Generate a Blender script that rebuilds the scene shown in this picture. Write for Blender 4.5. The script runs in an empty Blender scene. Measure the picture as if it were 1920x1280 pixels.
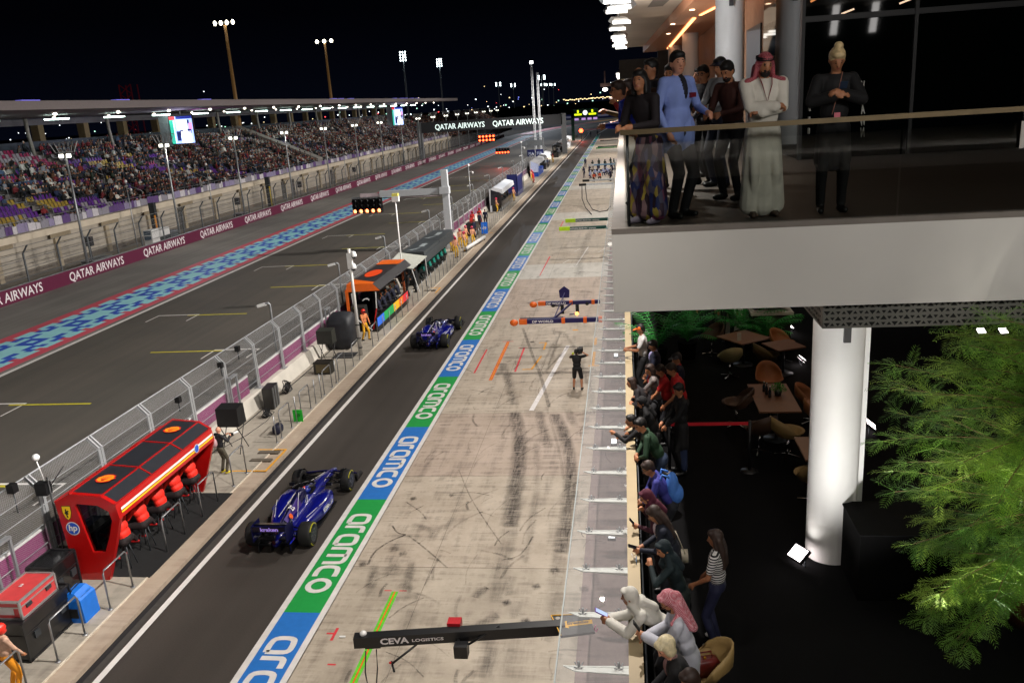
import bpy, bmesh, math, random
import numpy as np
from mathutils import Vector, Matrix
random.seed(7); rng=np.random.default_rng(7)
SC=bpy.context.scene
C=SC.collection
R_=math.radians
# ---------------------------------------------------------------- camera
cam=bpy.data.cameras.new('camera'); camo=bpy.data.objects.new('camera',cam); C.objects.link(camo)
SC.camera=camo
def cam_matrix(yaw,pitch,roll,H):
    cy,sy,cp,sp=math.cos(yaw),math.sin(yaw),math.cos(pitch),math.sin(pitch)
    f=Vector((sy*cp,cy*cp,-sp)); r=Vector((cy,-sy,0)); d=f.cross(r)
    cr,sr=math.cos(roll),math.sin(roll)
    r2=r*cr+d*sr; d2=-r*sr+d*cr
    m=Matrix.Identity(4)
    for i in range(3):
        m[i][0]=r2[i]; m[i][1]=-d2[i]; m[i][2]=-f[i]
    m[2][3]=H
    return m
camo.matrix_world=cam_matrix(-0.14381893,0.27526308,0.06577947,12.0)
cam.sensor_width=36; cam.lens=1569.24/1920*36; cam.clip_start=0.1; cam.clip_end=6000
# ---------------------------------------------------------------- world, exposure
w=bpy.data.worlds.new('World'); SC.world=w; w.use_nodes=True
nt=w.node_tree; nt.nodes.clear()
out=nt.nodes.new('ShaderNodeOutputWorld'); bg=nt.nodes.new('ShaderNodeBackground')
tc=nt.nodes.new('ShaderNodeTexCoord'); sep=nt.nodes.new('ShaderNodeSeparateXYZ'); rp=nt.nodes.new('ShaderNodeValToRGB')
nt.links.new(tc.outputs['Generated'],sep.inputs[0]); nt.links.new(sep.outputs['Z'],rp.inputs[0])
rp.color_ramp.elements[0].position=0.0; rp.color_ramp.elements[0].color=(0.0013,0.0019,0.0048,1)
rp.color_ramp.elements[1].position=0.30; rp.color_ramp.elements[1].color=(0.0002,0.0002,0.0003,1)
e=rp.color_ramp.elements.new(0.11); e.color=(0.0004,0.0005,0.0012,1)
nt.links.new(rp.outputs[0],bg.inputs[0]); nt.links.new(bg.outputs[0],out.inputs[0]); bg.inputs[1].default_value=1.0
SC.view_settings.view_transform='Standard'; SC.view_settings.look='None'; SC.view_settings.exposure=0; SC.view_settings.gamma=1
SC.render.engine='CYCLES'; SC.cycles.use_denoising=True; SC.cycles.max_bounces=6; SC.cycles.diffuse_bounces=2; SC.cycles.glossy_bounces=2
SC.cycles.transparent_max_bounces=14; SC.cycles.sample_clamp_indirect=3; SC.cycles.use_light_tree=True; SC.cycles.caustics_reflective=False; SC.cycles.caustics_refractive=False
# ---------------------------------------------------------------- materials
def lin(h):
    h=h.lstrip('#'); v=[int(h[i:i+2],16)/255 for i in (0,2,4)]
    return tuple(c/12.92 if c<=.04045 else ((c+.055)/1.055)**2.4 for c in v)+(1,)
MATS={}
def mat(name,col='#808080',rough=.6,metal=0,emit=0,ecol=None,noise=.12,scale=6,bump=0,spec=.5,detail=4,coat=0):
    if name in MATS: return MATS[name]
    m=bpy.data.materials.new(name); MATS[name]=m; m.use_nodes=True; t=m.node_tree; b=t.nodes['Principled BSDF']
    c=lin(col) if isinstance(col,str) else tuple(col)+((1,) if len(col)==3 else ())
    b.inputs['Base Color'].default_value=c; b.inputs['Roughness'].default_value=rough; b.inputs['Metallic'].default_value=metal
    b.inputs['Specular IOR Level'].default_value=spec
    if coat: b.inputs['Coat Weight'].default_value=coat; b.inputs['Coat Roughness'].default_value=.06
    if emit:
        b.inputs['Emission Color'].default_value=lin(ecol) if ecol else c; b.inputs['Emission Strength'].default_value=emit
        if emit<30: m.cycles.emission_sampling='NONE'
    if noise:
        tc=t.nodes.new('ShaderNodeTexCoord'); n=t.nodes.new('ShaderNodeTexNoise'); n.inputs['Scale'].default_value=scale; n.inputs['Detail'].default_value=detail
        t.links.new(tc.outputs['Object'],n.inputs['Vector'])
        mr=t.nodes.new('ShaderNodeMapRange'); mr.inputs[1].default_value=.3; mr.inputs[2].default_value=.7; mr.inputs[3].default_value=1-noise; mr.inputs[4].default_value=1+noise
        t.links.new(n.outputs['Fac'],mr.inputs[0])
        mx=t.nodes.new('ShaderNodeVectorMath'); mx.operation='SCALE'; mx.inputs[0].default_value=c[:3]
        t.links.new(mr.outputs[0],mx.inputs['Scale']); t.links.new(mx.outputs[0],b.inputs['Base Color'])
        if bump:
            bp=t.nodes.new('ShaderNodeBump'); bp.inputs['Strength'].default_value=bump; bp.inputs['Distance'].default_value=.02
            t.links.new(n.outputs['Fac'],bp.inputs['Height']); t.links.new(bp.outputs[0],b.inputs['Normal'])
    return m
def N(t,kind,**kw):
    n=t.nodes.new(kind)
    for k,v in kw.items():
        if k.startswith('i_'):
            key=k[2:]; key=int(key) if key.isdigit() else key.replace('_',' ')
            n.inputs[key].default_value=v
        else: setattr(n,k,v)
    return n
def glassmat(name,tint=(.8,.85,.83),refl=.08,haze=0,hazecol=(.8,.85,.85),rough=.02):
    m=bpy.data.materials.new(name); MATS[name]=m; m.use_nodes=True; t=m.node_tree; t.nodes.clear()
    o=N(t,'ShaderNodeOutputMaterial'); tr=N(t,'ShaderNodeBsdfTransparent'); tr.inputs[0].default_value=tuple(tint)+(1,)
    g=N(t,'ShaderNodeBsdfGlossy'); g.inputs['Roughness'].default_value=rough
    lw=N(t,'ShaderNodeLayerWeight'); lw.inputs[0].default_value=.35
    mr=N(t,'ShaderNodeMapRange'); mr.inputs[3].default_value=refl; mr.inputs[4].default_value=min(1,refl+.35)
    t.links.new(lw.outputs['Fresnel'],mr.inputs[0])
    mx=N(t,'ShaderNodeMixShader'); t.links.new(mr.outputs[0],mx.inputs[0]); t.links.new(tr.outputs[0],mx.inputs[1]); t.links.new(g.outputs[0],mx.inputs[2])
    last=mx
    if haze:
        d=N(t,'ShaderNodeBsdfDiffuse'); d.inputs[0].default_value=tuple(hazecol)+(1,)
        m2=N(t,'ShaderNodeMixShader'); m2.inputs[0].default_value=haze; t.links.new(mx.outputs[0],m2.inputs[1]); t.links.new(d.outputs[0],m2.inputs[2]); last=m2
    t.links.new(last.outputs[0],o.inputs[0]); return m
# ---------------------------------------------------------------- object plumbing
def tag(o,label=None,cat=None,group=None,kind=None):
    if label: o['label']=label
    if cat: o['category']=cat
    if group: o['group']=group
    if kind: o['kind']=kind
    return o
def thing(name,label,cat,loc=(0,0,0),rz=0,group=None):
    o=bpy.data.objects.new(name,None); C.objects.link(o); o.location=loc; o.rotation_euler=(0,0,rz); o.empty_display_size=.2
    return tag(o,label,cat,group)
def kids(o): return [c for c in KID.get(o.name,[])]
KID={}
def link(name,me,parent=None,loc=None):
    o=bpy.data.objects.new(name,me); C.objects.link(o)
    if parent: o.parent=parent; KID.setdefault(parent.name,[]).append(o)
    if loc: o.location=loc
    return o
def dup(root,loc=None,rz=None,label=None,parent=None):
    c=root.copy(); C.objects.link(c)
    if parent: c.parent=parent
    for ch in kids(root): dup(ch,parent=c)
    if parent: KID.setdefault(parent.name,[]).append(c)
    if loc is not None: c.location=loc
    if rz is not None: c.rotation_euler=(0,0,rz)
    if label: c['label']=label
    return c
class MB:
    def __init__(s): s.v=[]; s.f=[]; s.m=[]; s.mats=[]; s.sm=[]
    def mi(s,m):
        if m is None: return 0
        if m not in s.mats: s.mats.append(m)
        return s.mats.index(m)
    def add(s,vs,fs,m=None,smooth=False):
        o=len(s.v); i=s.mi(m); s.v+= [tuple(p) for p in vs]
        for f in fs: s.f.append([a+o for a in f]); s.m.append(i); s.sm.append(smooth)
        return s
    def quad(s,a,b,c,d,m=None): return s.add([a,b,c,d],[[0,1,2,3]],m)
    def rect(s,x0,x1,y0,y1,z,m=None): return s.quad((x0,y0,z),(x1,y0,z),(x1,y1,z),(x0,y1,z),m)
    def box(s,x0,x1,y0,y1,z0,z1,m=None):
        vs=[(x,y,z) for z in (z0,z1) for y in (y0,y1) for x in (x0,x1)]
        return s.add(vs,[[0,2,3,1],[4,5,7,6],[0,1,5,4],[2,6,7,3],[0,4,6,2],[1,3,7,5]],m)
    def bar(s,p0,p1,w,h,m=None,up=(0,0,1)):
        p0=Vector(p0);p1=Vector(p1);d=(p1-p0).normalized(); u=Vector(up)
        if abs(d.dot(u))>.98: u=Vector((0,1,0))
        a=d.cross(u).normalized(); b=a.cross(d).normalized(); vs=[]
        for p in (p0,p1):
            for (i,j) in ((-1,-1),(1,-1),(1,1),(-1,1)): vs.append(p+a*(i*w/2)+b*(j*h/2))
        return s.add(vs,[[0,1,2,3],[7,6,5,4],[0,4,5,1],[1,5,6,2],[2,6,7,3],[3,7,4,0]],m)
    def tube(s,pts,r,m=None,seg=6,r1=None,closed=False):
        pts=[Vector(p) for p in pts]; n=len(pts); vs=[]; up=Vector((0,0,1))
        for i,p in enumerate(pts):
            d=(pts[min(i+1,n-1)]-pts[max(i-1,0)]).normalized(); u=up if abs(d.dot(up))<.95 else Vector((0,1,0))
            a=d.cross(u).normalized(); b=a.cross(d); rr=r+( (r1-r)*i/(n-1) if r1 is not None else 0)
            for k in range(seg): t=2*math.pi*k/seg; vs.append(p+a*(rr*math.cos(t))+b*(rr*math.sin(t)))
        fs=[[i*seg+k,i*seg+(k+1)%seg,(i+1)*seg+(k+1)%seg,(i+1)*seg+k] for i in range(n-1) for k in range(seg)]
        fs+=[list(range(seg))[::-1],[ (n-1)*seg+k for k in range(seg)]]
        return s.add(vs,fs,m,seg>5)
    def cyl(s,c,r,h,m=None,seg=16,axis='z',r1=None):
        c=Vector(c); d={'x':Vector((h,0,0)),'y':Vector((0,h,0)),'z':Vector((0,0,h))}[axis]
        return s.tube([c,c+d],r,m,seg,r1)
    def lathe(s,c,prof,m=None,seg=20,axis='z'):
        vs=[];n=len(prof)
        for (r,z) in prof:
            for k in range(seg):
                t=2*math.pi*k/seg; a,b=r*math.cos(t),r*math.sin(t)
                vs.append({'z':(c[0]+a,c[1]+b,c[2]+z),'x':(c[0]+z,c[1]+a,c[2]+b),'y':(c[0]+a,c[1]+z,c[2]+b)}[axis])
        fs=[[i*seg+k,i*seg+(k+1)%seg,(i+1)*seg+(k+1)%seg,(i+1)*seg+k] for i in range(n-1) for k in range(seg)]
        return s.add(vs,fs,m,True)
    def ell(s,c,r,m=None,nu=10,nv=6,rot=None):
        vs=[];fs=[]
        if not hasattr(r,'__len__'): r=(r,r,r)
        for j in range(nv+1):
            ph=math.pi*j/nv
            for i in range(nu):
                t=2*math.pi*i/nu; p=Vector((r[0]*math.sin(ph)*math.cos(t),r[1]*math.sin(ph)*math.sin(t),r[2]*math.cos(ph)))
                if rot: p=rot@p
                vs.append(p+Vector(c))
        for j in range(nv):
            for i in range(nu): fs.append([j*nu+i,(j+1)*nu+i,(j+1)*nu+(i+1)%nu,j*nu+(i+1)%nu])
        return s.add(vs,fs,m,True)
    def prism(s,poly,a,b,axis='y',m=None,mcap=None):
        n=len(poly)
        def P(q,t): return {'y':(q[0],t,q[1]),'x':(t,q[0],q[1]),'z':(q[0],q[1],t)}[axis]
        vs=[P(q,a) for q in poly]+[P(q,b) for q in poly]
        s.add(vs,[[k,(k+1)%n,n+(k+1)%n,n+k] for k in range(n)],m)
        s.add(vs,[list(range(n))[::-1],[n+k for k in range(n)]],mcap or m); return s
    def loft(s,secs,m=None,seg=16,cap=True,pw=2.5):
        # secs: (y, cx, halfw, z0, z1[,power])
        vs=[];n=len(secs)
        for q in secs:
            y,cx,hw,z0,z1=q[:5]; p=q[5] if len(q)>5 else pw
            for k in range(seg):
                t=2*math.pi*k/seg; c_,s_=math.cos(t),math.sin(t)
                vs.append((cx+hw*math.copysign(abs(c_)**(2/p),c_),y,(z0+z1)/2+(z1-z0)/2*math.copysign(abs(s_)**(2/p),s_)))
        fs=[[i*seg+k,i*seg+(k+1)%seg,(i+1)*seg+(k+1)%seg,(i+1)*seg+k] for i in range(n-1) for k in range(seg)]
        if cap: fs+=[list(range(seg)),[(n-1)*seg+k for k in range(seg)][::-1]]
        return s.add(vs,fs,m,True)
    def mesh(s,name='m',mats=None):
        me=bpy.data.meshes.new(name); me.from_pydata([tuple(p) for p in s.v],[],s.f)
        for m in (mats or s.mats): me.materials.append(m)
        if len(s.mats)>1: me.polygons.foreach_set('material_index',s.m)
        me.polygons.foreach_set('use_smooth',s.sm); me.update(); return me
    def build(s,name,m=None,parent=None,loc=None,recalc=True):
        me=s.mesh(name,[m] if m is not None and not s.mats else None)
        if recalc:
            b=bmesh.new(); b.from_mesh(me); bmesh.ops.recalc_face_normals(b,faces=b.faces); b.to_mesh(me); b.free()
        return link(name,me,parent,loc)
def struct(name,mb,m=None): return tag(mb.build(name,m,recalc=False),kind='structure')
_tc={}
def textmesh(txt,size=1.0,bold=0.0,ext=0.0,sx=1.0,align='LEFT'):
    key=(txt,size,bold,ext,sx,align)
    if key in _tc: return _tc[key]
    cu=bpy.data.curves.new('t','FONT'); cu.body=txt; cu.size=size; cu.offset=bold; cu.extrude=ext; cu.align_x=align; cu.resolution_u=3
    o=bpy.data.objects.new('t',cu); C.objects.link(o); dg=bpy.context.evaluated_depsgraph_get(); dg.update()
    me=bpy.data.meshes.new_from_object(o.evaluated_get(dg)); 
    V=[(v.co.x*sx,v.co.y,v.co.z) for v in me.vertices]; F=[list(p.vertices) for p in me.polygons]
    bpy.data.objects.remove(o); bpy.data.curves.remove(cu); bpy.data.meshes.remove(me)
    _tc[key]=(V,F); return V,F
def addtext(mb,txt,size,origin,xdir,ydir,m=None,bold=0,sx=1,align='CENTER',ext=0):
    V,F=textmesh(txt,size,bold,ext,sx,align); o=Vector(origin); a=Vector(xdir).normalized(); b=Vector(ydir).normalized(); n=a.cross(b)
    mb.add([o+a*v[0]+b*v[1]+n*v[2] for v in V],F,m)
def stroke(mb,pts,w,T,m=None,closed=False):
    # flat ribbon along 2D pts, mapped by T(x,y)
    P=[Vector(p) for p in pts]; n=len(P); L=[];Rr=[]
    for i,p in enumerate(P):
        a=P[i-1] if (i>0 or closed) else p; b=P[(i+1)%n] if (i<n-1 or closed) else p
        d1=(p-a) if (p-a).length>1e-6 else (b-p); d2=(b-p) if (b-p).length>1e-6 else (p-a)
        d1=d1.normalized(); d2=d2.normalized(); n1=Vector((-d1.y,d1.x)); n2=Vector((-d2.y,d2.x)); nn=(n1+n2).normalized(); k=w/2/max(.5,nn.dot(n1))
        L.append(p+nn*k); Rr.append(p-nn*k)
    vs=[T(q.x,q.y) for q in L]+[T(q.x,q.y) for q in Rr]; e=n if closed else n-1
    mb.add(vs,[[i,(i+1)%n,n+(i+1)%n,n+i] for i in range(e)],m)
# ---------------------------------------------------------------- floodlights of the pit building (real fixtures are built with the building)
LAMP_P=dict(near=2600.,track=9000.)
def add_spot(loc,target,power,col=(1,.93,.84),size=math.radians(120),blend=.7,rad=.35):
    l=bpy.data.lights.new('floodlight_lamp','SPOT'); l.energy=power; l.color=col; l.spot_size=size; l.spot_blend=blend; l.shadow_soft_size=rad
    o=bpy.data.objects.new('floodlight_lamp',l); C.objects.link(o); o.location=loc
    o.rotation_euler=(Vector(target)-Vector(loc)).to_track_quat('-Z','Y').to_euler(); return o
def add_area(loc,target,power,sx,sy,col=(1,.95,.88),spread=math.pi):
    l=bpy.data.lights.new('ceiling_lamp','AREA'); l.shape='RECTANGLE'; l.size=sx; l.size_y=sy; l.energy=power; l.color=col; l.spread=spread
    o=bpy.data.objects.new('ceiling_lamp',l); C.objects.link(o); o.location=loc
    o.rotation_euler=(Vector(target)-Vector(loc)).to_track_quat('-Z','Y').to_euler(); return o
ys=[-9,15,27,41,55,70,88,108,130,156,186,222,262]
for i,y in enumerate(ys):
    gap=(ys[min(i+1,len(ys)-1)]-ys[max(i-1,0)])/2/12.5
    add_spot((-1.2,y,14.6),(-7.5,y+1.5,0),(9500 if y<0 else 4600)*gap,size=R_(150),col=(1,.93,.87),rad=.06)
    add_spot((-1.2,y,14.8),(-38,y+5,0),16200*gap,size=R_(78),blend=.9,col=(1,.95,.90),rad=.08)
# ---------------------------------------------------------------- ground materials
def asphalt(name,c0,c1,streak=.35,rough=.75,fine=.25,sc=.22):
    m=bpy.data.materials.new(name); m.use_nodes=True; t=m.node_tree; b=t.nodes['Principled BSDF']; tc=N(t,'ShaderNodeTexCoord')
    mp=N(t,'ShaderNodeMapping'); mp.inputs['Scale'].default_value=(1.3,.035,1); t.links.new(tc.outputs['Object'],mp.inputs[0])
    n1=N(t,'ShaderNodeTexNoise'); n1.inputs['Scale'].default_value=1.2; n1.inputs['Detail'].default_value=5; t.links.new(mp.outputs[0],n1.inputs['Vector'])
    n2=N(t,'ShaderNodeTexNoise'); n2.inputs['Scale'].default_value=sc; n2.inputs['Detail'].default_value=4; t.links.new(tc.outputs['Object'],n2.inputs['Vector'])
    n3=N(t,'ShaderNodeTexNoise'); n3.inputs['Scale'].default_value=28; n3.inputs['Detail'].default_value=2; t.links.new(tc.outputs['Object'],n3.inputs['Vector'])
    a=N(t,'ShaderNodeMix',data_type='FLOAT'); a.inputs[0].default_value=streak; t.links.new(n2.outputs['Fac'],a.inputs[2]); t.links.new(n1.outputs['Fac'],a.inputs[3])
    a2=N(t,'ShaderNodeMix',data_type='FLOAT'); a2.inputs[0].default_value=fine; t.links.new(a.outputs[0],a2.inputs[2]); t.links.new(n3.outputs['Fac'],a2.inputs[3])
    mr=N(t,'ShaderNodeMapRange'); mr.inputs[1].default_value=.36; mr.inputs[2].default_value=.64; t.links.new(a2.outputs[0],mr.inputs[0])
    mx=N(t,'ShaderNodeMix',data_type='RGBA'); mx.inputs[6].default_value=lin(c0); mx.inputs[7].default_value=lin(c1); t.links.new(mr.outputs[0],mx.inputs[0]); t.links.new(mx.outputs[2],b.inputs['Base Color'])
    b.inputs['Roughness'].default_value=rough; b.inputs['Specular IOR Level'].default_value=.4
    bp=N(t,'ShaderNodeBump'); bp.inputs['Strength'].default_value=.25; bp.inputs['Distance'].default_value=.01; t.links.new(n3.outputs['Fac'],bp.inputs['Height']); t.links.new(bp.outputs[0],b.inputs['Normal'])
    MATS[name]=m; return m
def concrete(name,c0,c1,c2,rough=.55):
    m=bpy.data.materials.new(name); m.use_nodes=True; t=m.node_tree; b=t.nodes['Principled BSDF']; tc=N(t,'ShaderNodeTexCoord')
    n1=N(t,'ShaderNodeTexNoise',i_Scale=.7,i_Detail=9,i_Roughness=.72); t.links.new(tc.outputs['Object'],n1.inputs['Vector'])
    mp=N(t,'ShaderNodeMapping'); mp.inputs['Scale'].default_value=(2.2,.25,1); t.links.new(tc.outputs['Object'],mp.inputs[0])
    n2=N(t,'ShaderNodeTexNoise',i_Scale=1.1,i_Detail=8,i_Roughness=.7); t.links.new(mp.outputs[0],n2.inputs['Vector'])
    mp2=N(t,'ShaderNodeMapping'); mp2.inputs['Scale'].default_value=(.3,3.5,1); t.links.new(tc.outputs['Object'],mp2.inputs[0])
    n4=N(t,'ShaderNodeTexNoise',i_Scale=1.4,i_Detail=6,i_Roughness=.65); t.links.new(mp2.outputs[0],n4.inputs['Vector'])
    mr=N(t,'ShaderNodeMapRange'); mr.inputs[1].default_value=.35; mr.inputs[2].default_value=.66; t.links.new(n1.outputs['Fac'],mr.inputs[0])
    mx=N(t,'ShaderNodeMix',data_type='RGBA'); mx.inputs[6].default_value=lin(c0); mx.inputs[7].default_value=lin(c1); t.links.new(mr.outputs[0],mx.inputs[0])
    ad=N(t,'ShaderNodeMath',operation='ADD'); t.links.new(n2.outputs['Fac'],ad.inputs[0]); t.links.new(n4.outputs['Fac'],ad.inputs[1])
    mr2=N(t,'ShaderNodeMapRange'); mr2.inputs[1].default_value=1.0; mr2.inputs[2].default_value=1.32; mr2.inputs[4].default_value=.9; t.links.new(ad.outputs[0],mr2.inputs[0])
    mx2=N(t,'ShaderNodeMix',data_type='RGBA'); mx2.inputs[7].default_value=lin(c2); t.links.new(mr2.outputs[0],mx2.inputs[0]); t.links.new(mx.outputs[2],mx2.inputs[6])
    n3=N(t,'ShaderNodeTexNoise',i_Scale=5,i_Detail=8,i_Roughness=.8); t.links.new(tc.outputs['Object'],n3.inputs['Vector'])
    mr3=N(t,'ShaderNodeMapRange'); mr3.inputs[1].default_value=.58; mr3.inputs[2].default_value=.72; mr3.inputs[4].default_value=.5; t.links.new(n3.outputs['Fac'],mr3.inputs[0])
    mx3=N(t,'ShaderNodeMix',data_type='RGBA'); mx3.inputs[7].default_value=lin(c2); t.links.new(mr3.outputs[0],mx3.inputs[0]); t.links.new(mx2.outputs[2],mx3.inputs[6])
    t.links.new(mx3.outputs[2],b.inputs['Base Color']); b.inputs['Roughness'].default_value=rough
    MATS[name]=m; return m
A_lane=asphalt('lane_asphalt','#37332f','#48433e',.5,.62)
A_track=asphalt('track_asphalt','#4a4843','#5d5750',.55,.7)
A_run=asphalt('runoff_asphalt','#6a6763','#8b8781',.5,.8,.35)
A_serv=asphalt('service_road_surface','#6d675c','#8c8474',.3,.9)
A_sand=asphalt('sand','#2c2721','#3a342c',.1,1,.2,.05)
K=[concrete('apron_concrete_'+k,*v) for k,v in dict(a=('#a89b8a','#c3b7a6','#6c645a'),b=('#a89888','#c0afa0','#655b54'),c=('#bcb8ae','#cdc9c0','#9a948a'),d=('#9f9484','#bbb09f','#756b5e')).items()]
K_plat=concrete('platform_concrete','#8d877b','#a49c8f','#6c665d',.8)
K_kerb=concrete('kerb_concrete','#a08f7d','#ae9f8d','#8f7f70',.8)
W_paint=mat('white_road_paint','#d9d6d2',.6,noise=.08,scale=3)
Y_paint=mat('yellow_road_paint','#c9c12a',.6,noise=.12,scale=3)
R_paint=mat('red_road_paint','#cc4f60',.6,noise=.08,scale=.7)
C_paint=mat('cyan_road_paint','#9bdbe2',.6,noise=.05,scale=.7)
B_paint=mat('blue_road_paint','#2a55c6',.6,noise=.08,scale=.7)
# ---------------------------------------------------------------- ground sheets
Z=.004
g=MB(); g.rect(-3000,3000,-200,4000,-.03); struct('ground',g,A_sand)
g=MB(); g.rect(-53.3,-45.9,-20,330,-.004); struct('service_road',g,A_serv)
g=MB(); g.rect(-45.9,-32.6,-20,335,0); struct('track_runoff',g,A_run)
g=MB(); g.rect(-32.6,-15.9,-20,340,0)
# the straight bends right beyond the pit exit
def arc(x0,w,y0,y1,n,f,z,m,mb):
    for i in range(n):
        ya=y0+(y1-y0)*i/n; yb=y0+(y1-y0)*(i+1)/n
        mb.quad((x0+f(ya),ya,z),(x0+w+f(ya),ya,z),(x0+w+f(yb),yb,z),(x0+f(yb),yb,z),m)
bend=lambda y:max(0,y-330)**1.9*.0022
arc(-34,34,335,620,14,bend,-.008,None,g)
struct('race_track',g,A_track)
g=MB(); arc(-45,11,335,620,14,bend,-.012,None,g); struct('bend_runoff',g,A_run)
g=MB(); 
for (x0,w_,ya,yb,mm) in ((-43,6,345,400,R_paint),(-44,7,400,470,R_paint),(-48,9,470,520,mat('yellow_runoff_paint','#c98f35',.7)),(-40,6,520,600,mat('purple_runoff_paint','#8a4a8a',.7))): arc(x0,w_,ya,yb,5,bend,.004,mm,g)
arc(-34,.5,335,600,12,bend,.006,W_paint,g)
g.quad((-14,335,.006),(-13.2,335,.006),(-4,395,.006),(-4.7,395,.006),W_paint); g.quad((-5,395,.006),(-4.2,395,.006),(-9,300,.006),(-9.5,300,.006),W_paint)
g.rect(-16,-8,352,362,.01,R_paint)
struct('bend_markings',g)
g=MB(); g.rect(-12.65,-7.7,-20,335,0); g.rect(-15.9,-12.65,296,335,-.002); g.quad((-16,335,0),(60,335,0),(60,400,0),(-12,400,0)); g.rect(-7.7,14,268,335,-.001); struct('pit_lane',g,A_lane)
# mosaic band beside the track
g=MB(); g.rect(-33.9,-33.25,-10,330,Z,R_paint); g.rect(-38.6,-37.8,-10,330,Z,R_paint); g.rect(-37.8,-33.9,-10,330,Z,C_paint)
g.rect(-32.9,-32.6,-20,335,Z,W_paint)
pat=["R.C.R.C.","CBCBBCCB","BBCCCBBC","CCBBBCCC","CCBCBCCC","CCBBBCCC","BBCCCBBC","CBCBBCCB","R.C.R.C."]
row=(37.8-33.9)/9; u=.98
u=.55; y=-10; k=0
while y<330:
    for r,s in enumerate(pat):
        ch=s[k%8]; x1=-33.9-row*r; mm={'B':B_paint,'R':R_paint}.get(ch)
        off=(.5*u if r in(1,7) else 0)
        if mm: g.rect(x1-row,x1,y+off,y+off+u,2*Z,mm)
    y+=u;k+=1
struct('trackside_mosaic',g)
# grid boxes
g=MB()
for i,yb in enumerate([8.2,25.0,41.85,58.6,75.3,92,108.8,125.6,142]):
    for (xa,xb,dy) in ((-30.9,-28.0,8.6),(-22.7,-20.05,0)):
        yy=yb+dy; g.rect(xa,xb,yy,yy+.14,Z,W_paint); g.rect(xa,xa+.09,yy-1.6,yy,Z,W_paint); g.rect(xb-.09,xb,yy-1.6,yy,Z,W_paint)
        ya=yy-.42 if dy else yy-.1
        g.rect((-28.75 if dy else -26.4),(-24.6 if dy else -22.1),yy-.2,yy-.04,2*Z,Y_paint)
struct('grid_markings',g)
# pit lane side
BS=6.25; Y0=17.6-BS*6
g=MB(); g.rect(-12.27,-12.1,-20,300,Z,W_paint); g.rect(-9.02,-8.85,-20,300,Z,W_paint); g.rect(-7.88,-7.72,-20,300,Z,W_paint)
g.quad((-12.27,300,Z),(-12.1,300,Z),(-12.6,330,Z),(-12.8,330,Z),W_paint)
bl=mat('blue_band_paint','#2a73c4',.45,noise=.05); gr=mat('green_band_paint','#229a47',.45,noise=.05)
aq=mat('teal_band_paint','#3fa9a3',.45,noise=.05)
def smooth(pts,n=2,closed=False):
    for _ in range(n):
        q=[]; m=len(pts)
        if not closed: q.append(pts[0])
        for i in range(m if closed else m-1):
            a=pts[i];b=pts[(i+1)%m]; q+=[(a[0]*.75+b[0]*.25,a[1]*.75+b[1]*.25),(a[0]*.25+b[0]*.75,a[1]*.25+b[1]*.75)]
        if not closed: q.append(pts[-1])
        pts=q
    return pts
# rounded wide letters (x along the word, y up), word width 1
def LET():
    o=[]; 
    ring=lambda cx:[(cx+.42*math.cos(a),.5+.42*math.sin(a)) for a in [i*math.pi/8 for i in range(16)]]
    def a(x): 
        o.append((smooth([(x+.86,.08),(x+.86,.5),(x+.84,.92),(x+.42,.94),(x+.05,.86),(x+.05,.14),(x+.42,.06),(x+.86,.08)],2),False)); return x+1.12
    def r(x): o.append((smooth([(x+.06,.04),(x+.06,.55),(x+.08,.94),(x+.6,.94)],2),False)); return x+.78
    def m(x):
        o.append((smooth([(x+.06,.04),(x+.06,.6),(x+.08,.94),(x+.5,.94),(x+1.2,.94),(x+1.24,.6),(x+1.24,.04)],2),False)); o.append(([(x+.65,.04),(x+.65,.92)],False)); return x+1.5
    def c(x): o.append((smooth([(x+.78,.92),(x+.4,.94),(x+.05,.84),(x+.05,.16),(x+.4,.06),(x+.78,.08)],2),False)); return x+.96
    def O(x): o.append((ring(x+.48),True)); return x+1.0
    x=a(0);x=r(x);x=a(x);x=m(x);x=c(x);x=O(x); return o,x
LT,LW=LET()
i=0; y=Y0
while y<300:
    b=MB
    k=i%2
    mm=(bl if k else gr) if y<270 else aq
    g.rect(-8.85,-7.88,y,min(y+BS,300),Z,mm)
    if y<230:
        s=4.35/LW; yt=y+BS-1.02; hgt=.66
        for pts,cl in LT:
            q=[(p[0]*s,p[1]*hgt) for p in pts]
            stroke(g,q,.155,lambda a,b_:(-8.365-.33+b_ if False else -8.70+b_*1.0,yt-a,2*Z),W_paint,cl)
    y+=BS; i+=1
struct('pit_lane_markings',g)
# drain slot, kerb, platform
g=MB(); g.rect(-12.66,-12.5,-20,300,2*Z,mat('drain_grate','#17161a',.8,noise=.3,scale=30)); g.rect(-12.5,-12.33,-20,300,2*Z,mat('drain_edge_concrete','#3c3936',.9)); struct('pit_lane_drain',g)
g=MB(); g.box(-13.27,-12.66,-20,300,-.02,.12,K_kerb); g.box(-13.31,-13.27,-20,300,.0,.158,mat('kerb_edge_paint','#c9bfae',.7)); struct('platform_kerb',g)  # thin pale strip along the raised kerb edge
g=MB(); g.box(-15.9,-13.31,-20,300,-.02,.15); struct('pit_wall_platform',g,K_plat)
g=MB()
for (xa,xb,ya,yb) in ((-14.4,-12.75,25.72,25.8),(-12.83,-12.75,25.8,27.6),(-13.9,-12.75,27.6,27.68),(-13.5,-12.75,55.5,55.6),(-12.83,-12.75,53.9,55.5),(-13.6,-12.75,80,80.15)): g.rect(xa,xb,ya,yb,.152,mat('yellow_orange_line','#d99a1c',.7)) if xb<-13.3 else g.rect(xa,xb,ya,yb,.1535,mat('yellow_orange_line','#d99a1c',.7))
struct('platform_step_markings',g)
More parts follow.
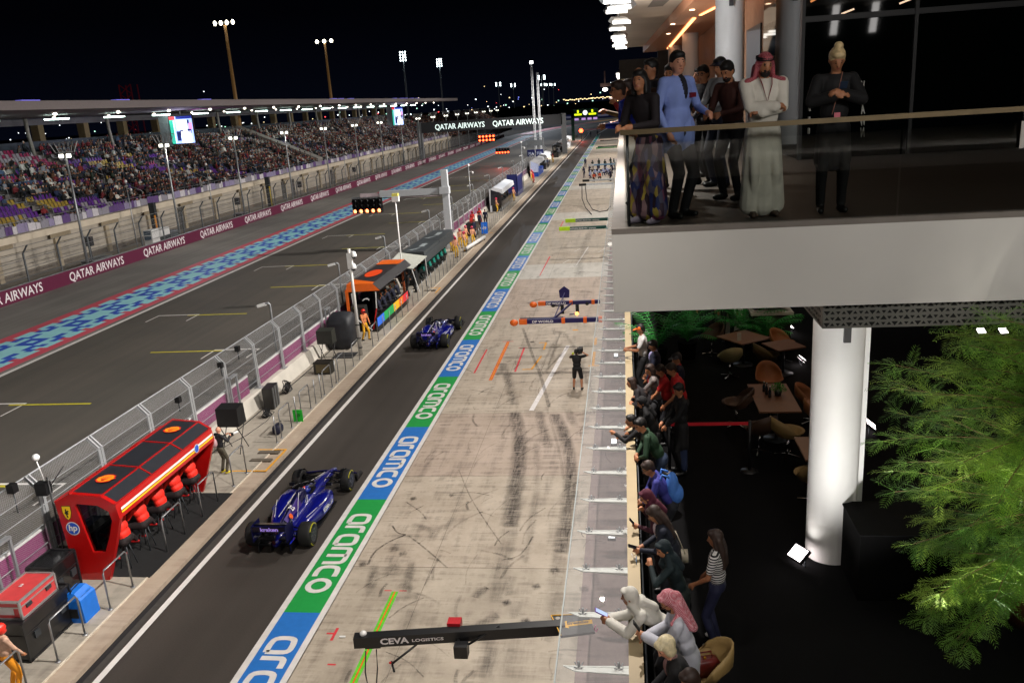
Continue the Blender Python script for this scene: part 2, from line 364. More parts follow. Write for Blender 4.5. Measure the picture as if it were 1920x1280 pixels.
def step_slab(y,x0=-13.75,x1=-12.95):
    o=MB(); o.box(x0,x1,y,y+.22,.14,.19,mat('step_dark_concrete','#5a5247',.9)); return o
g=MB()
for yy in (26.55,27.25,54.6): g.box(-13.75,-12.95,yy,yy+.22,.10,.185,mat('step_dark_concrete','#5a5247',.9))
struct('platform_steps',g)
# apron slabs
jo=[-20,2,8,14,19.8,25.6,31.5,37.2,41.2,47,52.4,58.05,63.45,70,76,82,88,93.9,100,106,112,118,124,130,136,142,148,154,160,170,180,190,200,212,224,236,250,268]
kk=[0,3,0,3,0,1,0,3,0,1,1,2,0,3,0,0,2,0,3,0,0,2,0,3,1,0,0,3,0,1,0,0,3,0,0,0,0]
g=MB(); dk=mat('joint_filler','#756b60',.9)
for i in range(len(jo)-1):
    g.rect(-7.72,1.0,jo[i]+.012,jo[i+1]-.012,0,K[kk[i]])
g.rect(-7.72,1.0,-20,268,-.006,dk)
g.rect(-1.35,1.0,-20,70,.0025,concrete('threshold_concrete','#7d6a66','#96837e','#5f5452')); struct('pit_apron',g)  # reddish strip below the canopy, painted for the garage reflections in its glass
g=MB(); 
for xx in (-5.5,): g.rect(xx,xx+.010,-20,268,Z*.5,dk)
struct('apron_joints',g)
# tape and painted marks of the pit boxes
tg=mat('green_tape','#5fc52c',.5); to=mat('orange_tape','#e0601c',.5); tr=mat('red_tape','#d3353f',.5); ty=mat('amber_tape','#d9961d',.5)
g=MB()
g.rect(-6.29,-6.11,12,18.6,Z,tg); g.rect(-6.22,-6.18,12,18.6,2*Z,to); g.rect(-6.5,-6.3,18.62,18.66,Z,tr); g.rect(-6.1,-5.9,18.62,18.66,Z,tr)
g.rect(-7.25,-7.18,16.5,17.0,Z,tr); g.rect(-7.42,-7.25,16.74,16.8,Z,tr); g.rect(-7.0,-6.8,15.6,15.65,Z,tr)
g.rect(-6.36,-6.2,35.7,42,Z,to); g.rect(-6.3,-6.26,35.7,42,2*Z,ty); g.rect(-7.26,-7.18,36.8,40.7,Z,tr); g.rect(-5.34,-5.25,36.9,40.8,Z,tr); g.rect(-5.6,-5.1,40.8,40.86,Z,tr);g.rect(-6.6,-6,42.02,42.08,Z,tr)
g.quad((-4.6,37.2,Z),(-4.5,37.2,Z),(-4.23,39.3,Z),(-4.33,39.3,Z),ty); g.rect(-5.0,-4.5,37.15,37.25,Z,ty); g.rect(-4.3,-4.2,40.4,41.6,Z,ty); g.rect(-4.6,-4.2,41.6,41.7,Z,ty)
g.rect(-1.75,-1.62,37.6,39.8,Z,ty); g.rect(-1.75,-1.62,41,42.3,Z,ty); g.rect(-1.9,-1.4,37.5,37.6,Z,ty); g.rect(-3,-2.7,43.9,44.1,Z,ty)
for (a,b) in (((-3.99,31.75),(-3.07,41.0)),):
    g.quad((a[0]-.1,a[1],Z),(a[0]+.1,a[1],Z),(b[0]+.1,b[1],Z),(b[0]-.1,b[1],Z),mat('white_box_line','#e0dcda',.6))
g.quad((-3.85,62.2,Z),(-3.75,62.2,Z),(-3.1,70.8,Z),(-3.2,70.8,Z),W_paint); g.rect(-4.3,-3.6,62.0,62.25,Z,W_paint)
g.quad((-6.26,59.1,Z),(-6.2,59.1,Z),(-6.06,66.7,Z),(-6.18,66.7,Z),tr); g.rect(-6.45,-6.35,81,87,Z,tr)
for (xa,ya) in ((-4.9,63.6),(-4.3,68.5),(-2.3,67.8)): g.quad((xa,ya,Z),(xa+.08,ya,Z),(xa+.5,ya+1.3,Z),(xa+.42,ya+1.3,Z),W_paint)
struct('pit_box_markings',g)
# tyre marks
def rubber(name,a):
    m=bpy.data.materials.new(name); m.use_nodes=True; t=m.node_tree; b=t.nodes['Principled BSDF']; b.inputs['Base Color'].default_value=lin('#3a3432'); b.inputs['Roughness'].default_value=.6
    tc=N(t,'ShaderNodeTexCoord'); mp=N(t,'ShaderNodeMapping'); mp.inputs['Scale'].default_value=(9,.9,1); t.links.new(tc.outputs['Object'],mp.inputs[0])
    n=N(t,'ShaderNodeTexNoise',i_Scale=1,i_Detail=8,i_Roughness=.8); t.links.new(mp.outputs[0],n.inputs['Vector'])
    mp2=N(t,'ShaderNodeMapping'); mp2.inputs['Scale'].default_value=(1.5,8,1); t.links.new(tc.outputs['Object'],mp2.inputs[0])
    n2=N(t,'ShaderNodeTexNoise',i_Scale=1,i_Detail=6,i_Roughness=.8); t.links.new(mp2.outputs[0],n2.inputs['Vector'])
    ad=N(t,'ShaderNodeMath',operation='ADD'); t.links.new(n.outputs['Fac'],ad.inputs[0]); t.links.new(n2.outputs['Fac'],ad.inputs[1])
    mr=N(t,'ShaderNodeMapRange'); mr.inputs[1].default_value=.8; mr.inputs[2].default_value=1.2; mr.inputs[3].default_value=0; mr.inputs[4].default_value=a; t.links.new(ad.outputs[0],mr.inputs[0])
    at=N(t,'ShaderNodeAttribute'); at.attribute_name='edge'; mu=N(t,'ShaderNodeMath',operation='MULTIPLY'); t.links.new(mr.outputs[0],mu.inputs[0]); t.links.new(at.outputs['Fac'],mu.inputs[1]); t.links.new(mu.outputs[0],b.inputs['Alpha']); return m
RB=[rubber('tyre_rubber_stain_%s'%k,v) for k,v in (('faint',.3),('medium',.55),('heavy',.85))]
MK=[([(-6.14, 38.33), (-5.66, 36.65), (-5.17, 34.38), (-4.8, 32.36)],0.35,0.60),([(-4.7, 31.62), (-4.31, 29.99), (-3.9, 26.97), (-3.77, 24.45), (-3.63, 21.99)],0.42,0.90),([(-3.63, 21.99), (-3.58, 19.92), (-3.54, 18.16)],0.40,0.45),([(-3.69, 31.7), (-3.4, 29.96), (-2.93, 27.89)],0.30,0.50),([(-3.01, 31.37), (-2.38, 28.87), (-2.02, 26.06), (-1.93, 23.34), (-2.03, 20.5)],0.35,0.85),([(-2.03, 20.5), (-2.01, 18.44), (-2.04, 17.1)],0.35,0.40),([(-5.82, 44.7), (-4.66, 39.08), (-3.93, 35.77), (-3.28, 31.99)],0.15,0.50),([(-3.82, 41.84), (-4.03, 38.6), (-4.15, 36.55)],0.12,0.40),([(-3.36, 43.34), (-2.44, 39.35), (-1.87, 34.91)],0.18,0.45),([(-1.96, 37.19), (-1.59, 33.51), (-1.46, 31.02)],0.30,0.40),([(-3.47, 28.39), (-3.07, 25.23), (-3.02, 22.99), (-2.93, 19.93)],0.20,0.30),([(-3.2, 31.08), (-2.51, 27.4), (-2.25, 25.23)],0.10,0.40),([(-6.55, 20.14), (-6.59, 19.19)],0.28,0.60),([(-7.13, 20.07), (-6.84, 18.3)],0.24,0.55),([(-6.12, 20.29), (-5.92, 18.45)],0.22,0.55),([(-6.37, 17.17), (-6.49, 15.83), (-6.41, 15.01)],0.20,0.35),([(-5.53, 17.87), (-5.54, 16.56), (-5.45, 15.05)],0.30,0.45),([(-4.83, 16.29), (-4.85, 15.08)],0.30,0.40),([(-3.25, 16.65), (-3.33, 15.15)],0.30,0.60),([(-2.88, 16.66), (-2.92, 15.17)],0.25,0.40),([(-1.28, 17.13), (-1.3, 16.14)],0.30,0.30),([(-2.49, 31.95), (-2.18, 29.92)],0.30,0.50),([(-7.23, 22.12), (-6.94, 21.63), (-6.65, 21.57)],0.05,0.80),([(-6.65, 21.57), (-7.06, 21.16), (-7.36, 20.56), (-7.31, 19.84)],0.06,0.80),([(-6.59, 21.54), (-5.84, 20.73), (-5.03, 19.75)],0.05,0.50),([(-5.93, 26.1), (-5.2, 24.07), (-4.53, 22.64), (-3.74, 21.06)],0.04,0.50),([(-5.42, 19.88), (-5.5, 18.58)],0.04,0.60),([(-2.87, 21.52), (-3.02, 20.77), (-3.19, 20.34), (-3.62, 20.19)],0.05,0.60),([(-7.22, 23.7), (-6.52, 22.98), (-6.24, 22.46)],0.05,0.50),([(-6.48, 23.51), (-6.99, 22.8)],0.05,0.50),([(-7.04, 34.49), (-6.38, 34.1), (-5.64, 33.85)],0.05,0.60),([(-7.85, 37.61), (-7.19, 36.75)],0.05,0.50),([(-3.2, 80.48), (-3.68, 68.87), (-3.37, 58.03)],0.50,0.30)]
for (x,y) in [(-6.48,20.48),(-7.47,19.9),(-3.2,18.17),(-2.64,17.4),(-1.29,18.82),(-2.11,19.68),(-5.77,24.15),(-7.0,23.88),(-5,41.8),(-4.2,41.9),(-2.53,18.91)]:
    MK.append(([(x-.12,y-.06),(x+.12,y+.08)],.2,.9))
for k in range(190):
    x=random.uniform(-7.5,-.6); y=14+abs(random.gauss(0,28)); a=random.uniform(-.5,.5)+(0 if random.random()<.7 else 1.57); L_=random.uniform(.3,1.8)
    MK.append(([(x,y),(x+math.sin(a)*L_*.5,y+math.cos(a)*L_*.5),(x+math.sin(a+.2)*L_,y+math.cos(a+.2)*L_)],random.choice([.03,.05,.08,.22]),random.choice([.3,.3,.5])))
def ribbon(name,MK,z0):
    V=[];F=[];E_=[];MI=[]
    for j,(pts,wd,d) in enumerate(MK):
        P=[Vector(p) for p in (smooth(pts,2) if len(pts)>2 else pts)]
        if len(P)==2: P=[P[0],P[0].lerp(P[1],.3),P[0].lerp(P[1],.7),P[1]]
        n=len(P); o=len(V); z=z0+.0012*(j%4)
        for i,p in enumerate(P):
            d_=(P[min(i+1,n-1)]-P[max(i-1,0)]).normalized(); nn=Vector((-d_.y,d_.x)); e=0 if i in(0,n-1) else 1
            for k,ww in enumerate((-.8,-.22,.22,.8) if wd>.15 else (-.65,-.35,.35,.65)): q=p+nn*(wd*ww); V.append((q.x,q.y,z)); E_.append(e if k in(1,2) else 0.0)
        for i in range(n-1):
            for k in range(3): F.append([o+i*4+k,o+i*4+k+1,o+(i+1)*4+k+1,o+(i+1)*4+k]); MI.append(0 if d<.47 else 1 if d<.7 else 2)
    me=bpy.data.meshes.new(name); me.from_pydata(V,[],F); [me.materials.append(m) for m in RB]; me.polygons.foreach_set('material_index',MI)
    a=me.attributes.new('edge','FLOAT','POINT'); a.data.foreach_set('value',E_); return tag(link(name,me),kind='structure')
ribbon('apron_tyre_marks',MK,.010)
# ================================================================= grandstand, fences, boards, masts
M=mat
STEEL=M('galvanised_steel','#9a9da0',.45,.6,noise=.1); DST=M('dark_steel','#3b3f43',.5,.5); BLK=M('black_plastic','#0c0c0e',.5,noise=.2); WHT=M('white_plastic','#d8d8d6',.45,noise=.05)
BEIGE=M('beige_render','#aca395',.85,noise=.14,scale=.6,detail=8); BEIGE2=M('beige_lintel_render','#cbbfab',.85,noise=.1,scale=.8); GREY=M('grey_metal','#7b7d80',.5,.3)
gs=thing('grandstand','long roofed concrete grandstand packed with spectators across the race track','grandstand',(-53.2,60,0))
def gb(mb,name,m=None,parent=gs,off=(53.2,-60,0)):
    mb.v=[(p[0]+off[0],p[1]+off[1],p[2]+off[2]) for p in mb.v]; return mb.build(name,m,parent)
g=MB(); g.box(-53.6,-53.2,20,262,0,3.1,BEIGE)
for y in range(24,262,8): g.box(-53.2,-52.95,y,y+.55,0,3.1,M('wall_pilaster_render','#a89a82',.85,noise=.12,scale=1))
g.box(-53.25,-53.19,20,262,0,.5,M('wall_plinth_render','#6f665a',.9))
gb(g,'wall')
g=MB(); g.box(-53.7,-52.85,20,262,3.1,3.7,BEIGE2)
for y in range(22,262,8): g.box(-52.85,-52.8,y+1.2,y+4.2,2.75,3.12,M('lintel_recess','#8c7f69',.9))
gb(g,'wall_lintel')
for y in (31,59.5,95,127,131,150,176): g=MB(); g.box(-53.19,-53.12,y,y+1.3,0.02,2.6); gb(g,'service_door',M('grey_service_door','#4b4a47',.6))
g=MB(); nrow=17; RX,RZ=.88,.40; X0,ZB=-54.6,3.75
for r in range(nrow): g.box(X0-RX*(r+1),X0-RX*r,20,262,ZB-.6,ZB+RZ*r)
g.box(-54.6,-53.7,20,262,3.2,3.5); gb(g,'seating_tiers',M('tier_concrete','#77726f',.85,noise=.15,scale=1))
AIS=[44,60,76,92,108,124,140,156,172,188,204,220,236,252]
for a in AIS:
    g=MB()
    for r in range(nrow): 
        for k in (0,1): g.box(X0-RX*(r+1)+k*RX/2,X0-RX*r-.0-(0 if k==0 else 0),a-.65,a+.65,ZB+RZ*(r-1)+.02,ZB+RZ*r-.2*(1-k)+.012+ (0 if k else 0))
    gb(g,'aisle_steps',M('aisle_concrete','#8f8b8b',.85))
for a in AIS:
    for r in (1,6,11):
        g=MB()
        p0=(X0-RX*r,a,ZB+RZ*r+.95); p1=(X0-RX*(r+3),a,ZB+RZ*(r+3)+.95); g.tube([p0,p1],.03); g.tube([p0,(p0[0],a,p0[2]-.95)],.03); g.tube([p1,(p1[0],a,p1[2]-.95)],.03)
        gb(g,'aisle_rail',STEEL)
# wall that cuts through the tiers
g=MB(); g.add([(-54.6,148.5,3.7),(-69.5,148.5,3.7),(-69.5,148.5,11.4),(-54.6,148.5,4.9),(-54.6,151,3.7),(-69.5,151,3.7),(-69.5,151,11.4),(-54.6,151,4.9)],[[0,1,2,3],[4,7,6,5],[3,2,6,7],[0,3,7,4]]); gb(g,'vomitory_wall',M('vomitory_concrete','#8d8781',.85))
# front balustrade with banners
g=MB(); 
for z in (4.05,4.4,4.75): g.tube([(-53.5,20,z),(-53.5,262,z)],.025,None,5)
for y in range(20,262,2): g.tube([(-53.5,y,3.7),(-53.5,y,4.75)],.03,None,5)
gb(g,'front_railing',STEEL)
g=MB(); bc=[M('banner_cloth_'+k,v,.8) for k,v in (('white','#c6c2c8'),('lilac','#8f86a6'),('purple','#5d4479'),('grey','#8b8893'))]
y=20
while y<261:
    l=random.uniform(.35,1.6); g.quad((-53.46,y,3.75),(-53.46,y+l,3.75),(-53.47,y+l,4.1+random.uniform(.2,.5)),(-53.47,y,4.1+random.uniform(.2,.5)),random.choice(bc)); y+=l+.05
gb(g,'front_banners')
# back wall with openings, columns
XB=X0-RX*nrow
ZT=ZB+RZ*(nrow-1)
g=MB(); g.box(XB-.4,XB,20,262,ZT-.5,ZT+1.2)
gb(g,'back_parapet',M('back_parapet_metal','#2b3540',.6))
for i,y in enumerate(range(24,262,9)): g=MB(); g.box(XB-1.2,XB-.2,y,y+1.0,ZT,14.1); gb(g,'back_pier',M('sand_pier_render','#6f6045',.85))
g=MB()
g.box(XB-.6,XB-.1,20,262,13.2,14.1)
gb(g,'back_beam',M('back_beam_paint','#5b5a60',.8))
for y in range(28,262,16): g=MB(); g.tube([(XB+1.6,y,ZT-1),(XB+1.3,y,ZT+2),(XB+1.3,y,14.1)],.22,None,10); gb(g,'roof_column',M('column_paint','#8a8781',.6))
g=MB(); g.add([(-50,20,14.15),(-50,263,14.15),(XB-2,263,14.0),(XB-2,20,14.0),(-50,20,14.9),(-50,263,14.9),(XB-2,263,15.3),(XB-2,20,15.3)],[[0,1,2,3],[4,7,6,5],[0,4,5,1],[1,5,6,2],[2,6,7,3],[3,7,4,0]]); rf=gb(g,'roof',M('roof_paint','#8d8382',.7,noise=.06))
for y in (24,33,62,68,82,100,148,152,158,190,196,200,206,212): g=MB(); g.box(-51,-50.4,y,y+(9 if y==24 else 2.4),14.92,14.99); gb(g,'roof_edge_light',M('blue_strip_light','#8f86ff',.5,emit=.5,ecol='#7f78ff',noise=0))
# under-roof lamps
for i,y in enumerate(range(54,262,11)):
    g=MB(); g2=MB(); g3=MB()
    for k in range(4): g.box(-62.3+k*.2,-61.9+k*.2,y+k*.75,y+.62+k*.75,13.55,13.68)
    g2.ell((-56,y+4,13.95),(.2,.2,.12)); g3.ell((-66,y+7,13.9),(.16,.16,.1))
    gb(g,'roof_floodlight',M('cool_lamp_glass','#ffffff',.5,emit=14,ecol='#d9fff2',noise=0)); [gb(q,'roof_downlight',M('warm_lamp_glass','#ffffff',.5,emit=9,ecol='#fff3e0',noise=0)) for q in (g2,g3)]
for y in range(50,262,26): add_spot((-60,y+1,13.5),(-61,y+2,5),650,col=(.88,1,.97),size=R_(150),blend=.6,rad=.5)
# ---- seats: 300 nearest are their own objects
SEATC=[M('seat_plastic_'+k,v,.5,noise=.05) for k,v in (('purple','#582680'),('yellow','#9a8234'),('white','#8d8890'),('magenta','#8a1f4c'))]
def seat_mb(mb,x,y,z,m):
    mb.box(x-.36,x+.02,y-.21,y+.21,z+.40,z+.45,m)
    vs=[(x-.36,y-.21,z+.42),(x-.36,y+.21,z+.42),(x-.50,y+.19,z+.85),(x-.50,y-.19,z+.85),(x-.40,y-.21,z+.42),(x-.40,y+.21,z+.42),(x-.54,y+.19,z+.85),(x-.54,y-.19,z+.85)]
    mb.add(vs,[[0,1,2,3],[7,6,5,4],[3,2,6,7],[0,3,7,4],[1,5,6,2]],m)
seat_me=[]
for m in SEATC:
    s=MB(); seat_mb(s,.3,0,0,m); seat_me.append(s.mesh('stadium_seat'))
SEATS=[];occ=[]
for r in range(nrow-1):
    y=51.5-r*.2
    while y<258:
        y+=.56
        if min(abs(y-a) for a in AIS)<.95 or 147.8<y<151.6: continue
        if y>120: c=2 if random.random()<.8 else 0
        else:
            v=math.sin(y*.55+r*1.1)+math.sin(y*.21-r*.7)
            c=1 if v>.75 else (0 if v>-1.0 or r<8 else 3)
            if r>11: c=3 if random.random()<.4 else 2 if y>75 else 0
            if r<2 and random.random()<.4: c=2
        dens=.12 if y<74 else .42 if y<95 else .78 if y<125 else .9
        dens*= (1.0 if r<9 else .9)
        cl=math.sin(y*.35+r*.9)*.5+math.sin(y*.13+r*.35+1)*.5
        o=(random.random()<min(.97,max(.03,dens+cl*.8-(.12 if y<80 else 0))))
        SEATS.append((X0-RX*r-.1,y,ZB+RZ*r,c,o,r))
near=sorted([s for s in SEATS if 52<s[1] and not s[4]],key=lambda s:s[1]-(s[0]+54)*.1)[:300]
ns=set(id(s) for s in near)
for s in near:
    o=link('stadium_seat',seat_me[s[3]],None,(s[0]-.3,s[1],s[2]))
    tag(o,{0:'empty purple plastic seat on the lower grandstand tiers',1:'empty yellow plastic seat on the grandstand tiers',2:'empty pale grey plastic seat on the grandstand tiers',3:'empty magenta plastic seat high on the grandstand tiers'}[s[3]],'seat',{0:'purple grandstand seats',1:'yellow grandstand seats',2:'pale grandstand seats',3:'magenta grandstand seats'}[s[3]])
g=MB()
for s in SEATS:
    if id(s) in ns or s[4]: continue
    seat_mb(g,s[0],s[1],s[2],SEATC[s[3]])
tag(g.build('stadium_seats',recalc=False),'rows of empty plastic seats farther along the grandstand','seats',kind='stuff')
# ---- spectators
CLO=['#1a1a1e','#17191f','#23232a','#101013','#2c2a2e','#8b8984','#b3b0ac','#6d2026','#7c2226','#31435e','#1e2a4a','#5b5148','#3d2f2a','#6f6a66','#101820','#5a3a28','#2a3528','#7a7f8a','#d0ccc4','#4a1730']
CM=[M('spectator_cloth_%d'%i,c,.8,noise=0) for i,c in enumerate(CLO)]
SKN=[M('skin_tone_'+k,c,.55,noise=.04,scale=20) for k,c in (('light','#c98f73'),('mid','#a9714f'),('tan','#8b5a3d'),('deep','#5a3826'))]
HAIRM=M('black_hair','#0d0a09',.6,noise=.2,scale=30); HAIRB=M('brown_hair','#2b1a12',.6,noise=.2,scale=30)
def spectator(mb,x,y,z,top,leg,skin,hair,v):
    # faces +x (towards the track)
    ln=[0,.06,-.04,.12][v%4]; tw=[-.03,.02,.04,0][v%4]
    mb.add([(x-.13,y-.2,z+.45),(x+.1,y-.2,z+.45),(x+.1,y+.2,z+.45),(x-.13,y+.2,z+.45),(x-.15+ln,y-.23+tw,z+.98),(x+.08+ln,y-.23+tw,z+.98),(x+.08+ln,y+.23+tw,z+.98),(x-.15+ln,y+.23+tw,z+.98),(x-.08+ln,y-.08,z+1.07),(x+.03+ln,y-.08,z+1.07),(x+.03+ln,y+.08,z+1.07),(x-.08+ln,y+.08,z+1.07)],[[0,1,5,4],[1,2,6,5],[2,3,7,6],[3,0,4,7],[4,5,9,8],[5,6,10,9],[6,7,11,10],[7,4,8,11],[8,9,10,11]],top,True)
    for s in (-1,1):
        mb.bar((x-.02,y+s*.11,z+.5),(x+.42,y+s*.13,z+.52),.15,.15,leg); mb.bar((x+.42,y+s*.13,z+.54),(x+.42,y+s*.13,z+.04),.12,.12,leg)
        mb.bar((x+ln-.02,y+s*.25,z+.95),(x+.1,y+s*.27,z+.66),.09,.09,top); mb.bar((x+.1,y+s*.27,z+.67),(x+.34,y+s*(.1 if v%2 else .18),z+(.62 if v<3 else .85)),.07,.07,skin if v==1 else top)
    mb.ell((x+ln,y,z+1.2),(.095,.08,.12),skin,7,5); mb.ell((x+ln-.02,y,z+1.235),(.105,.09,.105),hair,7,4)
SPM=[]
for i in range(26):
    s=MB(); spectator(s,0,0,0,CM[i%len(CM)],CM[random.choice([0,1,2,3,4,9])],SKN[random.choice([0,1,1,2,2,3])],random.choice([HAIRM,HAIRM,HAIRB,CM[6],CM[8],CM[3]]),i%4); SPM.append((s,s.mesh('spectator')))
occd=sorted([s for s in SEATS if s[4] and s[1]>52],key=lambda s:s[1]-(s[0]+54)*.1)
for s in occd[:185]:
    o=link('person',random.choice(SPM)[1],None,(s[0]-.02,s[1],s[2])); o.rotation_euler=(0,0,random.uniform(-.5,.7)); tag(o,'spectator sitting in the crowd on the near part of the grandstand','person','spectators seated in the grandstand crowd')
g=MB()
for s in occd[185:]:
    mb=random.choice(SPM)[0]; a=random.uniform(-.4,.7); ca,sa=math.cos(a),math.sin(a); st=.35 if random.random()<.12 else 0
    o=len(g.v); g.v+=[(s[0]-.02+p[0]*ca-p[1]*sa,s[1]+p[0]*sa+p[1]*ca,s[2]+p[2]*(1+st)) for p in mb.v]
    for m in mb.mats: g.mi(m)
    ix=[g.mats.index(m) for m in mb.mats]; g.f+=[[k+o for k in f] for f in mb.f]; g.m+=[ix[k] for k in mb.m]; g.sm+=mb.sm
tag(g.build('spectator_crowd',recalc=False),'dense crowd of seated spectators filling the far grandstand tiers','crowd',kind='stuff')
# ---- second, open grandstand farther on
g2=thing('grandstand','dark open grandstand beyond the end of the roofed one','grandstand',(-54,270,0))
g=MB()
for r in range(14): g.box(-55-.95*(r+1),-55-.95*r,270,430,.0,2.9+.5*r)
gb(g,'seating_tiers',M('tier_concrete','#77726f'),g2,(54,-270,0))
g=MB()
for r in range(14):
    y=271
    while y<430:
        y+=random.uniform(.6,1.3); x=-55-.95*r-.5; z=2.9+.5*r; m=random.choice(CM); g.box(x-.12,x+.12,y-.2,y+.2,z,z+.75,m); g.ell((x,y,z+.88),(.12,.12,.14),random.choice(SKN+[HAIRM]),5,4)
tag(g.build('spectator_crowd',recalc=False),'distant crowd on the open grandstand beyond the roofed one','crowd',kind='stuff')
# ---- screens under the roof
def screenpic(mb,x0,x1,z0,z1,y):
    e=lambda n,c,s: M('screen_'+n,c,.5,emit=s,ecol=c,noise=0)
    W=x1-x0;H=z1-z0; q=lambda a,b,c,d,m,k=0: mb.quad((x0+a*W,y-.01-k*.004,z0+c*H),(x0+b*W,y-.01-k*.004,z0+c*H),(x0+b*W,y-.01-k*.004,z0+d*H),(x0+a*W,y-.01-k*.004,z0+d*H),m)
    q(0,1,0,1,e('pale_blue','#9db4f2',1.7)); q(0,.16,0,.88,e('teal','#35b59a',1.1),1); q(0,.25,.88,1,e('red','#d2303c',1.2),1); q(.3,1,.9,1,e('navy','#2733a0',.8),1)
    for k in range(14): q(.16,.19,.03+k*.06,.06+k*.06,e('white','#f5f7ff',2.6),2)
    for (a,b,c,d,n,cc,s) in ((.3,.75,.5,.86,'white','#f5f7ff',2.6),(.45,.9,.02,.45,'white','#f5f7ff',2.6),(.25,.42,.1,.45,'dark_blue','#26306e',.7),(.42,.55,.3,.5,'dark_blue','#26306e',.7),(.75,.92,.35,.52,'dark_blue','#26306e',.7),(.82,.97,.5,.75,'pink','#e59bd0',1.3),(.85,.97,.1,.25,'pale_blue','#9db4f2',1.7),(.78,.86,.72,.86,'dark_blue','#26306e',.7)): q(a,b,c,d,e(n,cc,s),3)
for (y,x0,x1,z0,z1,lb) in ((112,-61.7,-58.4,9.7,13.3,'nearer of the two bright video screens hung under the grandstand roof'),(228,-61.5,-58.6,8.6,13.2,'farther of the two bright video screens hung under the grandstand roof')):
    t=thing('video_screen',lb,'screen',((x0+x1)/2,y,z0)); off=(-(x0+x1)/2,-y,-z0)
    g=MB(); g.box(x0-.1,x1+.1,y,y+.4,z0-.1,z1+.1); gb(g,'housing',BLK,t,off); g=MB(); screenpic(g,x0,x1,z0,z1,y); gb(g,'display',None,t,off)
    g=MB(); g.tube([((x0+x1)/2,y+.2,z1),((x0+x1)/2,y+.2,14.1)],.1); g.box(x0-1.6,x0-.2,y+.1,y+.5,z0-.3,z1+.3,M('screen_side_panel','#8a8a90',.6)); gb(g,'bracket',STEEL,t,off)
    l=add_area(((x0+x1)/2,y-.3,(z0+z1)/2),((x0+x1)/2,y-10,8),260,2.5,3,(.72,.6,1)); 
    add_spot(((x0+x1)/2+1.5,y+1,z1-.6),((x0+x1)/2+3,y+5,16),420,col=(.75,.2,.9),size=R_(130))
# ---- advertising board along the far edge
MAR=M('maroon_banner','#5c1236',.6,noise=.05); TXW=M('white_lettering','#e6e1e3',.6,noise=0)
PUR=M('purple_banner','#7d2f5f',.6,noise=.06)
t=thing('trackside_board','long maroon advertising board with white airline lettering at the foot of the far fence','board',(-45.8,60,0))
g=MB(); g.box(-46.0,-45.8,-20,332,0,1.12); gb(g,'board_panel',MAR,t,(45.8,-60,0))
g=MB(); g.box(-46.05,-45.78,-20,332,1.12,1.16); gb(g,'top_edge',STEEL,t,(45.8,-60,0))
y=63.3-11.3*2-.3
while y<325:
    g=MB(); addtext(g,'QATAR AIRWAYS',1.02,(-45.79,y,.2),(0,1,0),(0,0,1),None,.012,.98,'LEFT'); y+=11.3; gb(g,'lettering',TXW,t,(45.8,-60,0))
# ---- far fence
def fencemesh(name,sp=.09,wd=.1,col='#8e9094',ax='y'):
    m=bpy.data.materials.new(name); MATS[name]=m; m.use_nodes=True; t=m.node_tree; b=t.nodes['Principled BSDF']; b.inputs['Base Color'].default_value=lin(col); b.inputs['Metallic'].default_value=.3; b.inputs['Roughness'].default_value=.5
    tc=N(t,'ShaderNodeTexCoord'); s=N(t,'ShaderNodeSeparateXYZ'); t.links.new(tc.outputs['Object'],s.inputs[0]); o=[]
    for sg in (1,-1):
        a=N(t,'ShaderNodeMath',operation='MULTIPLY_ADD'); a.inputs[1].default_value=sg; t.links.new(s.outputs['Z'],a.inputs[0]); t.links.new(s.outputs['Y'],a.inputs[2])
        d=N(t,'ShaderNodeMath',operation='DIVIDE'); d.inputs[1].default_value=sp; t.links.new(a.outputs[0],d.inputs[0]); f=N(t,'ShaderNodeMath',operation='FRACT'); t.links.new(d.outputs[0],f.inputs[0])
        l=N(t,'ShaderNodeMath',operation='LESS_THAN'); l.inputs[1].default_value=wd; t.links.new(f.outputs[0],l.inputs[0]); o.append(l)
    mx=N(t,'ShaderNodeMath',operation='MAXIMUM'); t.links.new(o[0].outputs[0],mx.inputs[0]); t.links.new(o[1].outputs[0],mx.inputs[1]); t.links.new(mx.outputs[0],b.inputs['Alpha']); return m
t=thing('debris_fence','tall wire debris fence with bent posts behind the maroon board','fence',(-46.6,60,0))
for y in np.arange(47,330,4.1)[:70]:
    g=MB(); g.bar((-46.6,y,0),(-46.6,y,3.3),.1,.13); g.bar((-46.6,y,3.25),(-46.1,y,3.9),.08,.11); gb(g,'fence_post',M('dull_steel','#6d7174',.5,.5),t,(46.6,-60,0))
g=MB()
for z in (1.4,2.1,2.75,3.3): g.tube([(-46.6,40,z),(-46.6,330,z)],.022,None,4)
g.tube([(-46.1,40,3.9),(-46.1,330,3.9)],.022,None,4); gb(g,'fence_cables',GREY,t,(46.6,-60,0))
g=MB(); g.quad((-46.62,40,1.1),(-46.62,330,1.1),(-46.62,330,3.3),(-46.62,40,3.3)); gb(g,'wire_mesh',fencemesh('far_fence_wire',.12,.06),t,(46.6,-60,0))
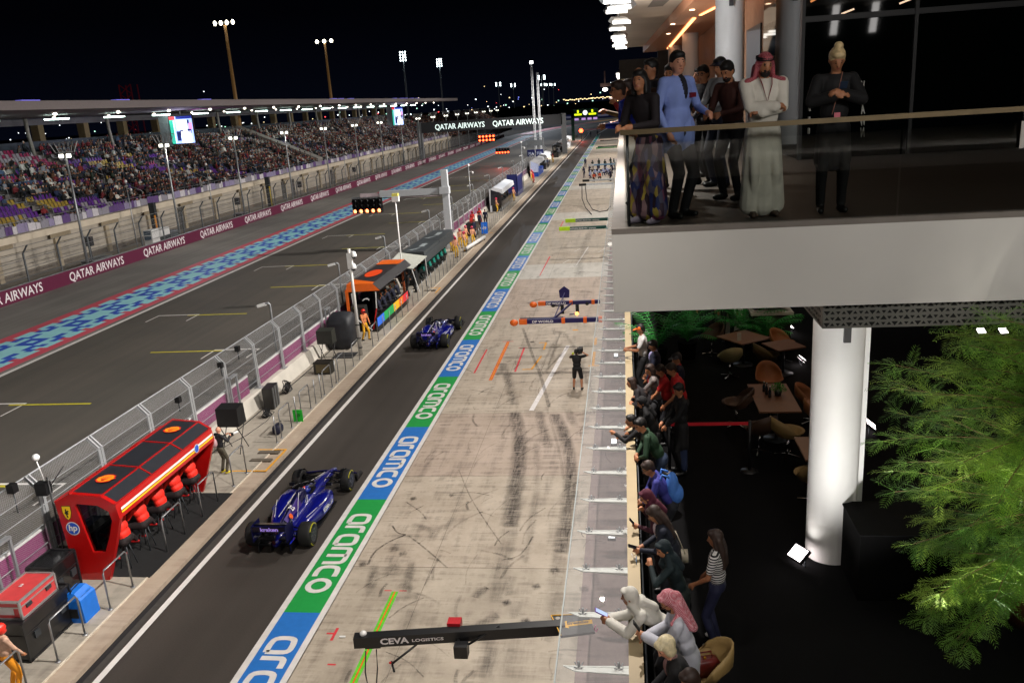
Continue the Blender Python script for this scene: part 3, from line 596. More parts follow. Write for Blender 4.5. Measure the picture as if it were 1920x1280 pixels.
# ---- lamp posts on the far side
LAMPG=M('lamp_glass_white','#ffffff',.5,emit=4,ecol='#fffbe8',noise=0)
def lamppost():
    t=thing('lamp_post','tall steel lamp post with caged twin lamps behind the maroon board','lamp post',(0,0,0),0,'lamp posts along the far fence')
    g=MB(); g.tube([(0,0,0),(0,0,10.3)],.13,None,8,.08); g.build('pole',STEEL,t)
    g=MB(); g.bar((-.9,0,10.5),(.9,0,10.5),.06,.06); g.bar((-.9,.6,11.3),(.9,.6,11.3),.06,.06); g.bar((-.9,-.6,11.3),(.9,-.6,11.3),.06,.06)
    for x in (-.9,-.45,0,.45,.9): 
        for s in (-1,1): g.bar((x*.7,s*.3,10.45),(x,s*.6,11.35),.05,.05)
    g.build('cage',M('cage_steel','#8d8f8f',.5,.4),t)
    for s in (-1,1):
        g=MB(); g.box(.25*s-.15+.1*s,.25*s+.15+.1*s,-.22,-.02,10.05,10.35,LAMPG); g.box(.25*s-.2+.1*s,.25*s+.2+.1*s,-.02,.2,9.98,10.42,DST); g.build('lamp_head',None,t)
    return t
lp=lamppost(); lp.location=(-46.9,67.3,0)
for k in range(1,17): dup(lp,(-46.9,67.3+16.1*k,0))
for y in (84,116): add_spot((-46.7,y,10.2),(-43,y-2,0),900,size=R_(140),rad=.2)
# slim camera poles
def slimpole(x,y,h,lb,arm=False):
    t=thing('camera_pole',lb,'pole',(x,y,0)); g=MB(); g.tube([(0,0,0),(0,0,h)],.06,None,6,.04); g.build('pole',STEEL,t)
    g=MB(); g.ell((0,0,h+.1),(.14,.14,.16)); g.bar((0,0,h-.6),(.35,0,h-.55),.05,.05); g.ell((.4,0,h-.7),(.12,.12,.15)); g.build('camera_head',WHT,t); return t
slimpole(-46.9,75.3,7.2,'short slim pole between the first and second far lamp posts'); slimpole(-46.9,91.5,7.6,'short slim pole between the second and third far lamp posts'); slimpole(-46.9,140,6.5,'slim pole near the middle of the far fence')
# ---- objects between board and wall
def spk(x,y,z,lb):
    t=thing('loudspeaker',lb,'speaker',(x,y,0)); g=MB(); g.box(-.28,.28,-.22,.22,z,z+.85); g.build('cabinet',BLK,t)
    g=MB(); g.tube([(0,0,.0),(0,0,z)],.04); g.tube([(0,0,.5),(.5,.2,0)],.03); g.tube([(0,0,.5),(-.4,.3,0)],.03); g.tube([(0,0,.5),(0,-.5,0)],.03); g.build('tripod',DST,t)
for i,y in enumerate((70.6,101.5,123,150)): spk(-48.6,y,2.0,'black loudspeaker on a tripod behind the maroon board, %s'%('nearest of the row','second of the row','third of the row','farthest of the row')[i])
def crate(name,lb,cat,x,y,z,sx,sy,sz,m,trim=STEEL,rz=0,lid=True,handles=True):
    t=thing(name,lb,cat,(x,y,z),rz); g=MB(); e=.02; g.box(-sx/2,sx/2,-sy/2,sy/2,0,sz); g.build('shell',m,t)
    g=MB()
    for a in (-1,1):
        for b in (-1,1): g.bar((a*sx/2,b*sy/2,0),(a*sx/2,b*sy/2,sz),.05,.05)
        for zz in (0.02,sz): g.bar((a*sx/2,-sy/2,zz),(a*sx/2,sy/2,zz),.05,.05); g.bar((-sx/2,a*sy/2,zz),(sx/2,a*sy/2,zz),.05,.05)
        if lid: g.bar((a*sx/2,-sy/2,sz*.68),(a*sx/2,sy/2,sz*.68),.03,.03); g.bar((-sx/2,a*sy/2,sz*.68),(sx/2,a*sy/2,sz*.68),.03,.03)
    g.build('edging',trim,t)
    if handles:
        for b in (-.28,.28):
            g=MB(); g.box(sx/2,sx/2+.035,b*sy-.09,b*sy+.09,sz*.45,sz*.62); g.build('latch',DST,t)
    return t
crate('equipment_case','dark equipment case on the ground beside the nearest far loudspeaker','case',-48.8,71.5,0,1.2,3.0,.7,M('dark_case_shell','#24282a',.6))
crate('equipment_case','grey generator box at the foot of a far lamp post','case',-48.4,84,0,1.4,1.8,1.3,M('grey_case_shell','#4d565a',.6))
crate('equipment_case','black box beside the far fence under the third lamp post','case',-48.2,101,0,1.2,1.6,1.0,M('dark_case_shell','#24282a',.6))
t=thing('photo_booth_panel','white boxy television position with two blue screens behind the board','television position',(-47.4,78.3,0)); g=MB(); g.box(-.4,.5,-.2,1.2,0,2.2); g.box(-.4,.4,1.4,3.4,1.3,2.1); g.build('housing',WHT,t)
for z in (1.25,1.75): 
    g=MB(); g.box(-.3,.4,-.24,-.2,z,z+.38); g.build('screen',M('dull_blue_screen','#1d3a4f',.4,emit=.08),t)
def ladderpole(x,y,m,lb): 
    t=thing('equipment_mast',lb,'mast',(x,y,0)); g=MB(); g.box(-.3,.3,-.25,.25,0,4.2); g.build('cabinet',DST,t); g=MB(); g.tube([(.4,-.5,0),(.4,-.5,2.9)],.1,None,8); g.build('padded_post',m,t)
ladderpole(-51,86,M('orange_padding','#c8811c',.7),'grey cable mast with an orange padded post in front of the grandstand wall'); ladderpole(-51,117,M('yellow_padding','#b9a22a',.7),'grey cable mast with a yellow padded post in front of the grandstand wall')
# ---- masts behind
def mast(x,y,h,warm,lb,w=2.2,heads=3,rows=1,group=None):
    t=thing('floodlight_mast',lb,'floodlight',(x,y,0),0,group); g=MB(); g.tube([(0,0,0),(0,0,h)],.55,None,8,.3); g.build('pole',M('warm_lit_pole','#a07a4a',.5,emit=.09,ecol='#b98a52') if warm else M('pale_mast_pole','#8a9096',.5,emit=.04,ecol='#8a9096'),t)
    g=MB(); em=M('mast_lamp_warm','#ffffff',.5,emit=9,ecol='#fff6dc',noise=0) if warm else M('mast_lamp_cool','#ffffff',.5,emit=8,ecol='#e9fbff',noise=0)
    for r in range(rows):
        for k in range(heads):
            g=MB(); g.ell(((k-(heads-1)/2)*w/max(1,heads-1) if heads>1 else 0,-.4,h+.4-r*1.2),(w/heads*.36,.3,.5 if warm else .42),em,8,5); g.build('lamp_head',None,t)
    g=MB()
    for r in range(rows): g.bar((-w/2-.4,0,h+.4-r*1.2),(w/2+.4,0,h+.4-r*1.2),.3,.25)
    g.build('crossbar',DST,t); return t
mast(-83,180,32,True,'orange lit floodlight mast rising behind the grandstand, taller of the two warm ones',4.0,4); mast(-82.8,242,32,True,'orange lit floodlight mast behind the grandstand, shorter of the two warm ones',4.2,3)
mast(-100.4,401,38,False,'white stacked floodlight mast at the left of the two beyond the grandstand end',2.4,3,4); mast(-99.7,479,38,False,'white stacked floodlight mast at the right of the two beyond the grandstand end',2.4,3,4)
for i,(x,y) in enumerate([(-149.6,1060),(-145,1170),(-82,902),(-116.5,1302),(-110.8,1329),(-105.4,1354)]): mast(x,y,38,False,'small distant white floodlight mast on the horizon, number %s from the left'%('first','second','third, the tallest','fourth','fifth','sixth')[i] if 0 else ['distant white floodlight mast left of the lattice tower, the left one of a pair','distant white floodlight mast left of the lattice tower, the right one of a pair','brightest distant floodlight mast right of the lattice tower','distant floodlight mast just below the brightest one','second last distant floodlight mast right of the lattice tower','rightmost distant floodlight mast on the horizon'][i],6 if i==2 else 5,2,4 if i<3 else 3)
t=thing('crane_tower','dim red lit tower far behind the grandstand roof','tower',(-158.6,266,0)); g=MB(); 
for a,b in ((-1,-1),(1,-1),(1,1),(-1,1)): g.tube([(a*2,b*2,0),(a*2,b*2,26)],.25)
for z in range(2,26,3): g.bar((-2,-2,z),(2,-2,z+3),.25,.25); g.bar((2,-2,z),(-2,-2,z+3),.25,.25)
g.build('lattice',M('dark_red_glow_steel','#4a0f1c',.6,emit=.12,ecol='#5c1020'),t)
# distant city lights and dark landscape
g=MB(); ems=[M('city_light_'+k,'#ffffff',.5,emit=s,ecol=c,noise=0) for k,c,s in (('white','#f4fbff',3),('warm','#ffdca0',2.5),('green','#bfffe0',2),('red','#ff4a4a',2.2),('blue','#7f8cff',1.5))]
for k in range(560):
    a=random.uniform(-62,-16) if k<300 else random.uniform(-19,1.5); d=random.uniform(380,1500) if k<300 else random.uniform(700,1900); x=d*math.sin(R_(a)); y=d*math.cos(R_(a)); z=random.expovariate(1/7.)+1 if k<300 else 12+random.gauss(-14,16)*d/1500; z=max(.5,z); s=d*.00075*random.uniform(.5,1.2)
    if x>-30 and y<600: continue
    g.ell((x,y,z),(s,s,s*.8),random.choices(ems,[6,4,2,.7,.5])[0],5,4)
tag(g.build('city_lights',recalc=False),'scattered lights of the distant city along the horizon','lights',kind='stuff')
g=MB()
for k in range(46): x=-60+k*2.1; g.ell((x,905+k*1.5,12.5+random.uniform(-.3,.8)),(1.0,.5,.45),ems[1],6,4)
t=tag(g.build('festoon_lights',recalc=False),'row of warm yellow lights on the horizon above the far bend','lights',kind='stuff')
g=MB(); g.box(-120,60,640,660,0,9); tag(g.build('distant_stand',M('dusky_blue_wall','#23243a',.8,noise=.3,scale=.2)),'dim bluish stand closing off the far bend','grandstand')
t=thing('barrier_wall','low blue barrier with white panels at the far bend','barrier',(-20,560,0)); g=MB(); g.box(-40,70,0,1,0,3.2); g.build('barrier_panel',M('barrier_blue','#39418c',.6,emit=.05),t); g=MB()
for k in range(9): g.box(-30+k*11,-22+k*11,-.1,0,1,2.2)
g.build('white_panels',M('barrier_white_panel','#b9bce0',.6,emit=.1),t)
add_spot((-60,560,38),(-30,500,0),160000,col=(.8,.88,1),size=R_(110)); add_spot((-70,400,36),(-35,380,0),60000,col=(.9,.94,1),size=R_(110))
# ---- overhead gantry
t=thing('overhead_gantry','dark gantry spanning the track with the airline name lit in white twice','gantry',(-30.5,200,0))
off=(30.5,-200,0)
g=MB(); g.box(-47.3,-13.9,200,201.2,6.75,9.15); gb(g,'gantry_box',M('gantry_panel','#3a3b3e',.6),t,off)
g=MB(); e=M('lit_white_lettering','#ffffff',.5,emit=1.1,ecol='#e4fff6',noise=0)

for xx in (-38.0,-24.2): g=MB(); addtext(g,'QATAR AIRWAYS',1.75,(xx,199.97,7.35),(1,0,0),(0,0,1),e,.015,.86); gb(g,'lettering',None,t,off)
for x in (-47.8,-13.6): g=MB(); g.box(x-.55,x+.55,200,201.2,0,9.3); gb(g,'gantry_leg',GREY,t,off)
RL=M('red_signal_light','#ff3020',.5,emit=14,ecol='#ff4422',noise=0); ORL=M('orange_red_signal_light','#ff6030',.5,emit=9,ecol='#ff7a48',noise=0)
def startlights(x,y,z,w,h,lb,rows,lit,m,arm=None):
    t=thing('start_lights',lb,'start lights',(x,y,0)); g=MB()
    for k in range(5): 
        xx=(k-2)*w/5; g.box(xx-w/5*.42,xx+w/5*.42,-.15,.25,z,z+h)
        for r in range(rows): g.lathe((xx,-.15,z+h*(r+.5)/rows),[(w/5*.34,-.28),(w/5*.36,-.28),(w/5*.36,0)],BLK,12,'y')
    g.build('light_housing',BLK,t)
    for k in range(5):
        xx=(k-2)*w/5; g=MB()
        for r in lit: g.lathe((xx,-.2,z+h*(r+.5)/rows),[(0,-.02),(w/5*.28,-.02),(w/5*.28,.05)],m,14,'y')
        g.build('lamp',None,t)
    g=MB(); g.bar((-w/2,0,z+h+.1),(w/2,0,z+h+.1),.15,.15); gb(g,'top_bar',STEEL,t,(0,0,0)); return t
# near arm gantry
t=thing('signal_gantry','pale steel post with a long arm reaching over the track by the pit wall','gantry',(-15.45,72.4,0))
g=MB(); g.box(-.27,.27,-.27,.27,.15,6.95); g.build('post',M('pale_painted_steel','#c3c7cb',.45,.1,noise=.04),t)
g=MB(); g.box(-5.9,-.2,-.22,.22,4.88,5.42); g.box(-.5,.35,-.35,.35,4.9,5.5); g.build('arm',M('pale_painted_steel'),t)
g=MB(); g.tube([(-5.8,0,4.8),(-.5,0,4.75)],.04); g.box(-7.7,-5.9,-.12,.12,4.95,5.25); g.build('arm_rail',M('arm_tip_paint','#c9b8bd',.5),t)
t=startlights(-22.6,72.4,3.55,2.75,1.25,'five start lights glowing orange at the end of the pale arm over the track',3,[0],ORL)
g=MB(); g.bar((0,0,4.9),(7,0,5.1),.08,.08); g.build('hanger',STEEL,t)
startlights(-30.2,190,4.3,3.9,1.6,'five red start lights hanging under the lit gantry',2,[0,1],RL)
startlights(-24,170,2.6,2.9,1.1,'far row of five red start lights low over the track',2,[0],RL)
add_spot((-22.6,71.9,3.7),(-22.6,69,0),60,col=(1,.15,.08),size=R_(150),rad=.3); add_spot((-24,169,2.8),(-26,164,0),700,col=(1,.1,.08),size=R_(150),rad=.3)
# white portable camera head pole
t=thing('camera_pole','thin white pole with a yellow and white camera head in front of the pale arm','pole',(-13.6,53.5,.15)); 
g=MB(); g.tube([(-1.2,0,0),(-1.2,0,6.6)],.05,None,6); g.build('pole',WHT,t); g=MB(); g.tube([(-1.2,0,0),(-1.2,0,2.2)],.09,None,6); g.build('orange_sleeve',M('orange_sleeve','#b0562a',.6),t)
g=MB(); g.box(-1.4,-.95,-.15,.15,6.25,6.6,WHT); g.box(-1.38,-.97,-.14,.14,6.6,6.78,M('yellow_camera_hood','#d6cf6a',.5)); g.mats.insert(0,WHT) if 0 else None; g.build('camera_head',WHT if not g.mats else None,t)
# lattice tower
t=thing('lattice_tower','tall slender twin lattice tower with a lamp on top beside the pit wall','tower',(-16.1,163,0))
g=MB()
for k,x in enumerate((-.45,.55)):
    hh=19 if k==0 else 17.4
    for (a,b) in ((-.16,-.16),(.16,-.16),(0,.2)): g.tube([(x+a,b,0),(x+a,b,hh)],.035,None,4)
    for z in np.arange(0,hh-.6,.6): g.bar((x-.16,-.16,z),(x+.16,-.16,z+.6),.03,.03); g.bar((x+.16,-.16,z),(x,.2,z+.6),.03,.03)
g.build('lattice',M('silver_truss','#c9ccd0',.4,.4,emit=.03),t)
g=MB(); g.box(-.75,-.15,-.2,.2,19,19.5); g.build('top_lamp',M('tower_lamp','#ffffff',.5,emit=5,noise=0),t)
# ================================================================= pit wall, fence, team stands, cases, cars
CARB=M('carbon_black','#0e0f12',.35,noise=.25,scale=30,coat=.3)
# ---- concrete pit wall with fence
t=thing('pit_wall','pale concrete pit wall carrying the near debris fence along the pit lane','wall',(-16.1,30,0)); off=(16.1,-30,0)
g=MB(); g.add([(-15.75,-20,.15),(-15.75,298,.15),(-15.98,298,.78),(-15.98,-20,.78),(-16.5,-20,0),(-16.5,298,0),(-16.38,298,.78),(-16.38,-20,.78)],[[0,1,2,3],[3,2,6,7],[7,6,5,4],[0,3,7,4],[1,5,6,2]]); gb(g,'concrete_base',M('white_washed_concrete','#bdb8ad',.8,noise=.1,scale=1.5,detail=8),t,off)
for (ya,yb) in ((8,23.9),(27.2,32.3),(33.2,60),(60.2,100),(100.2,150)):
    g=MB(); g.box(-16.24,-16.2,ya,yb,.8,1.52,PUR); g.box(-16.25,-16.19,ya,yb,1.52,1.6,WHT); gb(g,'banner',None,t,off)
t=thing('debris_fence','tall steel debris fence with cranked posts on top of the near pit wall','fence',(-16.1,30,0))
POST=M('fence_post_steel','#a9abad',.4,.5,noise=.08)
ys_=[21.9+2.78*k for k in range(-4,58)]
for y in ys_:
    g=MB(); 
    for d in (-.07,.07): g.bar((-16.08,y+d,.78),(-16.1,y+d,2.75),.05,.11); g.bar((-16.1,y+d,2.72),(-16.42,y+d,3.08),.05,.09)
    g.box(-16.25,-15.95,y-.16,y+.16,.78,.82); gb(g,'fence_post',POST,t,off)
g=MB()
for z in (1.2,1.75,2.25,2.74): g.tube([(-16.04,10,z),(-16.04,180,z)],.013,None,4)
g.tube([(-16.42,10,3.08),(-16.42,180,3.08)],.025,None,5); gb(g,'fence_cables',STEEL,t,off)
fm=fencemesh('near_fence_wire',.065,.075,'#a4a6a8')
g=MB(); g.quad((-16.12,10,.8),(-16.12,180,.8),(-16.12,180,2.74),(-16.12,10,2.74),fm); g.quad((-16.12,10,2.74),(-16.12,180,2.74),(-16.42,180,3.08),(-16.42,10,3.08),fm); gb(g,'wire_mesh',None,t,off)
# marshal windows (frames) in the fence
for y in (16.9,22.6,30.2,41.6,52.5,63):
    t=thing('fence_gate_frame','pale steel frame standing on the pit wall %s'%{16.9:'behind the red and silver flight case',22.6:'behind the middle of the red pit stand',30.2:'by the black screen on its stand',41.6:'behind the camera mast',52.5:'behind the orange topped pit stand',63:'behind the dark grey pit stand'}[y],'frame',(-15.95,y,.78)); g=MB()
    g.bar((0,0,0),(0,0,1.35),.07,.07); g.bar((0,.62,0),(0,.62,1.35),.07,.07); g.bar((0,0,1.35),(0,.62,1.35),.16,.07); g.build('frame',STEEL,t)
# ---- hoop rails on the platform
def hoop():
    t=thing('hoop_rail','steel hoop rail standing on the edge of the pit wall platform','rail',(0,0,0),0,'hoop rails along the platform edge')
    g=MB(); g.tube([(0,-.52,0),(0,-.52,1.02),(0,-.46,1.1),(0,.46,1.1),(0,.52,1.02),(0,.52,0)],.024,None,8); g.build('hoop',M('rail_steel','#8f9193',.35,.7),t)
    for s in (-1,1): g=MB(); g.cyl((0,s*.52,0),.06,.015,None,10); g.build('foot',STEEL,t)
    return t
hp=hoop(); hp.location=(-13.42,13.7,.15)
for y in (15.77,17.88,20.72,22.87,25.07,29.3,31.45,34.2,36.2,38.4,41.8): dup(hp,(-13.42,y,.15))
def post():
    t=thing('rail_post','slim steel post at the edge of the pit wall platform','post',(0,0,0),0,'slim posts along the platform edge'); g=MB(); g.tube([(0,0,0),(0,0,1.1)],.022,None,6); g.build('post',M('rail_steel'),t)
    g=MB(); g.cyl((0,0,0),.05,.015,None,8); g.build('foot',STEEL,t); return t
pp=post(); pp.location=(-13.42,28.3,.15)
for k in range(62): dup(pp,(-13.42,43.5+k*1.35,.15))
for y in (30.4,32.6,33.3,35.3): dup(pp,(-13.42,y,.15))
# ---- red pit stand
def stand_profile(): return [(-15.25,.15),(-14.3,.15),(-13.82,1.45),(-13.62,2.0),(-13.68,2.42),(-14.05,2.66),(-14.95,2.74),(-15.42,2.5)]
RED=M('gloss_red_paint','#a30e0d',.3,noise=.06,coat=.5); DRED=M('deep_red_panel','#8c0c0c',.4,noise=.06); DG=M('smoked_panel','#23252a',.35,noise=.15); YE=M('shield_yellow','#e8c21a',.4,noise=0); HPB=M('emblem_blue','#1f4fb4',.4,noise=0); SHR=M('emblem_red','#c81a18',.4,noise=0)
t=thing('pit_stand','long red pit wall stand with smoked roof panels and five crew seated under it','pit stand',(-14.5,18.8,.15)); off=(14.5,-18.8,-.15)
P=stand_profile()
for (ya,yb) in ((18.72,18.86),(24.1,24.2)):
    g=MB(); inner=[(-14.55,1.0),(-14.22,1.0),(-13.92,1.72),(-13.86,2.12),(-14.0,2.3),(-14.35,2.42),(-14.78,2.42)]
    n=len(P)
    if ya<20:
        # end panel with a cut window: outer ring built of quads to the inner outline
        O=P; I=[(-14.62,1.0),(-14.25,1.0),(-14.02,1.5),(-13.86,1.95),(-13.9,2.22),(-14.2,2.4),(-14.78,2.45),(-14.85,2.4)]
        for k in range(n):
            a,b=O[k],O[(k+1)%n]; c,d=I[(k+1)%n],I[k]
            for yy in (ya,yb): g.add([(a[0],yy,a[1]),(b[0],yy,b[1]),(c[0],yy,c[1]),(d[0],yy,d[1])],[[0,1,2,3]],RED)
            g.add([(a[0],ya,a[1]),(b[0],ya,b[1]),(b[0],yb,b[1]),(a[0],yb,a[1])],[[0,1,2,3]],RED); g.add([(c[0],ya,c[1]),(d[0],ya,d[1]),(d[0],yb,d[1]),(c[0],yb,c[1])],[[0,1,2,3]],RED)
        gb(g,'end_panel',None,t,off)
        g=MB(); g.add([(p[0],(ya+yb)/2,p[1]) for p in I],[list(range(8))],glassmat('smoked_window',(.08,.08,.09),.06)); gb(g,'end_window',None,t,off)
    else: g.prism(P,ya,yb,'y',RED); gb(g,'end_panel',None,t,off)
g=MB(); ev=[(-13.62,2.0),(-13.68,2.42),(-13.75,2.38),(-13.70,2.0)]; g.prism(ev,18.86,24.1,'y',RED); gb(g,'eaves_panel',None,t,off)
g=MB(); g.quad((-13.617,18.86,2.2),(-13.617,24.1,2.2),(-13.625,24.1,2.27),(-13.625,18.86,2.27),WHT); g.quad((-13.612,18.86,2.12),(-13.612,24.1,2.12),(-13.616,24.1,2.17),(-13.616,18.86,2.17),YE); gb(g,'side_stripes',None,t,off)
rp=[(-13.68,2.42),(-14.05,2.66),(-14.95,2.74),(-15.42,2.5)]
for i in range(3):
    a,b=rp[i],rp[i+1]
    for (ya,yb) in ((18.86,20.55),(20.61,22.3),(22.36,24.1)):
        g=MB(); g.add([(a[0],ya,a[1]),(b[0],ya,b[1]),(b[0],yb,b[1]),(a[0],yb,a[1]),(a[0],ya,a[1]-.03),(b[0],ya,b[1]-.03),(b[0],yb,b[1]-.03),(a[0],yb,a[1]-.03)],[[0,1,2,3],[4,7,6,5],[0,4,5,1],[2,6,7,3],[1,5,6,2],[0,3,7,4]]); gb(g,'roof_panel',DG,t,off)
for q in rp:
    g=MB(); g.bar((q[0],18.72,q[1]+.01),(q[0],24.2,q[1]+.004),.035,.03,RED); gb(g,'roof_trim',None,t,off)
for y in (20.58,22.33):
    g=MB()
    for i in range(3): g.bar((rp[i][0],y,rp[i][1]+.012),(rp[i+1][0],y,rp[i+1][1]+.012),.04,.02,RED)
    gb(g,'roof_trim',None,t,off)
for y in (19.7,23.3):
    c=(-14.5,y,2.735); g=MB(); ring=[(c[0]+.3*math.cos(a)*(.9+.1*math.cos(9*a)),c[1]+.26*math.sin(a),c[2]) for a in [k*math.pi/18 for k in range(36)]]
    g.add(ring,[list(range(36))],SHR); g.add([(c[0]+(p[0]-c[0])*.82,c[1]+(p[1]-c[1])*.82,c[2]+.004) for p in ring],[list(range(36))],M('shell_yellow','#e39a1a',.5,noise=0))
    for a in range(-3,4): g.quad(*[(c[0]+dx,c[1]+dy,c[2]+.008) for dx,dy in ((-.02,-.18),(.0,-.18),(.19*math.sin(a*.4)+.012,.0+.17*math.cos(a*.4)),(.19*math.sin(a*.4)-.012,.17*math.cos(a*.4)))],SHR)
    gb(g,'roof_emblem',None,t,off)
def disc(mb,c,r,m,n=24,ax='y',k=0): mb.add([(c[0]+r*math.cos(a),c[1]-k,c[2]+r*math.sin(a)) if ax=='y' else (c[0]+k,c[1]+r*math.cos(a),c[2]+r*math.sin(a)) for a in [2*math.pi*i/n for i in range(n)]],[list(range(n))],m)
g=MB(); disc(g,(-15.05,18.715,1.72),.2,WHT); disc(g,(-15.05,18.715,1.72),.175,HPB,k=.004); addtext(g,'hp',.26,(-15.05,18.706,1.66),(1,0,0),(.12,0,1),WHT,.008); gb(g,'round_emblem',None,t,off)
g=MB(); sh=[(-.12,.2),(.12,.2),(.12,.02),(.07,-.13),(0,-.2),(-.07,-.13),(-.12,.02)]; c=(-15.12,2.18)
g.add([(c[0]+a*1.12,18.716,c[1]+b*1.1) for a,b in sh],[list(range(7))],M('shield_rim','#2b2a12',.5,noise=0)); g.add([(c[0]+a,18.711,c[1]+b) for a,b in sh],[list(range(7))],YE)
hs=[(-.02,-.13),(.03,-.12),(.0,-.05),(.05,-.02),(.03,.03),(.07,.05),(.04,.09),(.0,.06),(.0,.13),(-.04,.12),(-.04,.05),(-.07,0),(-.03,-.04)]
g.add([(c[0]+a,18.707,c[1]+b) for a,b in hs],[list(range(13))],BLK); gb(g,'shield_emblem',None,t,off)
g=MB(); disc(g,(-13.60,23.0,2.2),.14,WHT,ax='x'); disc(g,(-13.60,23.0,2.2),.12,HPB,ax='x',k=.004); gb(g,'side_emblem',None,t,off)
g=MB(); g.box(-15.2,-14.95,18.9,24.1,.15,1.1); g.box(-15.0,-14.45,18.9,24.1,1.1,1.16); gb(g,'desk',M('desk_black','#121214',.5),t,off)
for k in range(5):
    y=19.45+k*.98
    for j in (0,1):
        g=MB(); g.box(-15.0,-14.96,y-.35+j*.36,y-.02+j*.36,1.5+.0,1.75,M('monitor_glow','#2c3d52',.4,emit=.25)); gb(g,'monitor',None,t,off)
g=MB(); g.box(-15.35,-13.2,18.88,24.0,.15,.168); gb(g,'floor_mat',M('black_mat','#0f0f10',.95,noise=.4,scale=12),t,off)
STOOLS=[]
for k in range(5):
    y=19.45+k*.98; s=thing('stool','black stool %s in the red pit stand'%['nearest the camera','second from the near end','in the middle','second from the far end','farthest from the camera'][k],'stool',(-14.15,y,.168)); g=MB(); g.cyl((0,0,.72),.17,.06,None,14); g.build('seat',BLK,s)
    for a in (.8,2.4,3.9,5.5): g=MB(); g.tube([(.08*math.cos(a),.08*math.sin(a),.72),(.22*math.cos(a),.22*math.sin(a),0)],.015); g.build('leg',DST,s)
# ---- cases, speakers and boxes on the platform
crate('flight_case','black lower flight case under the red and silver one','case',-14.55,16.05,.15,.95,1.7,1.02,M('black_case_shell','#0d0d0f',.35,coat=.3),M('black_edging','#1a1a1c',.4))
t=crate('flight_case','red flight case with silver edging on top of the black case','case',-14.55,16.0,1.18,.75,1.25,.46,M('faded_red_case','#b5393a',.5,noise=.1),M('aluminium_edging','#b5b4b4',.35,.7))
g=MB(); g.quad((-.2,-.628,.12),(.2,-.628,.12),(.2,-.628,.33),(-.2,-.628,.33),M('paper_label','#c9c5c2',.7)); addtext(g,'2',.16,(-.05,.0,.485),(1,0,0),(0,1,0),WHT,.008); g.build('label_sheet',None,t)
crate('flight_case','black trunk wrapped in glossy film behind the red case','case',-15.2,17.85,.15,.7,.95,1.15,M('black_film','#101012',.18,coat=.6),M('black_edging'))
t=thing('cooler_box','blue bag shaped bin standing by the black trunk','box',(-13.95,17.05,.15)); g=MB(); bb=M('bright_blue_plastic','#1467c4',.45,noise=.08); g.add([(-.25,-.3,0),(.25,-.3,0),(.25,.3,0),(-.25,.3,0),(-.28,-.3,.62),(.22,-.3,.62),(.22,.3,.62),(-.28,.3,.62),(-.2,-.25,.8),(.05,-.25,.8),(.05,.25,.8),(-.2,.25,.8)],[[3,2,1,0],[0,1,5,4],[1,2,6,5],[2,3,7,6],[3,0,4,7],[4,5,9,8],[5,6,10,9],[6,7,11,10],[7,4,8,11],[8,9,10,11]],bb); g.build('shell',None,t)
g=MB(); g.quad((.225,-.2,.5),(.225,.2,.5),(.17,.2,.68),(.17,-.2,.68),M('black_sticker','#101418',.5)); addtext(g,'NONIS',.1,(.19,0,.56),(0,1,0),(-.3,0,1),WHT,.004); g.build('sticker',None,t); g=MB(); g.box(-.12,.1,-.33,-.3,.15,.4); g.build('vent',BLK,t)
g=MB(); g.tube([(-.1,.25,.8),(-.05,.2,.9),(.0,-.2,.9),(-.05,-.25,.8)],.012); g.build('handle',BLK,t)
t=thing('potted_plant','small green plant in a pale pot behind the red pit stand end','plant',(-15.55,18.35,.15)); g=MB(); g.lathe((0,0,0),[(.16,0),(.2,.5),(.22,.52),(.17,.5),(.0,.48)]); g.build('pot',M('pale_pot','#a99c98',.7),t); g=MB()
for k in range(90): a=random.uniform(0,6.28); e_=random.uniform(.1,1.3); d=Vector((math.cos(a)*math.cos(e_),math.sin(a)*math.cos(e_),math.sin(e_)))*random.uniform(.1,.32); p=Vector((0,0,.5))+d; n=Vector((-d.y,d.x,0)).normalized()*.03; g.add([p-n,p+n,p+d*.25+n*.2],[[0,1,2]])
g.build('leaves',M('plant_leaf','#2f8a45',.5,noise=.4,scale=9),t)
# camera light mast behind the stand
t=thing('camera_mast','thin black mast with a box camera and white ball rising behind the red pit stand','pole',(-15.62,18.9,.15)); g=MB(); g.tube([(0,0,0),(0,0,3.0)],.025); g.tube([(0,0,2.7),(.25,.4,3.15)],.015); g.build('pole',BLK,t)
g=MB(); g.box(-.35,-.02,-.12,.12,2.5,2.85); g.build('camera_box',BLK,t); g=MB(); g.tube([(-.1,.0,2.9),(-.15,-.05,3.5)],.015); g.ell((-.15,-.05,3.6),(.1,.1,.1)); g.build('white_ball',WHT,t)
t=thing('wall_camera','small black camera on a clamp at the top of the near debris fence','camera',(-16.2,18.3,2.9)); g=MB(); g.box(-.1,.1,-.1,.1,.1,.34); g.build('camera',BLK,t); g=MB(); g.tube([(0,0,-.5),(0,0,.1)],.02); g.build('clamp',DST,t)
for i,(y,z) in enumerate(((26.5,2.5),(29.9,2.7),(31.5,2.9))):
    t=thing('wall_camera',['small camera clamped to the fence above the red pit stand','small camera on the fence behind the black screen cover','small camera on a fence post past the black screen cover'][i],'camera',(-16.05,y,z)); g=MB(); g.box(-.09,.09,-.09,.09,0,.22); g.build('camera',BLK,t); g=MB(); g.tube([(0,0,-.35),(0,0,0)],.02); g.build('clamp',DST,t)
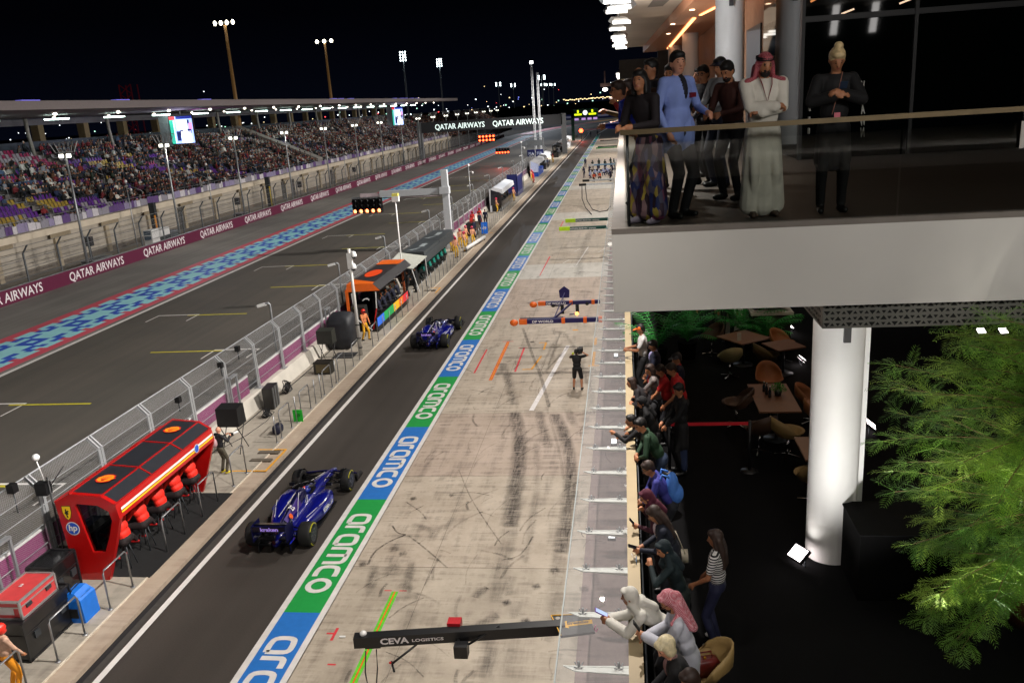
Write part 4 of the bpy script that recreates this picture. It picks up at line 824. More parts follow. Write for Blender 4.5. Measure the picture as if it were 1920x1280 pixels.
def covered_screen(x,y,lb,s=1.,rz=0,col='#0e0e10'):
    t=thing('covered_screen',lb,'screen',(x,y,.15),rz); g=MB(); w=.42*s
    g.add([(-w,-.3*s,1.05*s),(w,-.3*s,1.05*s),(w*1.05,.3*s,1.05*s),(-w*1.05,.3*s,1.05*s),(-w,-.28*s,1.75*s),(w,-.28*s,1.75*s),(w,.28*s,1.8*s),(-w,.28*s,1.8*s)],[[3,2,1,0],[4,5,6,7],[0,1,5,4],[1,2,6,5],[2,3,7,6],[3,0,4,7]]); g.build('black_cover',M('black_fabric_'+col[1:],col,.55,noise=.25,scale=4),t)
    for sx in (-1,1):
        for d in (-1,1): g=MB(); g.tube([(sx*w*.8,-d*.3*s,1.05*s),(sx*w*.8,d*.38*s,0)],.018); g.build('leg',BLK,t)
    return t
covered_screen(-14.75,27.6,'black covered monitor on folding legs beside the red pit stand')
covered_screen(-14.95,38.7,'grey green covered monitor on folding legs before the camera mast',.95,0,'#22241f')
covered_screen(-14.75,43.6,'dark covered monitor on crossed legs behind the orange marshal',.95,0,'#1c1d1b')
t=thing('speaker_case','dark amplifier box with grey front standing on the platform','box',(-14.55,36.9,.15)); g=MB(); g.box(-.42,.42,-.28,.28,0,.6); g.build('shell',M('olive_black_case','#1c1a14',.5),t); g=MB(); g.box(-.3,.35,-.3,-.28,.1,.5); g.build('front_panel',M('dull_brass','#4a4028',.5),t)
t=thing('upright_trunk','black trunk leaning upright against the pit wall','case',(-15.3,32.3,.15),.1); g=MB(); g.box(-.2,.24,-.42,.42,0,.95); g.build('shell',M('black_case_shell'),t)
for yy in (-.3,0,.3): g=MB(); g.bar((.25,yy,0),(.25,yy,.95),.03,.03); g.build('strap',STEEL,t)
for (x,y,r,lb) in ((-15.25,34.0,.3,'coiled black cable reel against the pit wall'),(-14.95,31.0,.2,'small heap of black cable on the platform'),(-15.1,41.3,.2,'black cable loop at the foot of the covered trolley')):
    t=thing('cable_reel',lb,'cable',(x,y,.15)); g=MB(); 
    for k in range(5): rr=r*(1-.07*k); g.tube([(.05*k-.1+.06*math.sin(a*3+k),rr*math.cos(a),r+rr*math.sin(a)) for a in [i*math.pi/8 for i in range(17)]],.022,None,5)
    g.build('coil',BLK,t); g=MB(); g.ell((0,0,r),(.1,r*.75,r*.75),None,10,6); g.build('core',M('black_fabric_0e0e10','#0e0e10',.55),t)
g=MB(); g.tube([(-15.6,18,.17),(-15.55,27,.17),(-15.6,30,.17),(-15.5,36,.17),(-15.62,46,.17)],.02,BLK,5); g.tube([(-15.5,27.5,.17),(-15.0,29,.165),(-14.8,30.6,.165),(-14.9,31.6,.165),(-15.5,32,.17)],.012,BLK,5); tag(g.build('floor_cable'),'black cables running along the foot of the pit wall','cable')
t=thing('holdall','navy blue sports bag on the platform beside a post','bag',(-13.75,29.25,.15)); g=MB(); g.loft([(-.22,0,.12,.02,.28),(-.16,0,.17,0,.4),(.16,0,.17,0,.4),(.22,0,.12,.02,.28)],M('navy_fabric','#10142c',.7,noise=.2)); g.build('bag',None,t); g=MB(); g.tube([(.1,-.15,.38),(.14,-.08,.5),(.14,.08,.5),(.1,.15,.38)],.012); g.build('handle',BLK,t)
t=thing('green_sign','bright green square sign on a slim post','sign',(-13.4,30.5,.15)); g=MB(); g.box(-.2,.2,-.02,.02,0,.5,M('signal_green','#0c8f1e',.5,emit=.15)); addtext(g,'49',.2,(0,-.023,.2),(1,0,0),(0,0,1),M('dark_green_lettering','#03490b',.6),.006); g.build('panel',None,t)
t=thing('blue_sign','small bright blue square sign hanging on the platform posts','sign',(-13.4,79.1,.15)); g=MB(); g.box(-.3,.3,-.02,.02,.1,1.2,M('signal_blue','#1467cf',.5,emit=.15)); addtext(g,'49',.4,(0,-.023,.5),(1,0,0),(0,0,1),WHT,.01); g.build('panel',None,t)
t=thing('covered_trolley','tall bulky trolley under a dark grey cover beside the camera mast','trolley',(-15.05,41.5,.15)); g=MB(); g.loft([(-.75,0,.62,.05,1.45,5),(-.55,0,.7,0,1.75,4),(.0,.02,.72,0,1.92,4),(.5,0,.68,0,1.8,4),(.75,0,.55,.05,1.4,5)],M('dark_cover_fabric','#1b1d22',.6,noise=.3,scale=3,bump=.6)); g.build('cover',None,t)
for a in (-.5,.5): g=MB(); g.cyl((-.3,a,.0),.08,.06,None,10,'x'); g.build('wheel',BLK,t)
t=thing('camera_mast','tall white mast with stacked dome cameras on the pit wall platform','pole',(-13.6,39.7,.15)); g=MB(); g.tube([(0,0,0),(0,0,5.2)],.1,None,10,.07); g.tube([(0,0,5.0),(.0,0,5.5)],.09,None,8); g.build('pole',M('white_mast_paint','#bdbbb6',.5,noise=.06),t)
for (x,z) in ((.22,5.15),(.14,4.55)): g=MB(); g.lathe((x,0,z),[(.05,.22),(.1,.2),(.16,.0),(.15,-.05),(0,-.05)],WHT,12); g.ell((x,0,z-.06),(.1,.1,.1),BLK,8,6); g.bar((0,0,z+.2),(x,0,z+.2),.05,.05,WHT); g.build('dome_camera',None,t)
g=MB(); g.box(-.12,.12,-.1,.1,4.5,5.3); g.build('junction_box',WHT,t)
for z in (.4,.9,1.6): g=MB(); g.cyl((0,0,z),.125,.05,None,10); g.build('clamp',BLK,t)
g=MB(); g.box(-15.0,-13.9,39.2,40.2,.15,.185); tag(g.build('rubber_mat',M('dark_rubber_mat','#2b2b2c',.9)),'dark square rubber mat beside the white camera mast','mat')
# small lamp-arm poles on the track side of the pit wall
def armpole(y,h=3.75,x=-16.55):
    t=thing('camera_pole','steel pole with a small white camera pointing over the race track','pole',(x,y,.75),0,'small camera poles along the pit wall fence'); g=MB(); g.tube([(0,0,0),(0,0,h-.75),(-.05,0,h-.68),(-.25,0,h-.7)],.05,None,6); g.build('pole',STEEL,t); g=MB(); g.bar((-.2,0,h-.72),(-.62,0,h-.82),.13,.13); g.build('camera_head',WHT,t); return t
ap=armpole(36.3)
for y in (46.2,56,70,80,92,104,116,128,141): dup(ap,(-16.55,y,.75))
slimpole(-16.2,90.5,5.4,'white pole with a dome camera beyond the group of marshals').location=(-16.6,90.5,.5)
slimpole(-14,118,6.8,'thin white pole with a small camera between the white stand and the crew in orange')
# ---- second pit stand (black and orange)
ORG=M('papaya_paint','#e0651a',.4,noise=.06,coat=.3); CHG=M('charcoal_panel','#2a292b',.45,noise=.1); NVY=M('navy_panel','#141a33',.5,noise=.15)
t=thing('pit_stand','black and orange pit wall stand with an orange roof end and rainbow kick board','pit stand',(-14.5,44.3,.15)); off=(14.5,-44.3,-.15)
y0,y1=44.3,51.6
g=MB(); g.add([(-15.6,y0,2.5),(-13.65,y0,2.55),(-13.65,y1,2.55),(-15.6,y1,2.5),(-15.5,y0,2.9),(-14.05,y0,2.92),(-14.05,y1,2.92),(-15.5,y1,2.9)],[[0,3,2,1],[4,5,6,7],[0,1,5,4],[1,2,6,5],[2,3,7,6],[3,0,4,7]],CHG); gb(g,'roof',None,t,off)
g=MB(); z=2.925
for (a,b) in (((y0-.02),(y0+1.3)),((y1-1.5),(y1+.02))):
    g=MB(); q=.9 if a<y0 else -.9
    g.add([(-15.52,a,z),(-14.03,a,z),(-14.03,b-(q if q>0 else 0),z+.003),(-15.52,b,z+.003)],[[0,1,2,3]],ORG)
    if a<y0: g.quad((-15.62,a-.01,2.48),(-13.64,a-.01,2.52),(-14.03,a-.01,2.93),(-15.52,a-.01,2.93),ORG); g.box(-15.66,-15.5,a-.03,a+.12,.5,2.6,ORG)
    gb(g,'orange_roof_end',None,t,off)
g=MB(); ov=[(-14.85+.45*math.cos(k*math.pi/12),47.3+1.1*math.sin(k*math.pi/12),z+.006) for k in range(24)]; g.add(ov,[list(range(24))],M('orange_red_oval','#e04a1c',.4,noise=0)); gb(g,'roof_emblem',None,t,off)
for yy in (48.6,49.6,50.4):
    g=MB(); g.quad((-14.03,yy,2.62),(-14.03,yy+.45,2.62),(-14.04,yy+.45,2.76),(-14.04,yy,2.76),M('grey_lettering','#8a8a8c',.5)); g.v=[(p[0]+.3-(p[2]-2.6)*.9,p[1],p[2]) for p in g.v]; gb(g,'side_sticker',None,t,off)
g=MB(); g.prism([(-15.55,.15),(-14.35,.15),(-13.72,2.52),(-15.55,2.5)],y0+.1,y0+.14,'y',glassmat('dark_window',(.12,.12,.16),.05)); gb(g,'end_window',None,t,off)
g=MB(); g.bar((-15.2,y0,.9),(-14.3,y0-.02,.25),.06,.06,WHT); g.bar((-15.2,y0,.9),(-15.3,y0,2.4),.06,.06,WHT); g.bar((-13.9,y0-.02,2.45),(-13.95,y0-.02,1.5),.04,.05,WHT); g.bar((-13.95,y0-.02,1.5),(-14.25,y0-.02,.3),.04,.05,SHR); gb(g,'end_frame',None,t,off)
g=MB(); sw=[(0,0),(.14,.14),(.36,.2),(.5,.1),(.46,.0),(.4,.08),(.24,.1),(.1,.02)]
g.add([(-14.75+a*.9,y0-.03,1.95+b*.9) for a,b in sw],[list(range(8))],WHT); g.add([(-15.1+a,y0-.03,1.25+b) for a,b in ((0,.05),(.12,.09),(.4,.07),(.4,.13),(.12,.15),(0,.19),(.06,.12))],[list(range(7))],WHT); gb(g,'white_emblem',None,t,off)
g=MB(); g.box(-15.55,-15.5,y0,y1,.15,2.5,BLK); g.box(-15.5,-14.9,y0+.2,y1,.15,1.1,BLK); gb(g,'back_panel',None,t,off)
g=MB(); rb=['#2a68d6','#1c9c52','#e6b31c','#e0701a','#d3303a']; seg=[0,.2,.5,.68,.82,1.0]
for k in range(5): g.quad((-13.95,y0-.1+seg[k]*7,.45),(-13.95,y0-.1+seg[k+1]*7,.45),(-13.95,y0-.1+seg[k+1]*7,.95),(-13.95,y0-.1+seg[k]*7,.95),M('rainbow_%d'%k,rb[k],.5,emit=.25,noise=0))
g.box(-14.05,-13.96,y0-.1,y0+6.9,.15,.97,BLK); gb(g,'kick_board',None,t,off)
for k in range(7):
    g=MB(); g.box(-15.45,-15.4,y0+.4+k,y0+1.15+k,1.4,1.85,M('monitor_glow')); gb(g,'monitor',None,t,off)
# ---- third pit stand (dark green grey with white awning)
t=thing('pit_stand','dark grey box shaped pit wall stand with white roof lettering and a crew in teal','pit stand',(-14.6,56,.15)); off=(14.6,-56,-.15)
y0,y1=56.2,66.5; SLT=M('slate_panel','#3a3f42',.45,noise=.08)
g=MB(); g.box(-15.5,-13.9,y0,61.3,2.35,2.6); g.box(-15.5,-13.9,61.36,y1,2.35,2.6); g.box(-13.92,-13.86,y0,y1,1.75,2.36); gb(g,'roof',SLT,t,off)
g=MB(); g.box(-15.5,-15.44,y0,y1,.15,2.35); gb(g,'back_panel',M('dark_slate','#1f2427',.5),t,off)
for xx in (-15.48,-13.95): g=MB(); g.box(xx,xx+.07,y0,y0+.07,.15,2.4); gb(g,'corner_post',SLT,t,off)
g=MB(); g.quad((-15.42,y0+.03,.6),(-14.5,y0+.03,.6),(-14.5,y0+.03,2.3),(-15.42,y0+.03,2.3),M('slate_glass','#454a52',.25)); gb(g,'end_window',None,t,off)
for (ya,w_) in ((57,.9),(58.4,1.4),(62.3,.9),(63.7,1.4)):
    g=MB(); g.add([(-15.3,ya,2.603),(-14.9,ya,2.603),(-14.5,ya+w_,2.603),(-14.6,ya+w_,2.603)] if w_<1 else [(-14.8,ya,2.603),(-14.4,ya,2.603),(-14.4,ya+w_,2.603),(-14.8,ya+w_,2.603)],[[0,1,2,3]]); gb(g,'roof_lettering',M('pale_lettering','#8d9698',.5),t,off)
g=MB(); g.box(-15.4,-14.6,y0+.3,y1,.15,1.15,BLK); gb(g,'desk',None,t,off)
t=thing('awning','slanted pale awning on white struts between the orange and the dark grey pit stands','awning',(-14.5,52.6,.15)); g=MB(); g.add([(-1.1,0,2.25),(.7,-.2,2.0),(.9,3.2,2.2),(-1.1,3.4,2.5),(-1.1,0,2.2),(.7,-.2,1.95),(.9,3.2,2.15),(-1.1,3.4,2.45)],[[0,1,2,3],[7,6,5,4],[0,4,5,1],[1,5,6,2],[2,6,7,3],[3,7,4,0]]); g.build('canopy_cloth',M('awning_cloth','#a9aba2',.7),t)
for p in (((.6,-.1,2),(.9,.3,.3)),((-.9,0,2.2),(-.3,-.3,.2)),((.8,3,2.15),(.9,3.1,0))): g=MB(); g.bar(p[0],p[1],.05,.05); g.build('strut',WHT,t)
# ---- far stands
def simple_stand(y0,y1,lb,roof,side,x0=-15.5,x1=-14.1,z=2.7,face=None,prof=None):
    t=thing('pit_stand',lb,'pit stand',((x0+x1)/2,y0,.15)); off=(-(x0+x1)/2,-y0,-.15)
    P=prof or [(x0,.15),(x0,z),(x0+.5,z+.25),(x1+.1,z),(x1+.2,z-.5),(x1,z-.55),(x1-.2,z-.3),(x0+.25,z-.2),(x0+.2,.15)]
    g=MB(); g.prism(P,y0,y1,'y',roof); gb(g,'shell',None,t,off); g=MB(); g.box(x0+.3,x1-.1,y0+.1,y1-.1,.15,1.2,side); gb(g,'desk',None,t,off)
    if face: g=MB(); g.prism([(x0+.1,.9),(x1,.9),(x1+.05,z-.5),(x0+.2,z)],y0-.03,y0,'y',face); gb(g,'end_panel',None,t,off)
    return t
WP=M('white_stand_paint','#c8cace',.4,noise=.05)
simple_stand(96.5,107,'pearl white pit wall stand with black equipment and a curved roof',WP,CARB,face=M('smoked_chrome','#2c2e33',.2,.4,noise=.6,scale=8))
t=thing('privacy_screen','tall navy blue panel standing beyond the white pit stand','panel',(-14.8,112,.15)); g=MB(); g.box(-.7,.7,0,.1,0,2.9); g.box(.6,.7,0,6,0,2.6); g.build('panel',M('navy_screen','#141d5c',.5),t)
simple_stand(141,151,'white and blue pit wall stand beside the lattice tower',WP,HPB,face=M('white_blue_face','#b9c4e6',.4)); simple_stand(156,166,'pale boxy pit wall stand beyond the white and blue one',WP,CARB)
simple_stand(188,197,'small black pit wall stand past the lit gantry leg',M('black_case_shell'),CARB); simple_stand(206,216,'small white pit wall stand near the far end of the pit wall',WP,CARB); simple_stand(224,236,'last white pit wall box by the green signal gantry',WP,WP)
t=thing('notice_board','steel framed board with two navy lettered panels above the far pit wall','board',(-16.2,158,0)); g=MB(); 
for x in (-1.6,1.6): g.bar((x,0,0),(x,0,5.8),.12,.12)
g.bar((-1.6,0,5.8),(1.6,0,5.8),.12,.12); g.build('frame',STEEL,t)
for x in (-.78,.78): g=MB(); g.box(x-.72,x+.72,-.06,0,2.4,3.7,M('navy_screen')); addtext(g,'FIA',.75,(x,-.07,2.75),(1,0,0),(0,0,1),M('pale_blue_lettering','#b8c4e8',.5),.02); g.build('panel',None,t)
g=MB(); g.box(-1.4,1.4,-.06,0,4.4,5.4); g.build('upper_grille',M('grille_steel','#83888c',.5,.4),t)
# green signal gantry at pit exit
t=thing('signal_gantry','dark green gantry with lit yellow figures over the pit exit','gantry',(-15,262,0)); GG=M('dark_green_paint','#0e4a3a',.5); g=MB(); g.box(-.45,.45,-.3,.3,0,9.2); g.build('post',GG,t); g=MB(); g.box(-.4,7.6,-.3,.3,6.9,9.3); g.build('beam',GG,t)
g=MB(); ly=M('lit_yellow_figures','#d8f01c',.5,emit=1.6,noise=0); 
for x in (1.7,6.0): g.box(x-.25,x+.25,-.36,-.31,8.2,9.0,ly); g.box(x-1.1,x+1.1,-.36,-.31,7.5,8.0,ly)
disc(g,(3.85,-.32,8.2),.7,M('lit_white_clock','#f4fff4',.5,emit=1.5,noise=0),16); g.build('lit_panel',None,t)
g=MB(); 
for x in (1.3,3.4,5.2,6.9): g.box(x-.7,x+.5,-.2,.2,6.1,6.7)
g.build('purple_lamps',M('purple_lamp','#c8a0e8',.5,emit=.8,noise=0),t)
t=thing('beacon','glowing red beacon at the end of the pit wall','light',(-12.6,262,0)); g=MB(); g.tube([(0,0,0),(0,0,2.6)],.1); g.build('post',DST,t); g=MB(); g.ell((0,0,3.0),(.6,.5,.6)); g.build('lamp',RL,t); add_spot((-12.6,261,3.2),(-12,255,0),500,col=(1,.08,.06),size=R_(150))
# ---- pit booms
def textq(mb,txt,size,o,xd,yd,m,bold=.004,sx=1): addtext(mb,txt,size,o,xd,yd,m,bold,sx)
BM=M('boom_black','#0f1012',.4,noise=.15)
t=thing('pit_boom','black overhead pit boom with white lettering nearest the camera','boom',(-5.4,13.45,0)); off=(5.4,-13.45,0)
A=Vector((-5.37,13.35,2.3)); B=Vector((-1.35,13.92,2.3)); dv=(B-A).normalized()
g=MB(); g.bar(A,B,.2,.22); gb(g,'boom_arm',BM,t,off); g=MB(); g.bar(A+dv*.02+Vector((0,0,.02)),A-dv*.0+Vector((0,0,.02)),.0,.0) if 0 else None
n=Vector((-dv.y,dv.x,0))
def onb(s,dy,dz): p=A+dv*s-n*dy+Vector((0,0,dz)); return tuple(p)
g=MB(); textq(g,'CEVA',.175,onb(.78,.108,-.045),dv,(0,0,1),TXW,.006,1.25); textq(g,'LOGISTICS',.085,onb(1.42,.108,-.03),dv,(0,0,1),TXW,.002,1.5); gb(g,'lettering',None,t,off)
g=MB(); g.ell(onb(.18,-.02,.13),(.07,.07,.06)); gb(g,'dome',WHT,t,off)
g=MB(); g.box(-.13,.13,-.11,.11,0,.15); g.v=[tuple(Vector(p)+Vector(onb(1.93,-.2,.02))) for p in g.v]; gb(g,'red_camera',M('camera_red','#a81520',.4),t,off)
g=MB(); g.tube([onb(2.0,.1,-.05),onb(2.05,.35,-.25)],.025); g.box(-.12,.14,-.1,.1,-.3,-.05); g.v[-8:]=[tuple(Vector(p)+Vector(onb(2.05,.25,0))) for p in g.v[-8:]]; g.tube([onb(2.2,.2,-.1),onb(2.8,0,.12)],.022); gb(g,'hanging_camera',BM,t,off)
g=MB(); g.tube([onb(1.2,.1,-.1),onb(.75,.35,-.3)],.022,BM); g.tube([onb(.72,.28,-.3),onb(.78,.45,-.42)],.02,BM); g.ell(onb(.7,.33,-.3),(.025,.025,.025),SHR); gb(g,'side_arm',None,t,off)
g=MB(); c=[onb(.22,.12,-.15),onb(.2,.3,-.5),onb(.26,.42,-.95),onb(.36,.36,-.95),onb(.42,.2,-.5),onb(.42,.1,-.15)]; g.tube([Vector(p) for p in c],.013); gb(g,'hanging_hose',BLK,t,off)
g=MB(); g.bar(onb(.2,0,-.13),onb(.5,0,-.13),.14,.05); gb(g,'hose_bracket',BM,t,off)
t=thing('stop_board','black angled board with a yellow arrow at the root of the nearest boom','board',(-1.52,13.9,2.35)); g=MB(); pl=[(-.12,.28,.02),(.6,.35,.02),(.75,-.2,.02),(.12,-.35,.02)]; g.add(pl+[(p[0],p[1],-.03) for p in pl],[[0,1,2,3],[7,6,5,4],[0,4,5,1],[1,5,6,2],[2,6,7,3],[3,7,4,0]],BM); g.build('board',None,t)
g=MB(); g.add([(-.02,-.02,.026),(.2,.12,.026),(.2,.05,.026),(.68,.18,.026),(.70,.05,.026),(.24,-.06,.026),(.26,-.12,.026)],[[0,1,2,3,4,5,6]],M('arrow_yellow','#d9a21a',.5,noise=0)); addtext(g,'brembo',.13,(.42,.025,.03),(1,.22,0),(-.22,1,0),BLK,.004); g.build('arrow',None,t)
g=MB(); g.bar((-.12,.28,.03),(.12,-.35,.03),.015,.015); g.bar((-.12,.28,.03),(.6,.35,.03),.015,.015); g.build('yellow_edge',M('arrow_yellow'),t)
g=MB(); g.add([(.02+.05*math.cos(k*.7),.2+.05*math.sin(k*.7),.027) for k in range(9)],[list(range(9))]); g.build('round_hole',M('pale_disc','#98928a',.6),t)
PB=M('boom_indigo','#1c1652',.4,noise=.12); 
def boom(y,x0,x1,z,lb,m,mend,txt,ww=.17,acc=None):
    t=thing('pit_boom',lb,'boom',(x0,y,0)); g=MB(); g.box(0,x1-x0,-ww/2,ww/2,z-ww/2,z+ww/2); g.build('boom_arm',m,t); g=MB(); g.box(-.05,.32 if acc else .8,-ww*.6,ww*.6,z-ww*.6,z+ww*.6); g.ell((-.3,0,z-.05),(.2,.15,.16)) if acc else None; g.build('end_fitting',mend,t)
    if acc:
        for q in acc: g=MB(); g.box(q-.08,q+.08,-ww*.62,ww*.62,z-ww*.62,z+ww*.62); g.build('orange_clamp',mend,t)
    g=MB(); addtext(g,txt,.15,((x1-x0)*.28 if acc else (x1-x0)*.5,-ww/2-.004,z-.05),(1,0,0),(0,0,1),TXW,.004,1.25); g.build('lettering',None,t); return t
OR=M('boom_orange','#e2661c',.4)
t=boom(37.3,-4.95,-1.2,2.3,'indigo pit boom with an orange gun at its tip, the nearer of two',PB,OR,'DP WORLD',.2,(2.0,3.0,3.7))
g=MB(); g.tube([(0,0,2.45),(2,0,2.45)],.02); g.build('top_tube',PB,t)
t=boom(40.8,-4.4,-1.35,2.3,'indigo pit boom with orange joints, the farther of two',PB,OR,'DP WORLD',.17,(1.6,2.7))
for x in (1.15,1.9): g=MB(); g.box(x-.08,x+.08,-.1,.08,1.75,2.2); g.build('hanging_camera',BLK,t)
g=MB(); g.bar((.65,0,2.15),(1.15,0,2.15),.05,.05); g.ell((.7,0,2.2),(.12,.12,.12)); g.build('side_arm',BLK,t); g=MB(); g.ell((2.4,0,2.25),(.12,.12,.12)); g.build('clamp_head',BLK,t)
g=MB(); g.bar((1.65,0,2.3),(.95,-3.3,2.3),.06,.08); g.bar((1.0,-3.4,2.35),(1.15,2.0,2.35),.04,.05); g.build('link_bar',PB,t)
t=thing('stop_board','dark indigo house shaped board standing beyond the indigo booms','board',(-3.3,43.2,2.3)); g=MB(); pl=[(-.25,0,-.3),(.25,0,-.3),(.28,0,.1),(.0,0,.32),(-.28,0,.1)]; g.add(pl+[(p[0],.06,p[2]) for p in pl],[[0,1,2,3,4],[9,8,7,6,5],[0,5,6,1],[1,6,7,2],[2,7,8,3],[3,8,9,4],[4,9,5,0]],PB); g.build('board',None,t); g=MB(); g.bar((0,0,-.3),(-.05,-2.4,-.1),.03,.03); g.build('strut',STEEL,t)
t=thing('boom_lamp','small glowing orange lamp hanging between the indigo booms','light',(-2.35,37.9,2.45)); g=MB(); g.ell((0,0,0),(.09,.09,.09)); g.build('lamp',M('orange_glow','#ff9a50',.5,emit=4,ecol='#ff9a50',noise=0),t); g=MB(); g.bar((0,0,0),(-.35,.1,-.05),.04,.04); g.build('arm',PB,t)
TE=M('boom_teal','#0c4a42',.4,noise=.1); LIM=M('boom_lime','#b6e01a',.45)
boom(66,-5.15,-1.5,2.3,'dark green pit boom with a lime tip, the nearer of two',TE,LIM,'ASTON MARTIN  aramco',.24); boom(70.5,-4.95,-1.4,2.3,'dark green pit boom with a lime tip, the farther of two',TE,LIM,'ASTON MARTIN  aramco',.24)
t=thing('stop_board','dark green slanted blade at the root of the lime tipped boom','board',(-1.55,66,2.3)); g=MB(); g.add([(-.35,.9,0),(-.2,1.0,0),(.2,-.3,0),(.18,-.85,0),(0,-.6,0),(-.1,0,0),(-.35,.9,-.05),(-.2,1.0,-.05),(.2,-.3,-.05),(.18,-.85,-.05),(0,-.6,-.05),(-.1,0,-.05)],[[0,1,2,3,4,5],[11,10,9,8,7,6],[0,6,7,1],[1,7,8,2],[2,8,9,3],[3,9,10,4],[4,10,11,5],[5,11,6,0]],TE); g.build('blade',None,t)
WB=M('boom_white','#cfd4d8',.4)
boom(101,-5.3,-1.3,2.3,'white and red pit boom beyond the green booms',WB,M('boom_black'),'',.22); boom(106,-5.1,-1.3,2.3,'white and blue pit boom beyond the green booms',WB,M('boom_black'),'',.22); boom(131,-5.4,-1.3,2.3,'pale blue pit boom above the kneeling far pit crew',M('boom_pale_blue','#7fa8c8',.4),WB,'',.22)
boom(176,-5.5,-1.3,2.3,'green boom far down the pit apron',M('boom_green','#1d8a3c',.4),M('boom_green','#1d8a3c',.4),'',.22); boom(181,-5.3,-1.3,2.3,'dark green boom far down the pit apron behind the bright one',TE,TE,'',.22); boom(206,-5.4,-1.3,2.3,'black boom farthest down the pit apron',BM,BM,'',.22)
for i,(pts) in enumerate(([(-5,100.8,2.1),(-4.9,98,1),(-4.4,95,.3),(-3.6,91,.05)],[(-4.6,100.8,2.1),(-4.3,97,.9),(-3.6,94,.2),(-2.8,93,.05),(-2.0,93.6,.05),(-1.6,94.5,.4)])):
    g=MB(); P=[Vector(p) for p in pts]; g.tube(P,.05,BLK,6); tag(g.build('air_hose'),['left black air hose hanging from the white and red boom','right black air hose curling from the white and red boom'][i],'hose')
t=thing('equipment_box','small black box on the apron under the nearest boom at the frame edge','box',(-4.55,14.3,0)); g=MB(); g.box(-.18,.18,-.2,.2,0,.25,BLK); g.box(-.16,.1,-.15,.15,.25,.27,DST); g.build('shell',None,t)
g=MB(); g.box(-8.0,-7.85,17.6,17.66,.01,.03,WHT); g.v=[(p[0]+1.0-.05,p[1]-1,p[2]) for p in g.v]; tag(g.build('paper_scrap'),'small white paper strip lying beside the painted band','paper')
